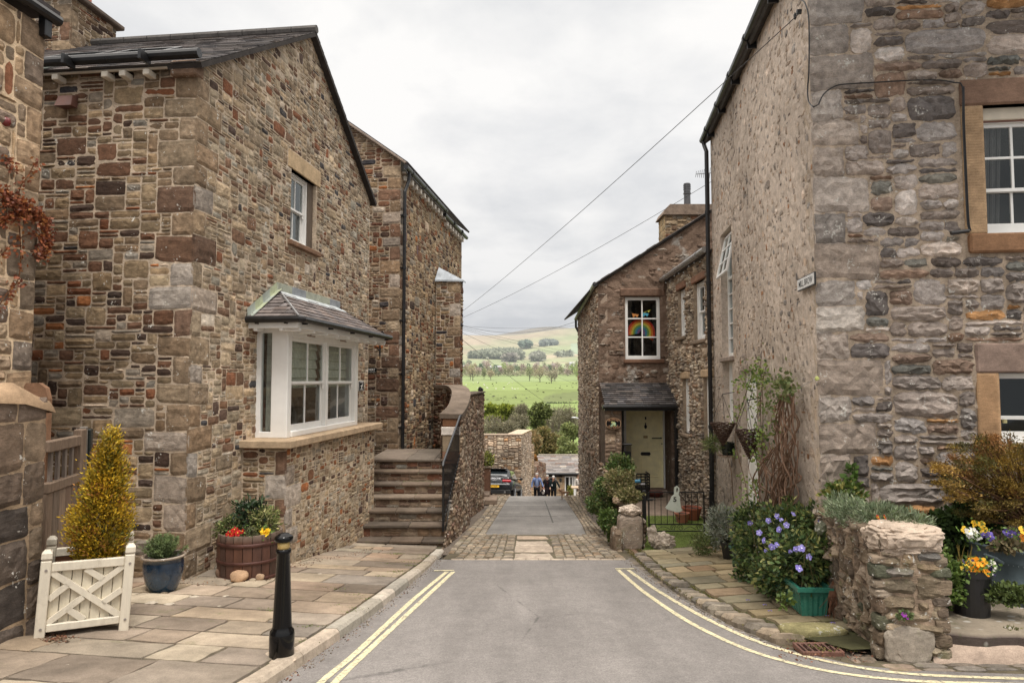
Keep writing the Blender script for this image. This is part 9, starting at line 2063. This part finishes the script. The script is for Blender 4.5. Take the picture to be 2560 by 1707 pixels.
for i,(u0,u1,vt,vb,colr,lb)in enumerate(((1151,1168,914,923,(.45,.45,.47),'long grey-roofed house at the left end of the village'),(1227,1254,915,923,(.62,.61,.60),'white bungalow with pale roof among the village trees'),(1420,1431,906,919,(.62,.60,.58),'white two-storey house near the right dark conifers'),(1376,1384,911,919,(.42,.38,.34),'small brown house half hidden behind the meadow trees'))):
 Y=900 if i else 905;a=P(u0,vt,Y);b=P(u1,vb,Y);hs_=thing('village_house',lb,'house',(a.x,Y,b.z));fr=Fr((a.x,Y-28,0),(1,0,0));L_=b.x-a.x;he=lerp(b.z,a.z,.5)if i!=2 else lerp(b.z,a.z,.7)
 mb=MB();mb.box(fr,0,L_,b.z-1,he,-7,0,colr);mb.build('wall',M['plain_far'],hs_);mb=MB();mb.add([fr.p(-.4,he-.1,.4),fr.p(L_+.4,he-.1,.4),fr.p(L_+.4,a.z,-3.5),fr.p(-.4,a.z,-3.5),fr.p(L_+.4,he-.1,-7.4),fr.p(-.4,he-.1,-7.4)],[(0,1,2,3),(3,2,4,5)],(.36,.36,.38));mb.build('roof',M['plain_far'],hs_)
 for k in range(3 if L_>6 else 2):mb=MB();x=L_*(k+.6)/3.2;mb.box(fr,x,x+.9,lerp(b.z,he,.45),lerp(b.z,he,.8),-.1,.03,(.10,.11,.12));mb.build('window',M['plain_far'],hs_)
g=np.random.default_rng(14)
for(u0,u1,vt,vb,col_,lb,n,shp)in((1176,1306,872,895,(.33,.35,.26),'long grey-green wood on the lower hillside',3400,'lens'),(1299,1328,853,866,(.24,.30,.235),'small dark green copse on the middle hillside',900,'blob'),(1351,1392,851,863,(.30,.33,.29),'small grey-blue wood on the upper right hillside',1000,'blob'),(1330,1358,886,901,(.36,.36,.29),'pale round copse above the village',700,'blob'),(1260,1290,893,902,(.33,.31,.27),'pale bare copse below the long wood',500,'blob'),(1392,1432,884,893,(.34,.36,.28),'scattered thorn bushes on the right hillside',60,'blob')):
 Y=y_for(vb,900,4200);Yt=y_for(vt+5,900,4300);P_=[];Cc=[]
 for k in range(n):
  f=g.random();u=lerp(u0,u1,f);env=math.sin(math.pi*min(1,max(0,f)))**.5 if shp=='blob' else min(1,f*1.9)**.8*(1 if f<.8 else(1-f)/.2)**.5;hh=g.random()
  Yk=Y+(Yt-Y)*hh*env*.85;h_=lerp(4,15,g.random());zq_=zg(Yk);x=P(u,880,Yk).x;P_.append((x,Yk,zq_+h_*.8));Cc.append(np.array(col_)*g.uniform(.75,1.2)*(.8+.25*math.sin(u*.4+hh*9)))
 P_=np.array(P_);mb=MB();mb.leaves(P_,g.normal(size=(n,3))+np.array((0,0,.6)),15,11,np.array(Cc),rng=g)
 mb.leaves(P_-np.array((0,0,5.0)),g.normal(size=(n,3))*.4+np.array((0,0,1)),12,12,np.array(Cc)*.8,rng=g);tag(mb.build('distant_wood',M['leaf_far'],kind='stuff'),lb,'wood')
for(u0,u1,v0,v1,lb)in((1368,1470,1011,1012,'dark hedge line across the bright lower meadow'),(1400,1430,930,933,'low dark hedge below the white village house')):
 Y=y_for((v0+v1)/2,230,1000);a,b=P(u0,v0,Y),P(u1,v1,Y);n=900;f=g.random(n);pos=np.stack([lerp(a.x,b.x,f),Y+g.normal(size=n)*.8,lerp(a.z,b.z,f)+g.random(n)*(1.1 if v0>1000 else 3)],1);mb=MB();mb.leaves(pos,g.normal(size=(n,3)),.8 if v0>1000 else 2,.5 if v0>1000 else 1.2,np.array((.06,.075,.035))*g.uniform(.6,1.4,(n,1)),rng=g);tag(mb.build('hedge',M['leaf_far'],loc=a),lb,'hedge')
n=130;P_=[]
for k in range(n):
 u=g.normal(1240,40)if g.random()<.7 else g.uniform(1210,1440);v=g.normal(997,6);Y=y_for(v,240,700);q=P(u,v,Y);P_.append((q.x,Y,q.z+.1))
mb=MB();mb.leaves(np.array(P_),g.normal(size=(n,3))*np.array((1.5,1,.25)),2.6,1.1,np.array((.10,.105,.06))*g.uniform(.6,1.3,(n,1)),rng=g);tag(mb.build('tussocks',M['leaf_far'],kind='stuff'),'dark rushy tussocks on the olive meadow bank','grass')
def sheep_mesh(col_,hc):
 root=thing('sheep',None,None,(0,0,0));mb=MB();mb.blob((0,0,.62),(.58,.30,.30),col_,3,.12,2);mb.tube([Vector((.45,0,.72)),Vector((.66,0,.80))],[.16,.11],col_,7);mb.build('fleece',M['cloth'],root)
 mb=MB();mb.blob((.76,0,.78),(.17,.09,.11),hc,2,.1,2);mb.build('head',M['cloth'],root)
 for x in(-.32,.32):
  for y in(-.14,.14):mb=MB();mb.tube([Vector((x,y,.45)),Vector((x,y,0))],[.06,.04],hc,5);mb.build('leg',M['cloth'],root)
 return root
shw=sheep_mesh((.70,.67,.60),(.5,.48,.44));shb=sheep_mesh((.03,.026,.024),(.02,.02,.02))
WS=[(1183,959),(1194,958),(1211,965),(1215,966),(1210,962),(1269,962),(1273,959),(1281,958),(1217,971),(1219,972),(1240,974),(1259,974),(1280,972),(1281,975),(1287,975),(1295,974),(1165,964),(1193,972),(1278,935)]
BS=[(1196,958),(1241,958),(1231,961),(1233,966),(1260,970),(1315,975),(1342,965),(1344,974),(1366,959),(1373,959),(1401,967),(1400,972),(1389,973),(1404,976),(1418,967),(1429,966),(1431,971),(1432,960),(1441,960),(1445,975),(1343,981),(1359,983),(1438,1025)]
r=random.Random(8)
for src,lst,lb,gp in((shw,WS,'white sheep grazing in the bright green meadow','white sheep grazing in the meadow'),(shb,BS,'dark sheep grazing in the bright green meadow','dark sheep grazing in the meadow')):
 tag(src,lb,'sheep',gp)
 for i,(u,v)in enumerate(lst):
  o=src if i==0 else copy_tree(src);Y=y_for(v,280,900);q=P(u,v,Y);o.location=q;o.rotation_euler=(0,0,r.uniform(0,6.28));o.scale=(1.1,1.1,1.1)
n=2600;u_=g.uniform(1136,1460,n);Y_=g.uniform(790,930,n);P_=np.array([tuple(P(a,936-abs(g.normal())*4.5*(1+.6*math.sin(a*.15)),b))for a,b in zip(u_,Y_)])
mb=MB();mb.leaves(P_,g.normal(size=(n,3))+np.array((0,0,.4)),3.2,2.2,np.array((.27,.26,.17))*g.uniform(.55,1.3,(n,1)),rng=g);tag(mb.build('village_scrub',M['leaf_far'],kind='stuff'),'brownish bushes filling the belt between the village trees','scrub')
def wood_clump(name,label,u,vt,vb,wpx,Y,pal,seed,n=3000,ll=.5,lw=.3,cat='tree',depth=1.0,twig=0,shell=.45):
 c=P(u,(vt+vb)/2,Y);hz=(vb-vt)/2/F_PX*Y;wx=wpx/2/F_PX*Y;e_=thing(name,label,cat,(c.x,Y,zg(Y)));mb=MB();r=random.Random(seed);g=np.random.default_rng(seed)
 for i in range(9):
  cc=(c.x+wx*r.uniform(-.62,.62),Y+wx*r.uniform(-.5,.5)*depth,c.z+hz*r.uniform(-.6,.55));lump(mb,cc,(wx*r.uniform(.32,.5),wx*.45,hz*r.uniform(.32,.55)),n//9,ll,lw,pal,seed*7+i,shell=shell)
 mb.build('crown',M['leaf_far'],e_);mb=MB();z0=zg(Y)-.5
 for i in range(3+twig):
  x=c.x+wx*r.uniform(-.6,.6);tp_=Vector((x+wx*r.uniform(-.3,.3),Y+r.uniform(-1,1),c.z+hz*r.uniform(.4,1.02)));b0=Vector((x,Y,z0));m_=lerp(b0,tp_,.55)+Vector((r.uniform(-.3,.3),0,0));mb.tube([b0,m_,tp_],[.12,.07,.015],(.14,.115,.09)if twig else(.07,.06,.05),5)
  for k in range(5 if twig else 2):f=r.uniform(.4,.9);q=lerp(m_,tp_,f);mb.tube([q,q+Vector((r.uniform(-1,1)*wx*.3,0,hz*r.uniform(.15,.4)))],[.03,.008],(.16,.13,.10),4)
 mb.build('trunk',M['bark_far'],e_);return e_
W1=[(3,(.29,.265,.17)),(2,(.24,.22,.14)),(1,(.34,.31,.20))];W2=[(3,(.15,.18,.055)),(2,(.21,.25,.07)),(1,(.09,.11,.04))];W3=[(3,(.30,.34,.045)),(2,(.22,.27,.04))];W4=[(3,(.36,.245,.11)),(2,(.28,.22,.10)),(1,(.21,.19,.09))];W5=[(3,(.26,.29,.11)),(2,(.20,.24,.08))]
wood_clump('bare_wood','band of olive-brown bare woodland behind the dark evergreen',1330,1016,1085,270,135,[(3,(.30,.28,.17)),(2,(.24,.235,.13)),(1,(.34,.31,.2))],15,n=9000,ll=.7,lw=.2,twig=12,shell=.1)
wood_clump('willow','bright yellow-green leafy tree, leftmost in the wood below the lane',1250,1007,1062,88,120,W3,1,n=3200,ll=.6,lw=.4)
wood_clump('bare_scrub','tangled grey-brown bare scrub above the tall rubble wall',1248,1036,1100,96,78,W1,2,n=4200,ll=.42,lw=.07,twig=14,shell=.1)
wood_clump('bare_scrub','grey-brown bare scrub beside the dark green tree',1296,1030,1090,50,92,W1,3,n=2200,ll=.4,lw=.07,twig=9,shell=.1)
wood_clump('evergreen_tree','dark green dense tree at the centre of the wood below the lane',1348,1003,1088,64,95,W2,4,n=5200,ll=.42,lw=.28)
wood_clump('bare_tree','slender bare grey-brown trees rising behind the wood on the right',1405,1008,1090,84,105,W1,5,n=3600,ll=.45,lw=.06,twig=16,shell=.1)
wood_clump('bare_tree','bare brownish tree between the willow and the evergreen',1300,1006,1060,60,118,W1,6,n=2000,ll=.5,lw=.07,twig=10,shell=.1)
wood_clump('green_tree','mid green rounded tree at the right edge of the wood',1432,1056,1112,70,90,W5,7,n=2600,ll=.42,lw=.28)
wood_clump('autumnal_scrub','orange-brown scrub bank above the far cottage',1322,1072,1150,120,74,W4,8,n=6800,ll=.34,lw=.2,cat='scrub')
wood_clump('autumnal_scrub','olive and orange scrub bank below the evergreen tree',1392,1064,1150,120,80,[(3,(.24,.19,.075)),(2,(.18,.18,.06))],9,n=6400,ll=.36,lw=.2,cat='scrub')
wood_clump('green_scrub','light green scrub right above the slate roof',1425,1094,1160,90,72,W5,10,n=3000,ll=.34,lw=.2,cat='scrub')
wood_clump('beech_hedge','small orange-leaved bush at the left end of the slate roof',1339,1139,1156,13,62,[(2,(.42,.20,.05))],11,n=500,ll=.2,lw=.14,cat='bush')
wood_clump('undergrowth','dark undergrowth at the foot of the wood behind the wall',1300,1095,1180,220,84,[(3,(.10,.10,.05))],12,n=4200,ll=.5,lw=.35,cat='scrub')
